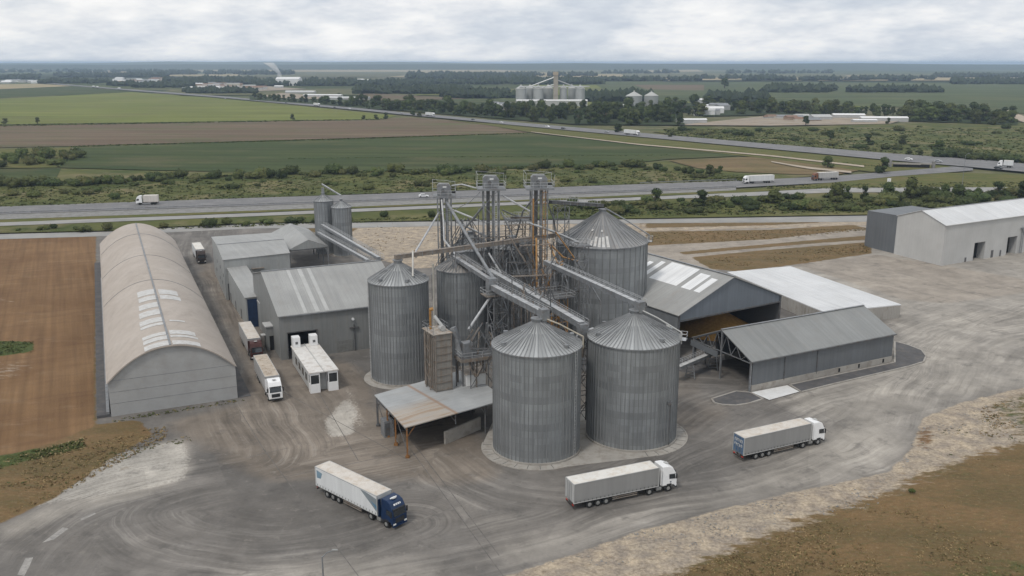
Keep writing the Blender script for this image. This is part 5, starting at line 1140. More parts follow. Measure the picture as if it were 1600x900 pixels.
# intake platform with inclined loader and chutes
o = S(745, 556, 147); T = thing('loading_platform', 'rust-stained raised platform between the drying tower and the left front silo', 'platform', o, R(24))
MB().box(-3.4, -1.6, 0, 4.2, 1.8, .15).build('deck', M['steel_dark'], T); MB().box(-3.4, -1.72, -.35, 4.2, -1.6, .22).build('edge_beam', M['rusty'], T); MB().box(-3.52, -1.7, -.35, -3.4, 1.8, .22).build('edge_beam', M['rusty'], T)
m = MB(); railing(m, [(-3.4, 1.8, .15), (-3.4, -1.6, .15), (4.2, -1.6, .15)], 1.1); m.build('railing', M['steel_light'], T)
for x_ in (-3.2, 0, 4): 
    for y_ in (1.6,): MB().beam((x_, y_, -o.z), (x_, y_, 0), .2).build('leg', M['steel_dark'], T)
m = MB(); m.beam((-2.6, .2, .2), (-3.8, 1.4, 5.2), 1.1, .9); m.box(-2.6, -.6, .15, -.9, 1, 2.7); m.build('hopper', M['steel'], T, bevel=.04)
m = MB()
for k, (x_, y_) in enumerate(((-2, -1), (-1.2, -.4), (0, -1), (.8, .2))): m.pipe([(x_, y_, 0), (x_ + .3, y_ - .4, -1.6), (-.8 + k * .15, -1.2, -3.3)], .14, 6)
m.build('chutes', M['rusty'], T)
# ------------------------------------------------------------------ unloading canopy, drying tower, white box
c0, c1, c2, c3 = G(633, 668, 5.2), G(790, 624, 5.2), G(768, 556, 6.0), G(585, 617, 5.6)
c2 = c1 + (c3 - c0) * 1.1; c2.z = 5.6; c2 = c1.lerp(c2, 1)
o = Vector((c0.x, c0.y, 0)); T = thing('unloading_canopy', 'low flat canopy with rust-streaked roof and orange posts left of the front silos', 'canopy', o)
rm = NT('rust_streaked_roof'); t = rm; oo = t.sepxyz(t.tc.outputs['Object'])
base = t.mix(t.ramp(t.noise(.25, 6, .6), .35, .65), (.34, .35, .355), (.42, .43, .43))
st = t.noise(1, 7, .65, t.map((.12, 1.1, 1), None, (0, 0, 0), (0, 0, 0)))
ru = t.math('MULTIPLY', t.ramp(st, .26, .52, .25, 1), t.math('MULTIPLY', t.ramp(oo[1], 8.5, 5.5), t.ramp(oo[0], 10.2, 8.8)))
base = t.mix(t.math('MULTIPLY', ru, .75), base, t.mix(t.ramp(st, .5, .62), (.43, .35, .27), (.36, .22, .11)))
l1 = t.ramp(t.math('ABSOLUTE', t.math('SUBTRACT', oo[0], 9.6)), .1, .5, 1, 0); base = t.mix(t.math('MULTIPLY', l1, .6), base, (.30, .15, .06))
base = t.mix(t.math('MULTIPLY', t.ramp(st, .52, .7), .4), base, (.26, .22, .18)); seam_ = t.ramp(t.math('FRACT', t.math('DIVIDE', oo[1], 1.0)), 0, .08, .8, 1)
M['rustroof'] = t.out(t.scalec(base, seam_), .6, .1)
q4 = [c - o for c in (c0, c1, c2, c3)]; d = (q4[1] - q4[0]); d.z = 0; d.normalize()
m = MB(); roof_slab(m, *q4, .16); orient(m.build('roof', M['rustroof'], T), None, d)
n3 = (q4[3] - q4[0]); n3.z = 0; n3.normalize()
for i, (f, g_) in enumerate([(0, 0), (0, .36), (0, .62), (0, .97)]):
    p = q4[0].lerp(q4[3], g_) + d * .35 + n3 * .15; m = MB(); m.beam((p.x, p.y, 0), (p.x, p.y, 5.15), .24 if i < 3 else .3); m.beam((p.x, p.y, 3.4), (p.x + d.x * 1.6, p.y + d.y * 1.6, 5.1), .1)
    m.box(p.x - .3, p.y - .3, 0, p.x + .3, p.y + .3, .35); m.build('post', M['rustpost'] if i < 3 else M['steel_dark'], T)
m = MB(); a, b = q4[0] + d * .35, q4[3] + d * .35
for k in range(3):
    p, q_ = a.lerp(b, k * .33), a.lerp(b, (k + 1) * .33); m.beam((p.x, p.y, .8), (q_.x, q_.y, 4.8), .1); m.beam((p.x, p.y, 4.6), (q_.x, q_.y, 4.8), .16)
m.build('bracing', M['steel_dark'], T)
for x_ in (9.6, 15.5):
    p = q4[0] + d * x_ + n3 * .4; m = MB(); m.beam((p.x, p.y, 3.2) if x_ < 10 else (p.x, p.y, 0), (p.x, p.y, 5.1), .2); m.beam((p.x, p.y, 3.6), (p.x - d.x * 1.2, p.y - d.y * 1.2, 5.1), .1); m.build('post' if x_ > 10 else 'bracket', M['steel_dark'], T)
m = MB(); a, b = q4[0] + d * 1 + n3 * 10, q4[0] + d * 18 + n3 * 10; m.face([(a.x, a.y, 0), (b.x, b.y, 0), (b.x, b.y, 5.1), (a.x, a.y, 5.1)]); m.build('shade_wall', M['dark'], T)  # black sheet standing for the shade below the canopy roof
m = MB(); a, b = q4[0] + d * 7.6 + n3 * .8, q4[0] + d * 15.5 + n3 * 2.4; m.beam((a.x, a.y, 1.1), (b.x, b.y, 1.1), .35, 2.2); wl = m.build('push_wall', M['conc'], None); wl.location = o
tag(wl, 'low pale concrete wall under the right end of the rusty canopy', 'wall')
p = G(603, 682); T = boxthing('control_cabinet', 'tall grey cabinet at the left back corner of the rusty canopy', 'cabinet', (p.x + .2, p.y + .6, 0), (1.7, 1.9, 2.9), R(26), M['steel'])
MB().box(-.7, -1.0, .3, .1, -.955, 2.5).build('door', M['steel_dark'], T)
o = G(682, 613, 5.45); T = thing('drying_tower', 'tall beige rust-stained drying tower standing on the canopy roof', 'tower', o, R(28))
dm = panel('dryer_sheet', (.27, .255, .23), 0, .7, .1, (.20, .125, .07), .6, .75, .1, .35, 2, 2.2)
hT = S(682, 524, o.y).z - o.z
MB().box(0, 0, 0, 2.9, 4.6, hT).build('body', dm, T)
m = MB()
for x_, y_ in ((0, 0), (2.9, 0), (0, 4.6), (-.5, 1.4), (-.5, 3.2), (0, 2.3)): m.beam((x_, y_, 0), (x_, y_, hT + .1), .2)
for k in range(8):
    z = .3 + k * hT / 8; m.beam((-.06, -.06, z), (2.96, -.06, z), .1); m.beam((-.06, 0, z), (-.06, 4.6, z), .1)
    if k % 2: m.beam((-.5, 1.4, z), (-.5, 3.2, z + 1.2), .08)
m.build('frame', M['rusty'], T)
m = MB(); 
for y_ in (.4, 1.2, 2.0, 2.8, 3.6, 4.3): m.tube((-.22, y_, .2), (-.22, y_, hT - .5), .1, 6)
m.build('riser_pipe', M['rusty'], T)
m = MB(); m.box(-.45, -.2, hT, 3.1, 4.8, hT + .14); m.build('roof_deck', plain('rusty_deck', (.36, .33, .29), .7, .2, 1, 0, .3, (.25, .14, .07), .7), T)
m = MB(); railing(m, [(-.4, 4.7, hT + .14), (-.4, -.1, hT + .14)], 1.2); railing(m, [(3.0, 1.4, hT + .14), (3.0, 4.7, hT + .14), (-.4, 4.7, hT + .14)], 1.2); m.build('railing', M['steel'], T)
m = MB(); m.tube((.6, 3.4, hT), (.6, 3.4, hT + 3.8), .22, 8); m.tube((.6, 3.4, hT + 3.6), (1.1, 3.2, hT + 3.7), .3, 8); m.build('stack', M['orange'], T)
m = MB(); m.pipe([(1.0, 2.6, hT + 2.6), (1.9, 1.4, hT + 1.0), (1.9, 1.4, hT + .1)], .28); m.tube((1.9, 1.0, hT + .7), (1.9, 2.0, hT + .7), .5, 12); m.build('fan', M['grey'], T)
p = S(677, 430, 152); m = MB(); m.tube((p.x - o.x, p.y - o.y, -5), (p.x - o.x, p.y - o.y, p.z - o.z + 2), .17, 8); pp = m.build('stand_pipe', plain('beige_stand_pipe', (.36, .34, .30), .6), None); pp.location = o; tag(pp, 'tall beige vertical pipe between the left silo and the beige-roofed silo', 'pipe')
o = G(729, 604, 5.45); T = thing('filter_box', 'square off-white metal box on the back of the rusty canopy roof', 'box', o, R(22))
MB().box(0, 0, 0, 3.6, 3.2, 2.1).build('body', M['white'], T, bevel=.03)
m = MB(); m.add([(-.15, -.15, 2.1), (3.75, -.15, 2.1), (3.75, 3.35, 2.1), (-.15, 3.35, 2.1), (1.8, 1.6, 2.5)], [(0, 1, 4), (1, 2, 4), (2, 3, 4), (3, 0, 4), (3, 2, 1, 0)]); m.build('lid', plain('dusty_lid', (.45, .40, .35), .8, .1, 1, 0, .3, (.3, .22, .16), .6), T)
MB().tube((1.8, 1.6, 2.4), (1.8, 1.6, 3.4), .3, 8).build('inlet', M['steel'], T)
# railed gangway right of E
o = G(1060, 575); a, b = S(1052, 566, 171), S(1112, 552, 177)
conveyor('low railed conveyor from the right front silo into the dark shed', Vector((32, 163, 3.2)), Vector((41.5, 172.5, 3.4)), .8, .6, M['steel'], M['grey'], 1, True, supports=(.3, .9))
# ------------------------------------------------------------------ vehicles
TRm = {}
def cabprof(): return [(6.0, .95), (7.9, .95), (8.32, .55), (8.42, .6), (8.45, 1.75), (8.25, 2.75), (7.75, 3.62), (7.1, 3.88), (6.05, 3.92)]
def trailer_side(name, c, ymin=.25, logo=False):
    t = NT(name); o = t.sepxyz(t.tc.outputs['Object'])
    f = t.ramp(t.noise(1, 5, .6, t.map((1.2, 1, .12))), .3, .7, .9, 1.06); bay = t.math('FRACT', t.math('DIVIDE', o[0], .62)); f = t.math('MULTIPLY', f, t.ramp(bay, 0, .1, .93, 1.0))
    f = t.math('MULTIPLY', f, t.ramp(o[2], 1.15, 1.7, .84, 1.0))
    return t.out(t.scalec(c, f), .55, 0, .4)
def make_truck(label, loc, rz, cab, side, top, group=None, L0=-8.2, L1=5.35, rear=None, detail=True, hT=4.0, open_top=False, dirty=(.38, .33, .27)):
    T = thing('articulated_lorry', label, 'lorry', loc, rz, group); W2 = 1.27
    # trailer
    m = MB(); m.box(L0, -W2, 1.12, L1, W2, hT); tr = m.build('trailer', side, T, bevel=.03)
    m = MB(); m.box(L0 + .05, -W2 + .05, hT - .02, L1 - .05, W2 - .05, hT + .03); m.build('roof', top, tr)
    if detail:
        m = MB()
        for a, b in (((L0, -W2, hT), (L1, -W2, hT)), ((L0, W2, hT), (L1, W2, hT)), ((L0, -W2, hT), (L0, W2, hT)), ((L1, -W2, hT), (L1, W2, hT)), ((L0, -W2, 1.15), (L1, -W2, 1.15)), ((L0, W2, 1.15), (L1, W2, 1.15))): m.beam(a, b, .09, .09)
        for x_, y_ in ((L0, -W2), (L0, W2), (L1, -W2), (L1, W2)): m.beam((x_, y_, 1.1), (x_, y_, hT), .11)
        m.build('frame', M['grey'], tr)
        m = MB(); m.box(L0 - .03, -W2 + .12, 1.25, L0 - .01, W2 - .12, hT - .1); rd = m.build('rear_door', rear or M['grey'], tr)
        m = MB()
        for y_ in (-.6, -.15, .15, .6): m.beam((L0 - .06, y_, 1.3), (L0 - .06, y_, hT - .15), .04)
        m.build('lock_bar', M['steel'], tr)
        m = MB()
        for i in range(21):
            x_ = L0 + .35 + i * .64
            for y_ in (-W2 - .015, W2 + .015): m.box(x_ - .03, y_ - .012, 1.05, x_ + .03, y_ + .012, 1.45)
        m.build('strap_buckles', M['dark'], tr)
    m = MB()
    for y_ in (-.45, .45): m.beam((L0 + .1, y_, 1.0), (L1 - .2, y_, 1.0), .14, .25)
    m.box(L0 + .02, -W2 + .05, .5, L0 + .14, W2 - .05, .66); m.beam((L0 + .3, -.45, .6), (L0 + .3, -.45, 1), .1); m.beam((L0 + .3, .45, .6), (L0 + .3, .45, 1), .1)
    for y_ in (-.5, .5): m.beam((2.3, y_, .12), (2.3, y_, 1.0), .14)
    m.beam((4.0, 0, .85), (6.2, 0, .85), .9, .25); m.build('chassis', M['chassis'], T)
    if detail:
        for y_ in (-1.2, 1.2):
            m = MB(); m.box(-2.1, y_ - .02, .48, 1.9, y_ + .02, .62); m.box(-2.1, y_ - .02, .78, 1.9, y_ + .02, .92); m.box(-1.5, y_ - .02, .48, -1.42, y_ + .02, 1.1); m.box(1.2, y_ - .02, .48, 1.28, y_ + .02, 1.1); m.build('side_guard', M['rusty'], T)
        for y_ in (-.95, .95): MB().box(L0 - .0, y_ - .22, .72, L0 + .06, y_ + .22, .88).build('tail_light', M['tail'], T)
        for y_ in (-1.0, 1.0): MB().box(4.4 + .7, y_ - .22, .45, 5.9, y_ + .22, 1.0).build('fuel_tank', M['rim'], T, bevel=.05)
    for x_ in ((-5.7, -4.4, -3.1, 3.9, 7.05) if detail else ((-5.4, -4.0, 3.9, 7.0) if L0 < -6 else (L0 + 1.3, L0 + 2.6, 7.0))):
        for y_ in (-1.08, 1.08):
            s_ = 1 if y_ > 0 else -1; dw = .5 if x_ > 3.5 and x_ < 5 else .36
            w = MB().tube((x_, y_ - s_ * dw / 2, .51), (x_, y_ + s_ * .17, .51), .51, 18).build('wheel', M['rubber'], T)
            if detail:
                r_ = MB().tube((x_, y_ + s_ * .12, .51), (x_, y_ + s_ * .185, .51), .28, 14); r_.tube((x_, y_ + s_ * .15, .51), (x_, y_ + s_ * .23, .51), .11, 8); r_.build('rim', M['rim'], w)
    # cab
    pr = cabprof(); n = len(pr); m = MB(); wy = lambda z: 1.24 - .10 * max(0, (z - 2.2) / 1.7)
    m.add([(x, -wy(z), z) for x, z in pr] + [(x, wy(z), z) for x, z in pr], [tuple(range(n)), tuple(range(2 * n - 1, n - 1, -1))] + [(i, n + i, n + (i + 1) % n, (i + 1) % n) for i in range(n)])
    cb_ = m.build('cab', cab, T, bevel=.10 if detail else 0)
    def on(x, z, y, off=.03): return (x + off, y, z + off * .4)
    m = MB(); m.face([on(8.425, 1.85, -1.05), on(8.425, 1.85, 1.05), on(8.25, 2.72, .98), on(8.25, 2.72, -.98)]); m.build('windscreen', M['glass'], cb_)
    for s_ in (-1, 1):
        m = MB(); y0, y1 = s_ * 1.262, s_ * 1.215; q = [(7.15, y0, 1.95), (8.2, y0, 1.85), (8.1, y1, 2.6), (7.15, y1, 2.65)]; m.face(q if s_ < 0 else q[::-1]); m.build('side_window', M['glass'], cb_)
        if detail:
            m = MB(); m.box(8.2, s_ * 1.42 - .09, 1.9, 8.34, s_ * 1.42 + .09, 2.65); m.beam((8.2, s_ * 1.2, 2.6), (8.27, s_ * 1.42, 2.55), .05); m.build('mirror', M['dark'], cb_)
            MB().box(8.43, s_ * .95 - .22, .72, 8.49, s_ * .95 + .22, .92).build('headlight', M['lamp'], cb_)
            m = MB(); m.box(4.95, s_ * 1.0 - .26, 1.05, 5.9, s_ * 1.0 + .26, 1.1); m.box(6.3, s_ * 1.25 - .03, .45, 6.6, s_ * 1.25 + .03, 1.0); m.build('step', M['dark'], cb_)
            m = MB(); m.beam((5.75, s_ * 1.18, 1.2), (5.75, s_ * 1.18, 3.7), .45, .06); m.build('wind_deflector', cab, cb_)
    m = MB(); m.box(8.42, -.75, .95, 8.475, .75, 1.6); m.build('grille', M['dark'], cb_)
    m = MB(); m.box(8.3, -1.2, .42, 8.5, 1.2, .68); m.build('bumper', M['dark'] if cab is not M['cabblue'] else M['cabblue'], cb_)
    if detail:
        m = MB(); m.box(8.2, -1.05, 2.8, 8.42, 1.05, 2.92); m.build('sun_visor', M['dark'], cb_)
        m = MB(); m.box(7.0, -.3, 3.9, 7.5, .3, 3.98); m.build('roof_hatch', M['grey'], cb_)
        m = MB(); m.box(6.75, -1.262, .95, 7.55, -1.25, 1.2); m.box(6.75, 1.25, .95, 7.55, 1.262, 1.2); m.build('wheel_arch', M['dark'], cb_)
    return T
def place(rear, front, side=-1, half=1.27):
    """rear/front: ground pixels of the near side line; side +1 when the near side is the vehicle's left"""
    a, b = G(*rear), G(*front); d = (b - a).normalized(); n = Vector((-d.y, d.x, 0))
    away = n if n.y > 0 else -n; c = (a + b) / 2 + away * half
    return Vector((c.x, c.y, 0)), math.atan2(d.y, d.x)
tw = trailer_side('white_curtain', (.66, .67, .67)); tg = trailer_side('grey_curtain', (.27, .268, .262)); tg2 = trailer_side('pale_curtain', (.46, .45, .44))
topw = plain('dusty_trailer_roof', (.60, .56, .51), .8, .08, .5, 0, .2, (.42, .32, .22), .55); topw2 = plain('white_trailer_roof', (.68, .66, .62), .8, .06, .5, 0, .2, (.48, .38, .27), .5)
topb = plain('brown_streaked_trailer_roof', (.46, .40, .33), .8, .12, .8, 0, .2, (.22, .15, .10), .8)
loc, rz = place((500, 772), (606, 826)); TA = make_truck('white trailer lorry with deep blue cab turning in the foreground', loc + Vector((0, 0, .02)), rz, M['cabblue'], tw, topw)
# blue-grey slanted panels of the livery on the trailer side
m = MB(); y_ = -1.285
m.face([(5.3, y_, 1.6), (5.3, y_, 3.5), (3.0, y_, 3.85), (1.9, y_, 3.85)]); lv = m.build('livery_panel', plain('grey_blue_livery', (.22, .25, .27), .5), TA)
MB().face([(5.3, y_ - .004, 1.9), (5.3, y_ - .004, 2.5), (4.0, y_ - .004, 2.9)]).build('livery_stripe', plain('blue_livery', (.08, .20, .32), .5), lv)
MB().face([(-7.9, y_, 2.4), (-7.0, y_, 2.5), (-6.6, y_, 3.4), (-7.9, y_, 3.6)]).build('livery_panel', plain('blue_corner_livery', (.18, .27, .34), .5), TA)
def text_part(txt, parent, loc, rot, size, mat, name):
    c = bpy.data.curves.new(name, 'FONT'); c.body = txt; c.size = size; c.align_x = 'CENTER'; c.align_y = 'CENTER'; c.extrude = .004
    o = bpy.data.objects.new(name, c); COL.objects.link(o); dg = bpy.context.evaluated_depsgraph_get(); me = bpy.data.meshes.new_from_object(o.evaluated_get(dg))
    bpy.data.objects.remove(o); o = bpy.data.objects.new(name, me); COL.objects.link(o); me.materials.clear(); me.materials.append(mat); o.parent = parent; o.location = loc; o.rotation_euler = rot; return o
cabA = [k for k in kids(TA) if k.name.startswith('cab')][0]
MB().box(7.15, -.55, 3.93, 7.3, .55, 4.02).build('marker_light_bar', M['cabwhite'], cabA)
m = MB()
for i, w_ in enumerate((.16, .1, .14, .1, .15, .1, .12)): y0 = -.62 + i * .18; m.face([(8.02, y0, 3.24), (8.02, y0 + w_, 3.24), (7.9, y0 + w_, 3.45), (7.9, y0, 3.45)])
m.build('headboard_lettering', M['cabwhite'], cabA)
loc, rz = place((897, 799), (1054, 766)); TG = make_truck('grey curtain-sided lorry with white cab passing before the front silos', loc + Vector((0, 0, .02)), rz, M['cabwhite'], tg, topw2)
cabG = [k for k in kids(TG) if k.name.startswith('cab')][0]
MB().box(7.3, -1.27, 1.35, 7.5, -1.262, 1.55).build('blue_badge', M['cabblue'], cabG)
loc, rz = place((1160, 723), (1287, 693)); TH = make_truck('grey lorry with blue lettered rear doors heading right past the yard kerb', loc + Vector((0, 0, .02)), rz, M['cabwhite'], tg, topw, rear=plain('blue_rear_door', (.07, .14, .25), .5, .3, 2, 0, .4, (.3, .3, .3), .7))
m = MB(); x_ = -8.26
for (y0, z0, w_, h_) in ((-.9, 3.0, .5, .5), (-.2, 3.05, .6, .45), (.5, 3.0, .4, .5), (-.9, 2.3, .4, .4), (-.3, 2.2, .55, .5), (.4, 2.35, .5, .35)):
    m.box(x_ - .01, y0, z0, x_, y0 + w_ * .3, z0 + h_); m.box(x_ - .01, y0, z0 + h_ - .1, x_, y0 + w_, z0 + h_); m.box(x_ - .01, y0 + w_ - .12, z0, x_, y0 + w_, z0 + h_)
m.build('door_lettering', M['white'], TH)
def center_truck(px, py, rz): p = G(px, py); return Vector((p.x, p.y, .02)), rz
rl = math.atan2(172.1 - 153.4, -51.2 + 42.8) + math.pi
make_truck('grey trailer lorry with white cab, foremost in the lane queue', Vector((-46.4, 161.0, .02)), rl, M['cabwhite'], tg2, topb)
make_truck('beige trailer lorry with dark red cab, second in the lane queue', Vector((-56.2, 184.2, .02)), rl - .0, M['cabred'], tg2, topw)
make_truck('white trailer lorry with dark brown cab farthest up the lane by the arched warehouse', Vector((-98.7, 276.5, .02)), math.atan2(-31.2, 13.2) + .03, M['cabdark'], tw, topw2, L0=-6.5)
# motorway lorries
def road_truck(rear, front, cab, side, top, label, L0=-8.2, z=.65):
    loc, rz = place(rear, front); loc.z = z; return make_truck(label, loc, rz, cab, side, top, None, L0=L0, detail=False)
def at_scale(px, py, ang, z=.65):
    p = G(px, py, z); return Vector((p.x, p.y, z)), ang
angM = math.atan2(390.9 - 369.9, -84.4 + 213.3)
l_, a_ = at_scale(246, 319, angM + math.pi); make_truck('white lorry driving left on the near motorway beyond the arched warehouse', l_, a_, M['cabwhite'], trailer_side('white_box', (.60, .56, .52)), topw2, None, L0=-.6, detail=False)
l_, a_ = at_scale(1185, 286, angM * 1.7 + math.pi); make_truck('long white lorry with white cab driving left on the near motorway', l_, a_, M['cabwhite'], tw, topw2, None, detail=False)
l_, a_ = at_scale(1291, 281, angM * 1.9 + math.pi); make_truck('lorry with orange cab and pale trailer on the near motorway curve', l_, a_, M['cabor'], tg2, topw2, None, L0=-6.5, detail=False)
l_, a_ = at_scale(1584, 262, R(-32) , 1.3); make_truck('white box lorry seen obliquely at the far right of the motorway', l_, a_ + math.pi, M['cabwhite'], tw, topw2, None, L0=0.5, detail=False)
def farang(px): 
    i = min(range(len(FA) - 1), key=lambda k: abs(800 + F * FA[k].x / (FA[k].y * CP + H * SP) - px)); v = FA[i + 1] - FA[i]; return math.atan2(v.y, v.x)
for px, py, lab, ln in ((987, 210.5, 'cream tanker-like lorry on the far motorway by a dark tree', -8.2), (672, 181.3, 'white lorry on the far motorway left of the dark wood', -8.2), (495, 165.5, 'white lorry on the far motorway beyond the green crop', -8.2), (146, 136.5, 'first small white lorry in the distance on the far motorway', -6), (152, 137.2, 'second small white lorry close behind the first on the far motorway', -6), (186, 139.6, 'third small white lorry far off on the motorway at the left', -6)):
    l_, a_ = at_scale(px, py, farang(px), 1.3); make_truck(lab, l_, a_, M['cabwhite'], tw, topw2, None, L0=ln, detail=False)
# cars
def make_car(label, loc, rz, paint, group=None, van=False):
    T = thing('car', label, 'car', loc, rz, group); k = 1.35 if van else 1
    prof = [(-2.2, .35), (2.2, .35), (2.25, .75), (1.3, .95), (.5, 1.45 * k), (-1.3, 1.5 * k), (-2.1, 1.0 * (k if van else 1)), (-2.25, .8)]
    n = len(prof); m = MB(); m.add([(x, -.88 + .12 * (z > 1.2), z) for x, z in prof] + [(x, .88 - .12 * (z > 1.2), z) for x, z in prof], [tuple(range(n)), tuple(range(2 * n - 1, n - 1, -1))] + [(i, n + i, n + (i + 1) % n, (i + 1) % n) for i in range(n)])
    b = m.build('body', paint, T, bevel=.06)
    m = MB(); m.face([(1.2, -.72, 1.02), (1.2, .72, 1.02), (.55, .68, 1.42 * k), (.55, -.68, 1.42 * k)]); m.build('windscreen', M['glass'], b)
    for s_ in (-1, 1): m = MB(); q = [(-1.5, s_ * .895, 1.0), (1.0, s_ * .895, 1.0), (.45, s_ * .79, 1.38 * k), (-1.2, s_ * .79, 1.4 * k)]; m.face(q if s_ < 0 else q[::-1]); m.build('side_window', M['glass'], b)
    for x_ in (-1.4, 1.4):
        for y_ in (-.78, .78): MB().tube((x_, y_ - .11, .33), (x_, y_ + .11, .33), .33, 12).build('wheel', M['rubber'], T)
    return T
cp = {'w': M['cabwhite'], 'd': plain('dark_car_paint', (.03, .035, .04), .3), 's': plain('silver_car_paint', (.4, .41, .42), .3, .05, 1, .4)}
l_, a_ = at_scale(662, 308, angM); make_car('white car on the near motorway just left of the elevator towers', l_, a_, cp['w'])
for px, py, c_, lab, vn in ((352, 154.5, 's', 'silver car far left on the far motorway', 0), (447, 161, 'd', 'dark car on the far motorway beyond the green crop', 0), (523, 168.4, 'd', 'dark car right of the white lorry on the far motorway', 0), (546, 170.7, 'w', 'white car midway along the far motorway', 0), (628, 177.6, 's', 'silver car left of the white lorry by the wood', 0), (739, 187.6, 'd', 'dark car on the far motorway before the wood', 0), (784, 192, 'w', 'white car on the far motorway in front of the wood', 0), (856, 199, 'w', 'white van on the far motorway under the distant silos', 1), (880, 201.5, 'd', 'dark car on the far motorway right of the white van', 0), (948, 207, 's', 'silver car just left of the cream lorry', 0), (1420, 250, 'w', 'white car on the far motorway near the underpass', 0), (1466, 253.5, 's', 'silver car right of the underpass', 0), (1560, 264, 'd', 'dark car left of the white box lorry at the right', 0)):
    l_, a_ = at_scale(px, py, farang(px), 1.3); make_car(lab, l_, a_, cp[c_], None, bool(vn))
# ------------------------------------------------------------------ street furniture
def lamp_post(label, px, Y, hgt, arm, dirx, base_px=None):
    T = thing('street_lamp', label, 'street lamp', (px[0], px[1], 0)); MB().tube((0, 0, 0), (0, 0, hgt - .8), .13, 10, .08).build('pole', M['steel'], T)
    m = MB(); m.pipe([(0, 0, hgt - .9), (arm * .4 * dirx, 0, hgt - .25), (arm * dirx, 0, hgt)], .06); m.build('arm', M['steel'], T)
    MB().box(arm * dirx - .35, -.14, hgt - .05, arm * dirx + .35, .14, hgt + .1).build('lamp_head', M['rim'], T, bevel=.03)
p = S(503, 866, 92); lamp_post('grey street lamp with curved arm at the bottom edge of the yard', (p.x, p.y), 92, S(525, 860, 92).z, 1.5, 1)
p = G(1501, 308); lamp_post('tall thin mast beyond the white warehouse at the right', (p.x, p.y), p.y, 20, 1.4, 1)
p = G(1388, 293); T = thing('road_sign', 'small white road sign on a thin post by the service road', 'sign', p); MB().tube((0, 0, 0), (0, 0, 4.2), .12).build('post', M['steel'], T); MB().box(-.9, -.08, 2.9, .9, 0, 4.6).build('plate', M['cabwhite'], T)
p = G(1022, 328); T = thing('marker_post', 'short white marker post below the dark roadside tree', 'post', p); MB().tube((0, 0, 0), (0, 0, 1.5), .25).build('post', M['cabwhite'], T); MB().tube((0, 0, 1.5), (0, 0, 1.8), .28, 8, .1).build('cap', M['cabwhite'], T)
# ------------------------------------------------------------------ distant hills
def hills(name, pts, Y, depth, label, mat):
    m = MB(); P = [(S(x, y, Y).x, S(x, y, Y).z) for x, y in pts]; n = len(P); g = random.Random(len(pts))
    rows = [(0, 0), (.35, .62), (.5, .9), (.6, 1), (.75, .8), (1, 0)]
    vs = []
    for f, h in rows:
        for x, z in P: vs.append((x * (1 + (f - .6) * depth / Y), Y + (f - .6) * depth, max(-.3, z * h * (1 + .0 * g.random()))))
    m.add(vs, [(j * n + i, j * n + i + 1, (j + 1) * n + i + 1, (j + 1) * n + i) for j in range(len(rows) - 1) for i in range(n - 1)])
    o = m.build(name, mat, None, smooth=True); tag(o, kind='structure')
hills('hills', [(-300, 99.6), (0, 98.5), (120, 98.8), (200, 97.6), (260, 96), (330, 97), (430, 96.2), (520, 97.2), (600, 96.6), (680, 97.4), (740, 98.8), (790, 99.4), (900, 98.4), (980, 99.3), (1100, 99.5), (1300, 99.8), (1500, 100.5), (1900, 101)], 13500, 4000, '', M['bluegreen'])
hills('hills', [(-300, 101), (0, 100.6), (180, 101.2), (300, 100.2), (420, 100.9), (600, 100.4), (760, 99.9), (850, 99.4), (900, 98.8), (960, 99.5), (1040, 99.9), (1200, 99.7), (1290, 98.9), (1360, 98.7), (1420, 99.8), (1500, 100.6), (1700, 101.5), (1900, 102)], 9500, 2500, '', M['wood'])
# ------------------------------------------------------------------ vegetation
def crown_mesh(name, seed, lobes, nq, sz, mats, trunk=None, flat=.9):
    g = random.Random(seed); m = MB(); tot = sum(l[3] ** 2 for l in lobes)
    for (x, y, z, r) in lobes:
        # rough dark core so the crown is not hollow
        bm = bmesh.new(); bmesh.ops.create_icosphere(bm, subdivisions=2, radius=r * .78)
        m.m = 0
        vs = []
        for v in bm.verts:
            k = 1 + g.uniform(-.22, .16); vs.append((x + v.co.x * k, y + v.co.y * k, z + v.co.z * k * flat))
        m.add(vs, [tuple(v.index for v in f.verts) for f in bm.faces]); bm.free()
        for _ in range(int(nq * r * r / tot)):
            d = Vector((g.gauss(0, 1), g.gauss(0, 1), g.gauss(0, 1) + .25)).normalized(); k = r * g.uniform(.72, 1.13); c = Vector((x, y, z)) + Vector((d.x * k, d.y * k, d.z * k * flat))
            if c.z < .05: c.z = .05
            nn = (d + Vector((g.gauss(0, .5), g.gauss(0, .5), g.gauss(0, .5) + .2))).normalized(); a = nn.orthogonal().normalized(); b = nn.cross(a); th = g.uniform(0, 6.3); a, b = a * math.cos(th) + b * math.sin(th), b * math.cos(th) - a * math.sin(th)
            s_ = sz * g.uniform(.55, 1.3); m.m = 1 if g.random() < .35 else 0
            m.face([c - a * s_, c + b * s_ * .6 - a * .2 * s_, c + a * s_ * .9, c - b * s_ * .7])
    if trunk:
        m.m = 2; m.tube((0, 0, 0), (0, 0, trunk * .6), trunk * .045, 7, trunk * .03); 
        for k in range(4): a = k * 1.6 + seed; m.tube((0, 0, trunk * .3), (math.cos(a) * trunk * .2, math.sin(a) * trunk * .2, trunk * .62), trunk * .02, 5, trunk * .01)
    o = m.build(name, mats + [M['trunk']]); me = o.data; bpy.data.objects.remove(o); return me
g = random.Random(77)
def tree_lobes(h, w, g, n=9):
    L_ = []
    for i in range(n):
        a = g.uniform(0, 6.28); f = g.random(); z = h * (.17 + .64 * f); rr = w * .5 * (1 - .6 * abs(f - .3)) * g.uniform(.3, .62); L_.append((math.cos(a) * rr, math.sin(a) * rr, z, w * g.uniform(.20, .30)))
    L_.append((0, 0, h * .84, w * .2)); return L_
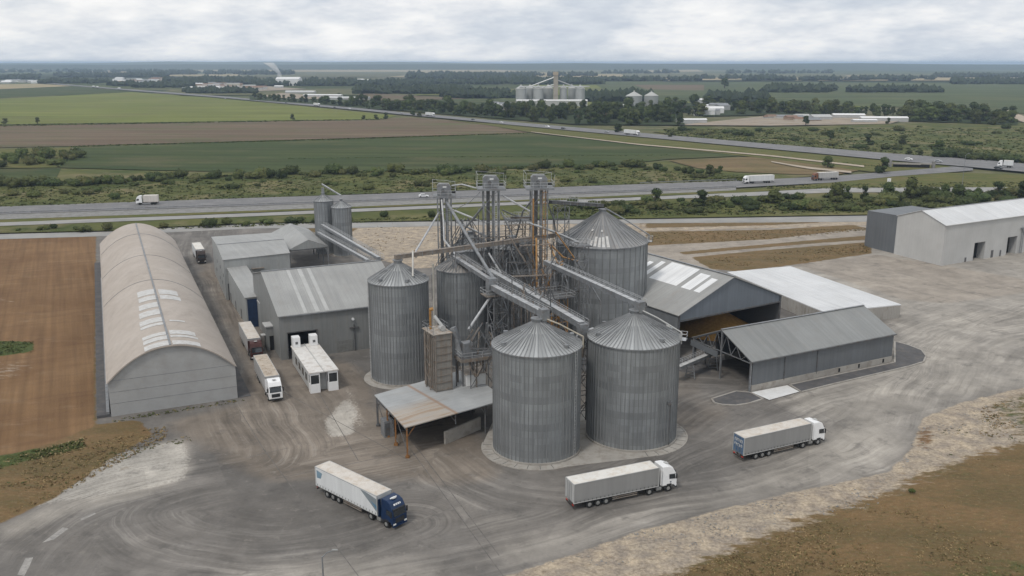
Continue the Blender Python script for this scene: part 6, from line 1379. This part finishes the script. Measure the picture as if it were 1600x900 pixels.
def bush_lobes(h, w, g, n=6):
    return [(math.cos(a) * w * .3 * k, math.sin(a) * w * .3 * k, h * g.uniform(.3, .55), h * g.uniform(.36, .52)) for a, k in [(g.uniform(0, 6.28), g.uniform(.3, 1.2)) for _ in range(n)]]
TREES = [crown_mesh('tree_crown', 10 + i, tree_lobes(10, w, g, 10), 620, .52, [M[a], M[b]], 10) for i, (w, a, b) in enumerate(((8, 'leaf', 'leaf2'), (7, 'leaf', 'leaf'), (9, 'leaf2', 'leaf'), (6, 'leaf', 'leaf2'), (8.5, 'leaf2', 'leaf3')))]
BUSH = [crown_mesh('bush_crown', 30 + i, bush_lobes(4, w, g, n), 380, .30, [M[a], M[b]]) for i, (w, n, a, b) in enumerate(((6, 6, 'leaf', 'leaf2'), (9, 8, 'leaf', 'leaf2'), (7, 6, 'leaf2', 'leaf3'), (10, 9, 'leaf2', 'leaf'), (5, 5, 'leaf3', 'leaf2')))]
def plant(kind, px, py, hm, label, group=None, g=g, wf=1.0, z=.55, k=None, P=None):
    P = P or G(px, py, z); me = (TREES if kind == 'tree' else BUSH)[k if k is not None else g.randrange(5)]
    o = bpy.data.objects.new(kind, me); COL.objects.link(o); o.location = (P.x, P.y, z - .1); o.rotation_euler = (0, 0, g.uniform(0, 6.28))
    s_ = hm / (10 if kind == 'tree' else 4); o.scale = (s_ * wf * g.uniform(.7, 1.3), s_ * wf * g.uniform(.7, 1.3), s_ * g.uniform(.85, 1.15)); return tag(o, label, kind, group)
def hpx(py, n): return n * (G(800, py).y * CP + H * SP) / F
# single trees with their own labels
for px, py, n, k, lab in ((1023, 325, 29, 1, 'dark round roadside tree above the big silo, left of a pair'), (1093, 323, 27, 1, 'dark round roadside tree, right one of the pair above the big silo'), (1208, 318, 27, 0, 'dark tree by the service road between the pair and the hedge'),
        (1378, 271, 25, 1, 'dense round tree beside the motorway underpass'), (1293, 262, 20, 2, 'medium round tree on the verge left of the underpass'), (1108, 276, 20, 3, 'slim dark tree at the tip of the fallow field'), (1125, 272, 13, 3, 'very thin small tree right of the slim one on the fallow field'),
        (965, 208, 16, 0, 'small tree on the motorway edge left of the cream lorry'), (1048, 215, 10, 1, 'low dark tree on the motorway edge right of the cream lorry'), (645, 181, 13, 0, 'dark tree on the motorway left of the white lorry'), (655, 182, 9, 2, 'smaller tree touching the dark one left of the white lorry'),
        (8, 193, 10, 1, 'bushy lone tree at the left edge below the bright crop'), (59, 193, 11, 3, 'narrow lone tree below the bright crop at the left'), (457, 187, 8, 2, 'wide low tree between bright and brown fields'), (568, 186, 7, 1, 'smallest of three trees at the tip of the bright crop'), (588, 186.5, 9, 1, 'middle of three trees at the tip of the bright crop'), (603, 186, 10, 1, 'right and tallest of three trees at the tip of the bright crop'),
        (1297, 219, 14, 3, 'upright tree standing alone on the scrub beyond the motorway'), (1358, 227, 16, 1, 'round tree on the scrub, left of two similar ones'), (1410, 226, 16, 1, 'round tree on the scrub, right of two similar ones'), (1465, 244, 24, 3, 'taller dark tree on the scrub above the mast'), (1420, 243, 10, 2, 'low bushy tree on the scrub left of the taller dark tree'), (1437, 243, 9, 2, 'small bushy tree just right of the low one on the scrub'),
        (1259, 196, 16, 3, 'conical dark tree beside the bare ground'), (1387, 194, 11, 1, 'round tree in front of the long low sheds'), (1132, 138, 16, 3, 'lone tall poplar in the distant green fields'), (530, 151, 6, 1, 'lone small tree among the pale greenhouses'), (992, 125, 7, 0, 'dark tree poking above the distant hedge line')):
    plant('tree', px, py, hpx(py, n), lab, None, g, 1.3, .4, k)
for px, py, n, lab in ((600, 339, 12, 'rounded bush by the pale patch right of the slim silos'), (675, 340, 12, 'rounded bush left of the elevator towers'), (355, 350, 12, 'rounded bush right of the arched roof crown'), (85, 357, 9, 'small bush between the service roads at the left'), (332, 280, 17, 'large round dark bush above the white motorway lorry'), (712, 271, 16, 'large round dark bush over the elevator towers'), (440, 279, 15, 'dark round bush left of the slim silos'), (1425, 769, 8, 'small green bush on the sandy verge'), ):
    plant('bush', px, py, hpx(py, n), lab, None, g, .9, .4, 0)
def interp(line, x):
    for (x0, y0), (x1, y1) in zip(line, line[1:]):
        if x0 <= x <= x1: return lerp(y0, y1, (x - x0) / (x1 - x0))
    return line[-1][1]
def band(kind, n, x0, x1, up, lo, h0, h1, label, group, seed, wf=1., kk=None, pw=1., z=.4):
    g = random.Random(seed)
    for i in range(n):
        x = x0 + (x1 - x0) * (i + g.random()) / n; a, b = interp(up, x), interp(lo, x); y = a + (b - a) * g.random() ** pw
        plant(kind, x, y, lerp(h0, h1, g.random() ** 1.5), label, group, g, wf, z, None if kk is None else g.choice(kk))
hedgeU = [(-60, 292), (0, 289), (200, 281), (450, 272), (700, 268), (960, 258), (1100, 268), (1300, 277)]
band('bush', 84, -40, 1130, hedgeU, [(x, y + 7) for x, y in hedgeU], 2.4, 6.2, 'dark bush in the long hedge between crops and the near motorway', 'bushes in the hedge above the near motorway', 1, 1.1)
band('bush', 52, -40, 1180, [(x, y + 8) for x, y in hedgeU], [(-60, 326), (0, 323), (560, 303), (1000, 287), (1280, 279)], 1.4, 3.6, 'low green bush on the scrub strip beside the near motorway', 'bushes on the scrub beside the motorway', 2, 1.3, (2, 3, 4, 0))
band('bush', 32, 870, 1240, [(870, 321), (1240, 309)], [(870, 338), (1240, 331)], 2.2, 4.5, 'dense bush between the two service roads right of the big silo', 'bushes between the service roads', 3, 1.3)
band('bush', 42, 1230, 1640, [(1230, 309), (1640, 303)], [(1230, 331), (1400, 330), (1640, 318)], 2.6, 5.5, 'dense bush in the wide hedge behind the white warehouse', 'bushes of the hedge behind the white warehouse', 4, 1.35)
band('tree', 11, 1285, 1640, [(1285, 311), (1640, 304)], [(1285, 318), (1640, 312)], 5.5, 9, 'small dark tree rising from the hedge behind the white warehouse', 'trees rising from the hedge', 5, 1.1, (0, 1, 2))
band('bush', 15, -40, 560, [(-40, 360), (180, 357), (560, 342)], [(-40, 365), (180, 360), (560, 346)], 1.2, 3.2, 'low bush on the strip between the service roads at the left', 'bushes on the left verge strip', 6, 1.3)
band('bush', 36, 1060, 1640, [(1060, 203), (1200, 202), (1400, 198), (1640, 198)], [(1060, 214), (1200, 224), (1400, 238), (1640, 258)], 2.5, 6.5, 'scattered bush on the rough ground beyond the far motorway', 'bushes on the rough ground', 7, 1.4)
band('bush', 14, 1470, 1640, [(1470, 243), (1640, 254)], [(1470, 247), (1640, 261)], 4, 7, 'dark bush in the row above the far motorway at the right', 'bushes above the far motorway', 17, 1.2, (0, 1))
band('bush', 14, 0, 125, [(0, 243), (125, 240)], [(0, 262), (125, 258)], 5, 9, 'dark bush in the weedy corner field at the left', 'bushes in the corner field', 8, 1.)
band('tree', 78, 795, 1065, [(795, 178), (1065, 178)], [(795, 188), (900, 195), (1065, 196)], 12, 19, 'dark green tree crowded in the wood before the distant silos', 'trees of the wood before the distant silos', 9, 1.05, (0, 1, 2))
band('tree', 58, 548, 800, [(548, 163), (640, 166), (800, 180)], [(548, 170), (640, 174), (800, 187)], 11, 18, 'dark tree in the belt behind the far motorway', 'trees of the belt behind the motorway', 10, 1.05, (0, 1, 2))
band('tree', 26, 395, 560, [(395, 152), (560, 165)], [(395, 155), (560, 168.5)], 8, 13, 'tree in the thin row behind the far motorway at the left', 'trees of the thin row', 11, 1.2)
band('tree', 38, 1065, 1330, [(1065, 165), (1180, 166), (1330, 178)], [(1065, 182), (1150, 180), (1200, 178), (1330, 184)], 11, 18, 'round-crowned tree in the wood right of the two distant bins', 'trees right of the distant bins', 12, 1.2)
band('tree', 34, 1415, 1585, [(1415, 180), (1585, 184)], [(1415, 190), (1585, 197)], 12, 19, 'broad dark tree in the clump at the far right', 'trees of the right clump', 13, 1.25, (0, 1, 2))
band('tree', 16, 1330, 1440, [(1330, 176), (1440, 178)], [(1330, 184), (1440, 188)], 9, 14, 'tree behind the long low sheds', 'trees behind the low sheds', 14, 1.2)
band('tree', 18, 930, 1065, [(930, 168), (1065, 162)], [(930, 174), (1065, 172)], 9, 14, 'tree growing among the two distant bins', 'trees among the distant bins', 15, 1.2)
# far woods as one mass
def woods(name, seed, bands):
    g = random.Random(seed); m = MB()
    for (x0, x1, y0, y1, n, h) in bands:
        for _ in range(n):
            px = g.uniform(x0, x1); py = g.uniform(y0, y1); P = G(px, py); hh = h * g.uniform(.6, 1.3); w = hh * g.uniform(.6, 1.1)
            for k in range(5):
                a = g.uniform(0, 3.14); c = Vector((P.x + g.uniform(-w, w), P.y + g.uniform(-w, w), hh * g.uniform(.25, .75))); r = w * g.uniform(.4, .7); m.m = g.randrange(2)
                top = c + Vector((g.uniform(-.2, .2) * r, g.uniform(-.2, .2) * r, r * g.uniform(.7, 1.1))); q = [c + Vector((math.cos(a + t) * r, math.sin(a + t) * r, g.uniform(-.5, .2) * r)) for t in (0, 1.3, 2.5, 3.8, 5.1)]
                for i in range(5): m.face([q[i], q[(i + 1) % 5], top])
                m.face([Vector((v.x, v.y, 0)) for v in (q[0], q[2])] + [q[2], q[0]])
    o = m.build(name, [plain('far_wood_dark', (.022, .034, .018), .9, .2, .01), plain('far_wood_mid', (.032, .046, .022), .9, .2, .01)]); tag(o, kind='stuff'); return o
woods('woodland', 4, [(90, 260, 117, 121, 170, 14), (262, 400, 125, 129, 110, 14), (170, 300, 133, 135, 70, 11), (280, 430, 129, 132, 90, 13), (-20, 300, 110, 114, 150, 16), (200, 460, 113, 117, 200, 16), (-20, 60, 121, 124, 60, 14), (60, 165, 128.5, 131, 80, 12), (430, 560, 129, 134, 130, 13), (560, 730, 140, 147, 210, 12), (700, 800, 147, 154, 90, 12), (400, 640, 132.5, 135, 130, 13), (600, 800, 130, 132, 110, 13), (640, 760, 118, 124, 150, 18), (755, 830, 117, 131, 190, 15), (800, 940, 127, 132, 220, 14), (800, 930, 117, 119, 70, 16), (930, 1090, 125, 127, 110, 14), (1085, 1210, 122, 123.5, 60, 14), (1195, 1305, 141, 145, 80, 13), (1330, 1470, 143, 145, 80, 12), (1160, 1420, 124, 126, 100, 14), (1490, 1620, 128, 132, 130, 14), (1460, 1620, 118, 121, 120, 14), (1330, 1460, 122, 125, 50, 12), (1130, 1300, 113, 115, 60, 16), (940, 1060, 113, 115, 60, 16), (915, 1010, 152, 160, 90, 12), (1110, 1190, 154, 160, 80, 12), (290, 400, 142.5, 146, 80, 10), (210, 280, 135, 137.5, 40, 11),
                     (-60, 800, 102, 107, 500, 24), (800, 1660, 103, 108, 500, 24), (-60, 1660, 100, 102, 260, 30)])
# undergrowth on the scrub, weeds at the site edges
def undergrowth(name, seed, specs, mats):
    g = random.Random(seed); m = MB()
    for (x0, x1, up, lo, n, s0, s1) in specs:
        for _ in range(n):
            px = g.uniform(x0, x1); py = lerp(interp(up, px), interp(lo, px), g.random()); P = G(px, py, .4 if py < 345 else 0); s_ = g.uniform(s0, s1); m.m = g.choice((0, 0, 1, 1, 2))
            for k in range(6):
                c = P + Vector((g.uniform(-1, 1) * s_, g.uniform(-1, 1) * s_, s_ * g.uniform(.1, .5))); a = g.uniform(0, 6.3); t_ = g.uniform(.3, 1.2); u = Vector((math.cos(a), math.sin(a), 0)) * s_ * .5; v = Vector((-math.sin(a) * math.cos(t_), math.cos(a) * math.cos(t_), math.sin(t_))) * s_ * .5
                m.face([c - u, c + v * .6 - u * .3, c + u, c - v])
    tag(m.build(name, mats), kind='stuff')
undergrowth('undergrowth', 8, [(-40, 1200, [(x, y + 4) for x, y in hedgeU], [(-60, 327), (0, 324), (560, 304), (1000, 288), (1280, 280)], 4200, .4, 1.2), (860, 1640, [(860, 322), (1640, 303)], [(860, 341), (1400, 332), (1640, 322)], 1500, .5, 1.3), (1040, 1640, [(1040, 202), (1640, 200)], [(1040, 212), (1200, 226), (1640, 262)], 2200, .8, 2.0), (-40, 700, [(-40, 359), (180, 356), (700, 338)], [(-40, 366), (180, 361), (700, 344)], 700, .3, .9), (1200, 1640, [(1200, 291), (1640, 283)], [(1200, 297), (1640, 292)], 500, .4, 1.)], [M['leaf'], M['leaf2'], M['leaf3']])
undergrowth('weeds', 9, [(-20, 130, [(-20, 722), (130, 686)], [(-20, 738), (130, 700)], 420, .15, .5), (1440, 1600, [(1440, 680), (1540, 650), (1600, 620)], [(1440, 745), (1600, 690)], 130, .1, .3), (175, 380, [(175, 655), (380, 623)], [(175, 661), (380, 627)], 110, .1, .3), (0, 300, [(0, 745), (300, 680)], [(0, 800), (240, 700), (300, 690)], 120, .1, .3), (1150, 1600, [(1150, 890), (1600, 800)], [(1150, 960), (1600, 910)], 260, .08, .2)], [M['leaf3'], M['leaf2'], plain('dry_straw', (.26, .2, .1), .9)])
undergrowth('grass_tufts', 19, [(820, 1640, [(820, 985), (1060, 897), (1300, 805), (1400, 770), (1640, 672)], [(820, 1000), (1060, 960), (1640, 920)], 9000, .08, .26), (1530, 1640, [(1530, 640), (1640, 600)], [(1530, 690), (1640, 680)], 500, .1, .3), (-30, 260, [(-30, 742), (150, 690), (260, 665)], [(-30, 815), (60, 790), (260, 685)], 1300, .1, .3), (1010, 1355, [(1010, 364), (1355, 357)], [(1010, 382), (1200, 374), (1355, 360)], 700, .15, .45), (1110, 1360, [(1110, 404), (1360, 381)], [(1110, 418), (1240, 412), (1360, 394)], 900, .15, .45), (560, 900, [(560, 350), (900, 347)], [(560, 395), (900, 395)], 260, .15, .4)], [plain('straw_blades', (.26, .185, .09), .9, .3, .3), plain('olive_blades', (.15, .12, .05), .9, .3, .3), plain('brown_blades', (.17, .11, .052), .9, .3, .3)])
undergrowth('field_margin', 23, [(112, 826, [(112, 228.6), (560, 216.4), (826, 208)], [(112, 230), (560, 217.4), (826, 208.8)], 900, .5, 1.3), (-30, 600, [(-30, 196), (560, 186.8), (600, 186)], [(-30, 198.6), (200, 194), (600, 187.4)], 900, .6, 1.5), (88, 120, [(88, 262), (120, 230)], [(90, 264), (122, 233)], 120, .5, 1.6), (450, 1050, [(450, 247.5), (1050, 242)], [(450, 248.3), (1050, 243)], 260, .4, .8), (830, 1400, [(830, 206), (1000, 225.5), (1200, 242.5), (1400, 262)], [(830, 207), (1000, 226.8), (1200, 244), (1400, 264)], 300, .4, 1.0), (-30, 960, [(-30, 291), (0, 289), (450, 271), (960, 257)], [(-30, 293), (450, 273.5), (960, 260)], 1500, .6, 1.6)], [M['leaf'], M['leaf2'], M['leaf3']])
undergrowth('green_weeds', 12, [(-20, 52, [(-20, 534), (52, 534)], [(-20, 557), (52, 551)], 350, .15, .4)], [M['leaf2'], M['leaf2'], M['leaf3']])
# ------------------------------------------------------------------ distant elevator and bins
pale = plain('pale_distant_silo', (.33, .34, .33), .6, .08, .1, .1); palem = plain('pale_bin_roof', (.42, .42, .40), .6, .08, .1, .1)
def far_silo(label, px, py, Y, r, h, rh, group=None):
    p = S(px, py, Y); T = thing('grain_silo', label, 'silo', (p.x, Y, 0), 0, group)
    MB().tube((0, 0, 0), (0, 0, h), r, 22).build('wall', pale, T); m = MB(); m.tube((0, 0, h), (0, 0, h + rh), r + .3, 22, .9); m.tube((0, 0, h + rh), (0, 0, h + rh + 1.6), .9, 8); m.build('roof', palem, T)
for i, px in enumerate((814, 828, 841, 856, 880, 893, 906)):
    far_silo(('%s pale silo of the distant elevator row' % ('leftmost', 'second', 'third', 'fourth', 'fifth', 'sixth', 'rightmost')[i]), px, 165, 1318 + (i % 2) * 14, (7.6, 5.6, 7.4, 7.4, 5.2, 5.6, 6.8)[i], 24, 4.5)
far_silo('left and larger of two distant pale bins', 990, 170, 1225, 11, 17, 5.5); far_silo('right and smaller of two distant pale bins', 1017, 170, 1235, 9.4, 17, 5)
p = S(868, 165, 1312); T = thing('elevator_tower', 'tall tan tower rising over the distant row of pale silos', 'elevator tower', (p.x, 1312, 0))
MB().box(-3.2, -2.5, 0, 3.2, 2.5, 43).build('shaft', plain('tan_shaft', (.30, .27, .23), .8, .2, .1), T); MB().box(-4, -3, 43, 3.4, 3, 47.5).build('head', M['track'], T)
m = MB()
for a, b in (((-2, 0, 40), (-42, 4, 25)), ((2, 0, 36), (32, 4, 25)), ((-2, 0, 30), (-20, 4, 25)), ((-52, 0, 27), (48, 0, 27))): m.tube(a, b, .8, 6)
m.build('spouts', M['steel_light'], T)
def house(label, px, py, w, dp, h, rh, rz, wm, rmt, group=None, cat='building', nm='building', Y=None):
    P = G(px, py); T = thing(nm, label, cat, (P.x, P.y, 0), rz, group); MB().box(-w / 2, -dp / 2, 0, w / 2, dp / 2, h).build('wall', wm, T)
    m = MB(); o_ = .3; m.add([(-w / 2 - o_, -dp / 2 - o_, h), (w / 2 + o_, -dp / 2 - o_, h), (w / 2 + o_, dp / 2 + o_, h), (-w / 2 - o_, dp / 2 + o_, h), (-w / 2 - o_, 0, h + rh), (w / 2 + o_, 0, h + rh)], [(0, 1, 5, 4), (2, 3, 4, 5), (0, 4, 3), (1, 2, 5), (3, 2, 1, 0)]); m.build('roof', rmt, T)
    return T
WM = [M['white'], M['grey'], plain('cream_render', (.55, .50, .42), .8), plain('tan_brick', (.32, .24, .18), .8)]; RM = [M['white'], M['steel'], plain('brown_tiles', (.22, .14, .10), .8), M['grey'], plain('grey_tiles', (.18, .18, .18), .8)]
g = random.Random(21)
def town(n, x0, x1, y0, y1, w0, w1, label, group, wi, ri, hh=(4, 7)):
    for i in range(n):
        px = g.uniform(x0, x1); py = g.uniform(y0, y1); w = g.uniform(w0, w1); house(label, px, py, w, w * g.uniform(.4, .8), g.uniform(*hh), g.uniform(1, 2.5), g.uniform(-.4, .4), WM[g.choice(wi)], RM[g.choice(ri)], group)
town(24, 172, 262, 124, 131, 18, 44, 'small pale building in the distant town left of the motorway bend', 'buildings of the left town', (0, 1, 2), (0, 1, 2))
town(26, 288, 405, 133, 141, 16, 38, 'pale building scattered among trees below the smoking factory', 'buildings below the factory', (0, 1, 2, 3), (0, 1, 2, 3))
town(16, 480, 590, 126, 130, 20, 50, 'pale building in the row right of the smoking factory', 'buildings right of the factory', (0, 2), (0, 1))
town(12, 10, 60, 128, 131, 15, 40, 'small pale building on the skyline road at the left edge', 'buildings at the left edge', (0, 1, 2), (0, 1))
town(14, 1200, 1290, 184, 190, 8, 22, 'low cluttered building on the bare ground right of the bins', 'buildings on the bare ground', (1, 3, 2), (1, 2, 3), (2, 4))
town(8, 1095, 1130, 168, 182, 12, 26, 'small white building among trees right of the bins', 'buildings among the trees', (0, 1), (0, 3, 1))
town(7, 770, 800, 166, 171, 9, 18, 'small white building left of the distant silos', 'buildings left of the distant silos', (0, 1), (0, 1))
for lab, px, py, w, dp, h, rh, rz in (('long white greenhouse-like shed, upper of the pale strips', 470, 146, 60, 14, 4, 1.5, -.1), ('long low white shed in the middle of the pale strips', 505, 152, 70, 14, 4, 1.5, -.15), ('pale flat shed at the right end of the pale strips', 545, 156, 70, 16, 4, 1.2, -.1), ('small pale shed under the smoking factory', 436, 138, 20, 10, 5, 2, 0),
        ('white long shed near the wood edge right of the bins', 1080, 193, 30, 9, 4, 1.2, .05), ('largest white-roofed shed right of the bins', 1095, 162, 26, 16, 6, 2, .2), ('long low white shed on the right bare ground', 1325, 185, 34, 10, 4, 1.5, -.1), ('long tan shed before the right clump of trees', 1380, 190, 48, 10, 4, 1.5, -.05), ('low pale shed left of the long tan shed', 1350, 192, 24, 9, 3, 1, 0), ('wide pale low block under the distant elevator', 862, 166, 100, 20, 8, 1.5, 0), ('low white shed between the elevator and the two bins', 955, 170, 40, 12, 5, 1.2, 0)):
    house(lab, px, py, w, dp, h, rh, rz, M['grey'], M['white'], None, 'shed', 'shed')
p = G(450, 134); fac = house('large white factory building with a smoking stack', 452, 134, 62, 40, 18, 5, 0, M['white'], M['white'], None, 'factory', 'factory'); MB().box(-52, -14, 0, -28, 14, 12).build('annex', M['white'], fac)
MB().tube((-28, 0, 0), (-28, 0, 30), 2, 10, 1.6).build('chimney', M['grey'], fac)
# smoke plume as a real volume
sx = fac.location; pts = [S(439, 123, sx.y), S(437, 116, sx.y), S(431, 108, sx.y), S(424, 102, sx.y), S(419, 98, sx.y)]; m = MB(); rr = [3, 5, 9, 12, 15]
ring_n = 12
vs = []
for j, (p, r) in enumerate(zip(pts, rr)):
    for i in range(ring_n): a = 2 * math.pi * i / ring_n; k = 1 + .25 * math.sin(3 * a + j * 2); vs.append((p.x + r * k * math.cos(a), p.y + r * k * math.sin(a), p.z))
m.add(vs, [(j * ring_n + i, j * ring_n + (i + 1) % ring_n, (j + 1) * ring_n + (i + 1) % ring_n, (j + 1) * ring_n + i) for j in range(4) for i in range(ring_n)] + [tuple(range(ring_n - 1, -1, -1)), tuple(range(4 * ring_n, 5 * ring_n))])
mm = bpy.data.materials.new('steam'); mm.use_nodes = True; nn = mm.node_tree.nodes; nn.remove(nn['Principled BSDF']); v = nn.new('ShaderNodeVolumePrincipled'); v.inputs['Density'].default_value = .06; v.inputs['Color'].default_value = (1, 1, 1, 1); mm.node_tree.links.new(v.outputs[0], nn['Material Output'].inputs['Volume'])
sm = m.build('smoke', mm); tag(sm, kind='stuff')
# rubble and small loose things on the site
rocks = MB(); g = random.Random(6)
for (x0, x1, y0, y1, n, s0, s1) in ((800, 1590, 0, 0, 1500, .07, .3), (700, 1000, 352, 392, 60, .15, .5)):
    for _ in range(n):
        px = g.uniform(x0, x1)
        if y1: py = g.uniform(y0, y1)
        else: py = interp([(780, 905), (1000, 830), (1200, 779), (1400, 737), (1440, 660), (1560, 625)], px) + g.uniform(2, 45)
        P = G(px, py); s_ = g.uniform(s0, s1); v = [P + Vector((g.uniform(-s_, s_), g.uniform(-s_, s_), g.uniform(0, s_ * .8))) for _ in range(4)]
        rocks.add(v, [(0, 1, 2), (0, 3, 1), (1, 3, 2), (0, 2, 3)])
tag(rocks.build('rubble', M['conc_d']), kind='stuff')
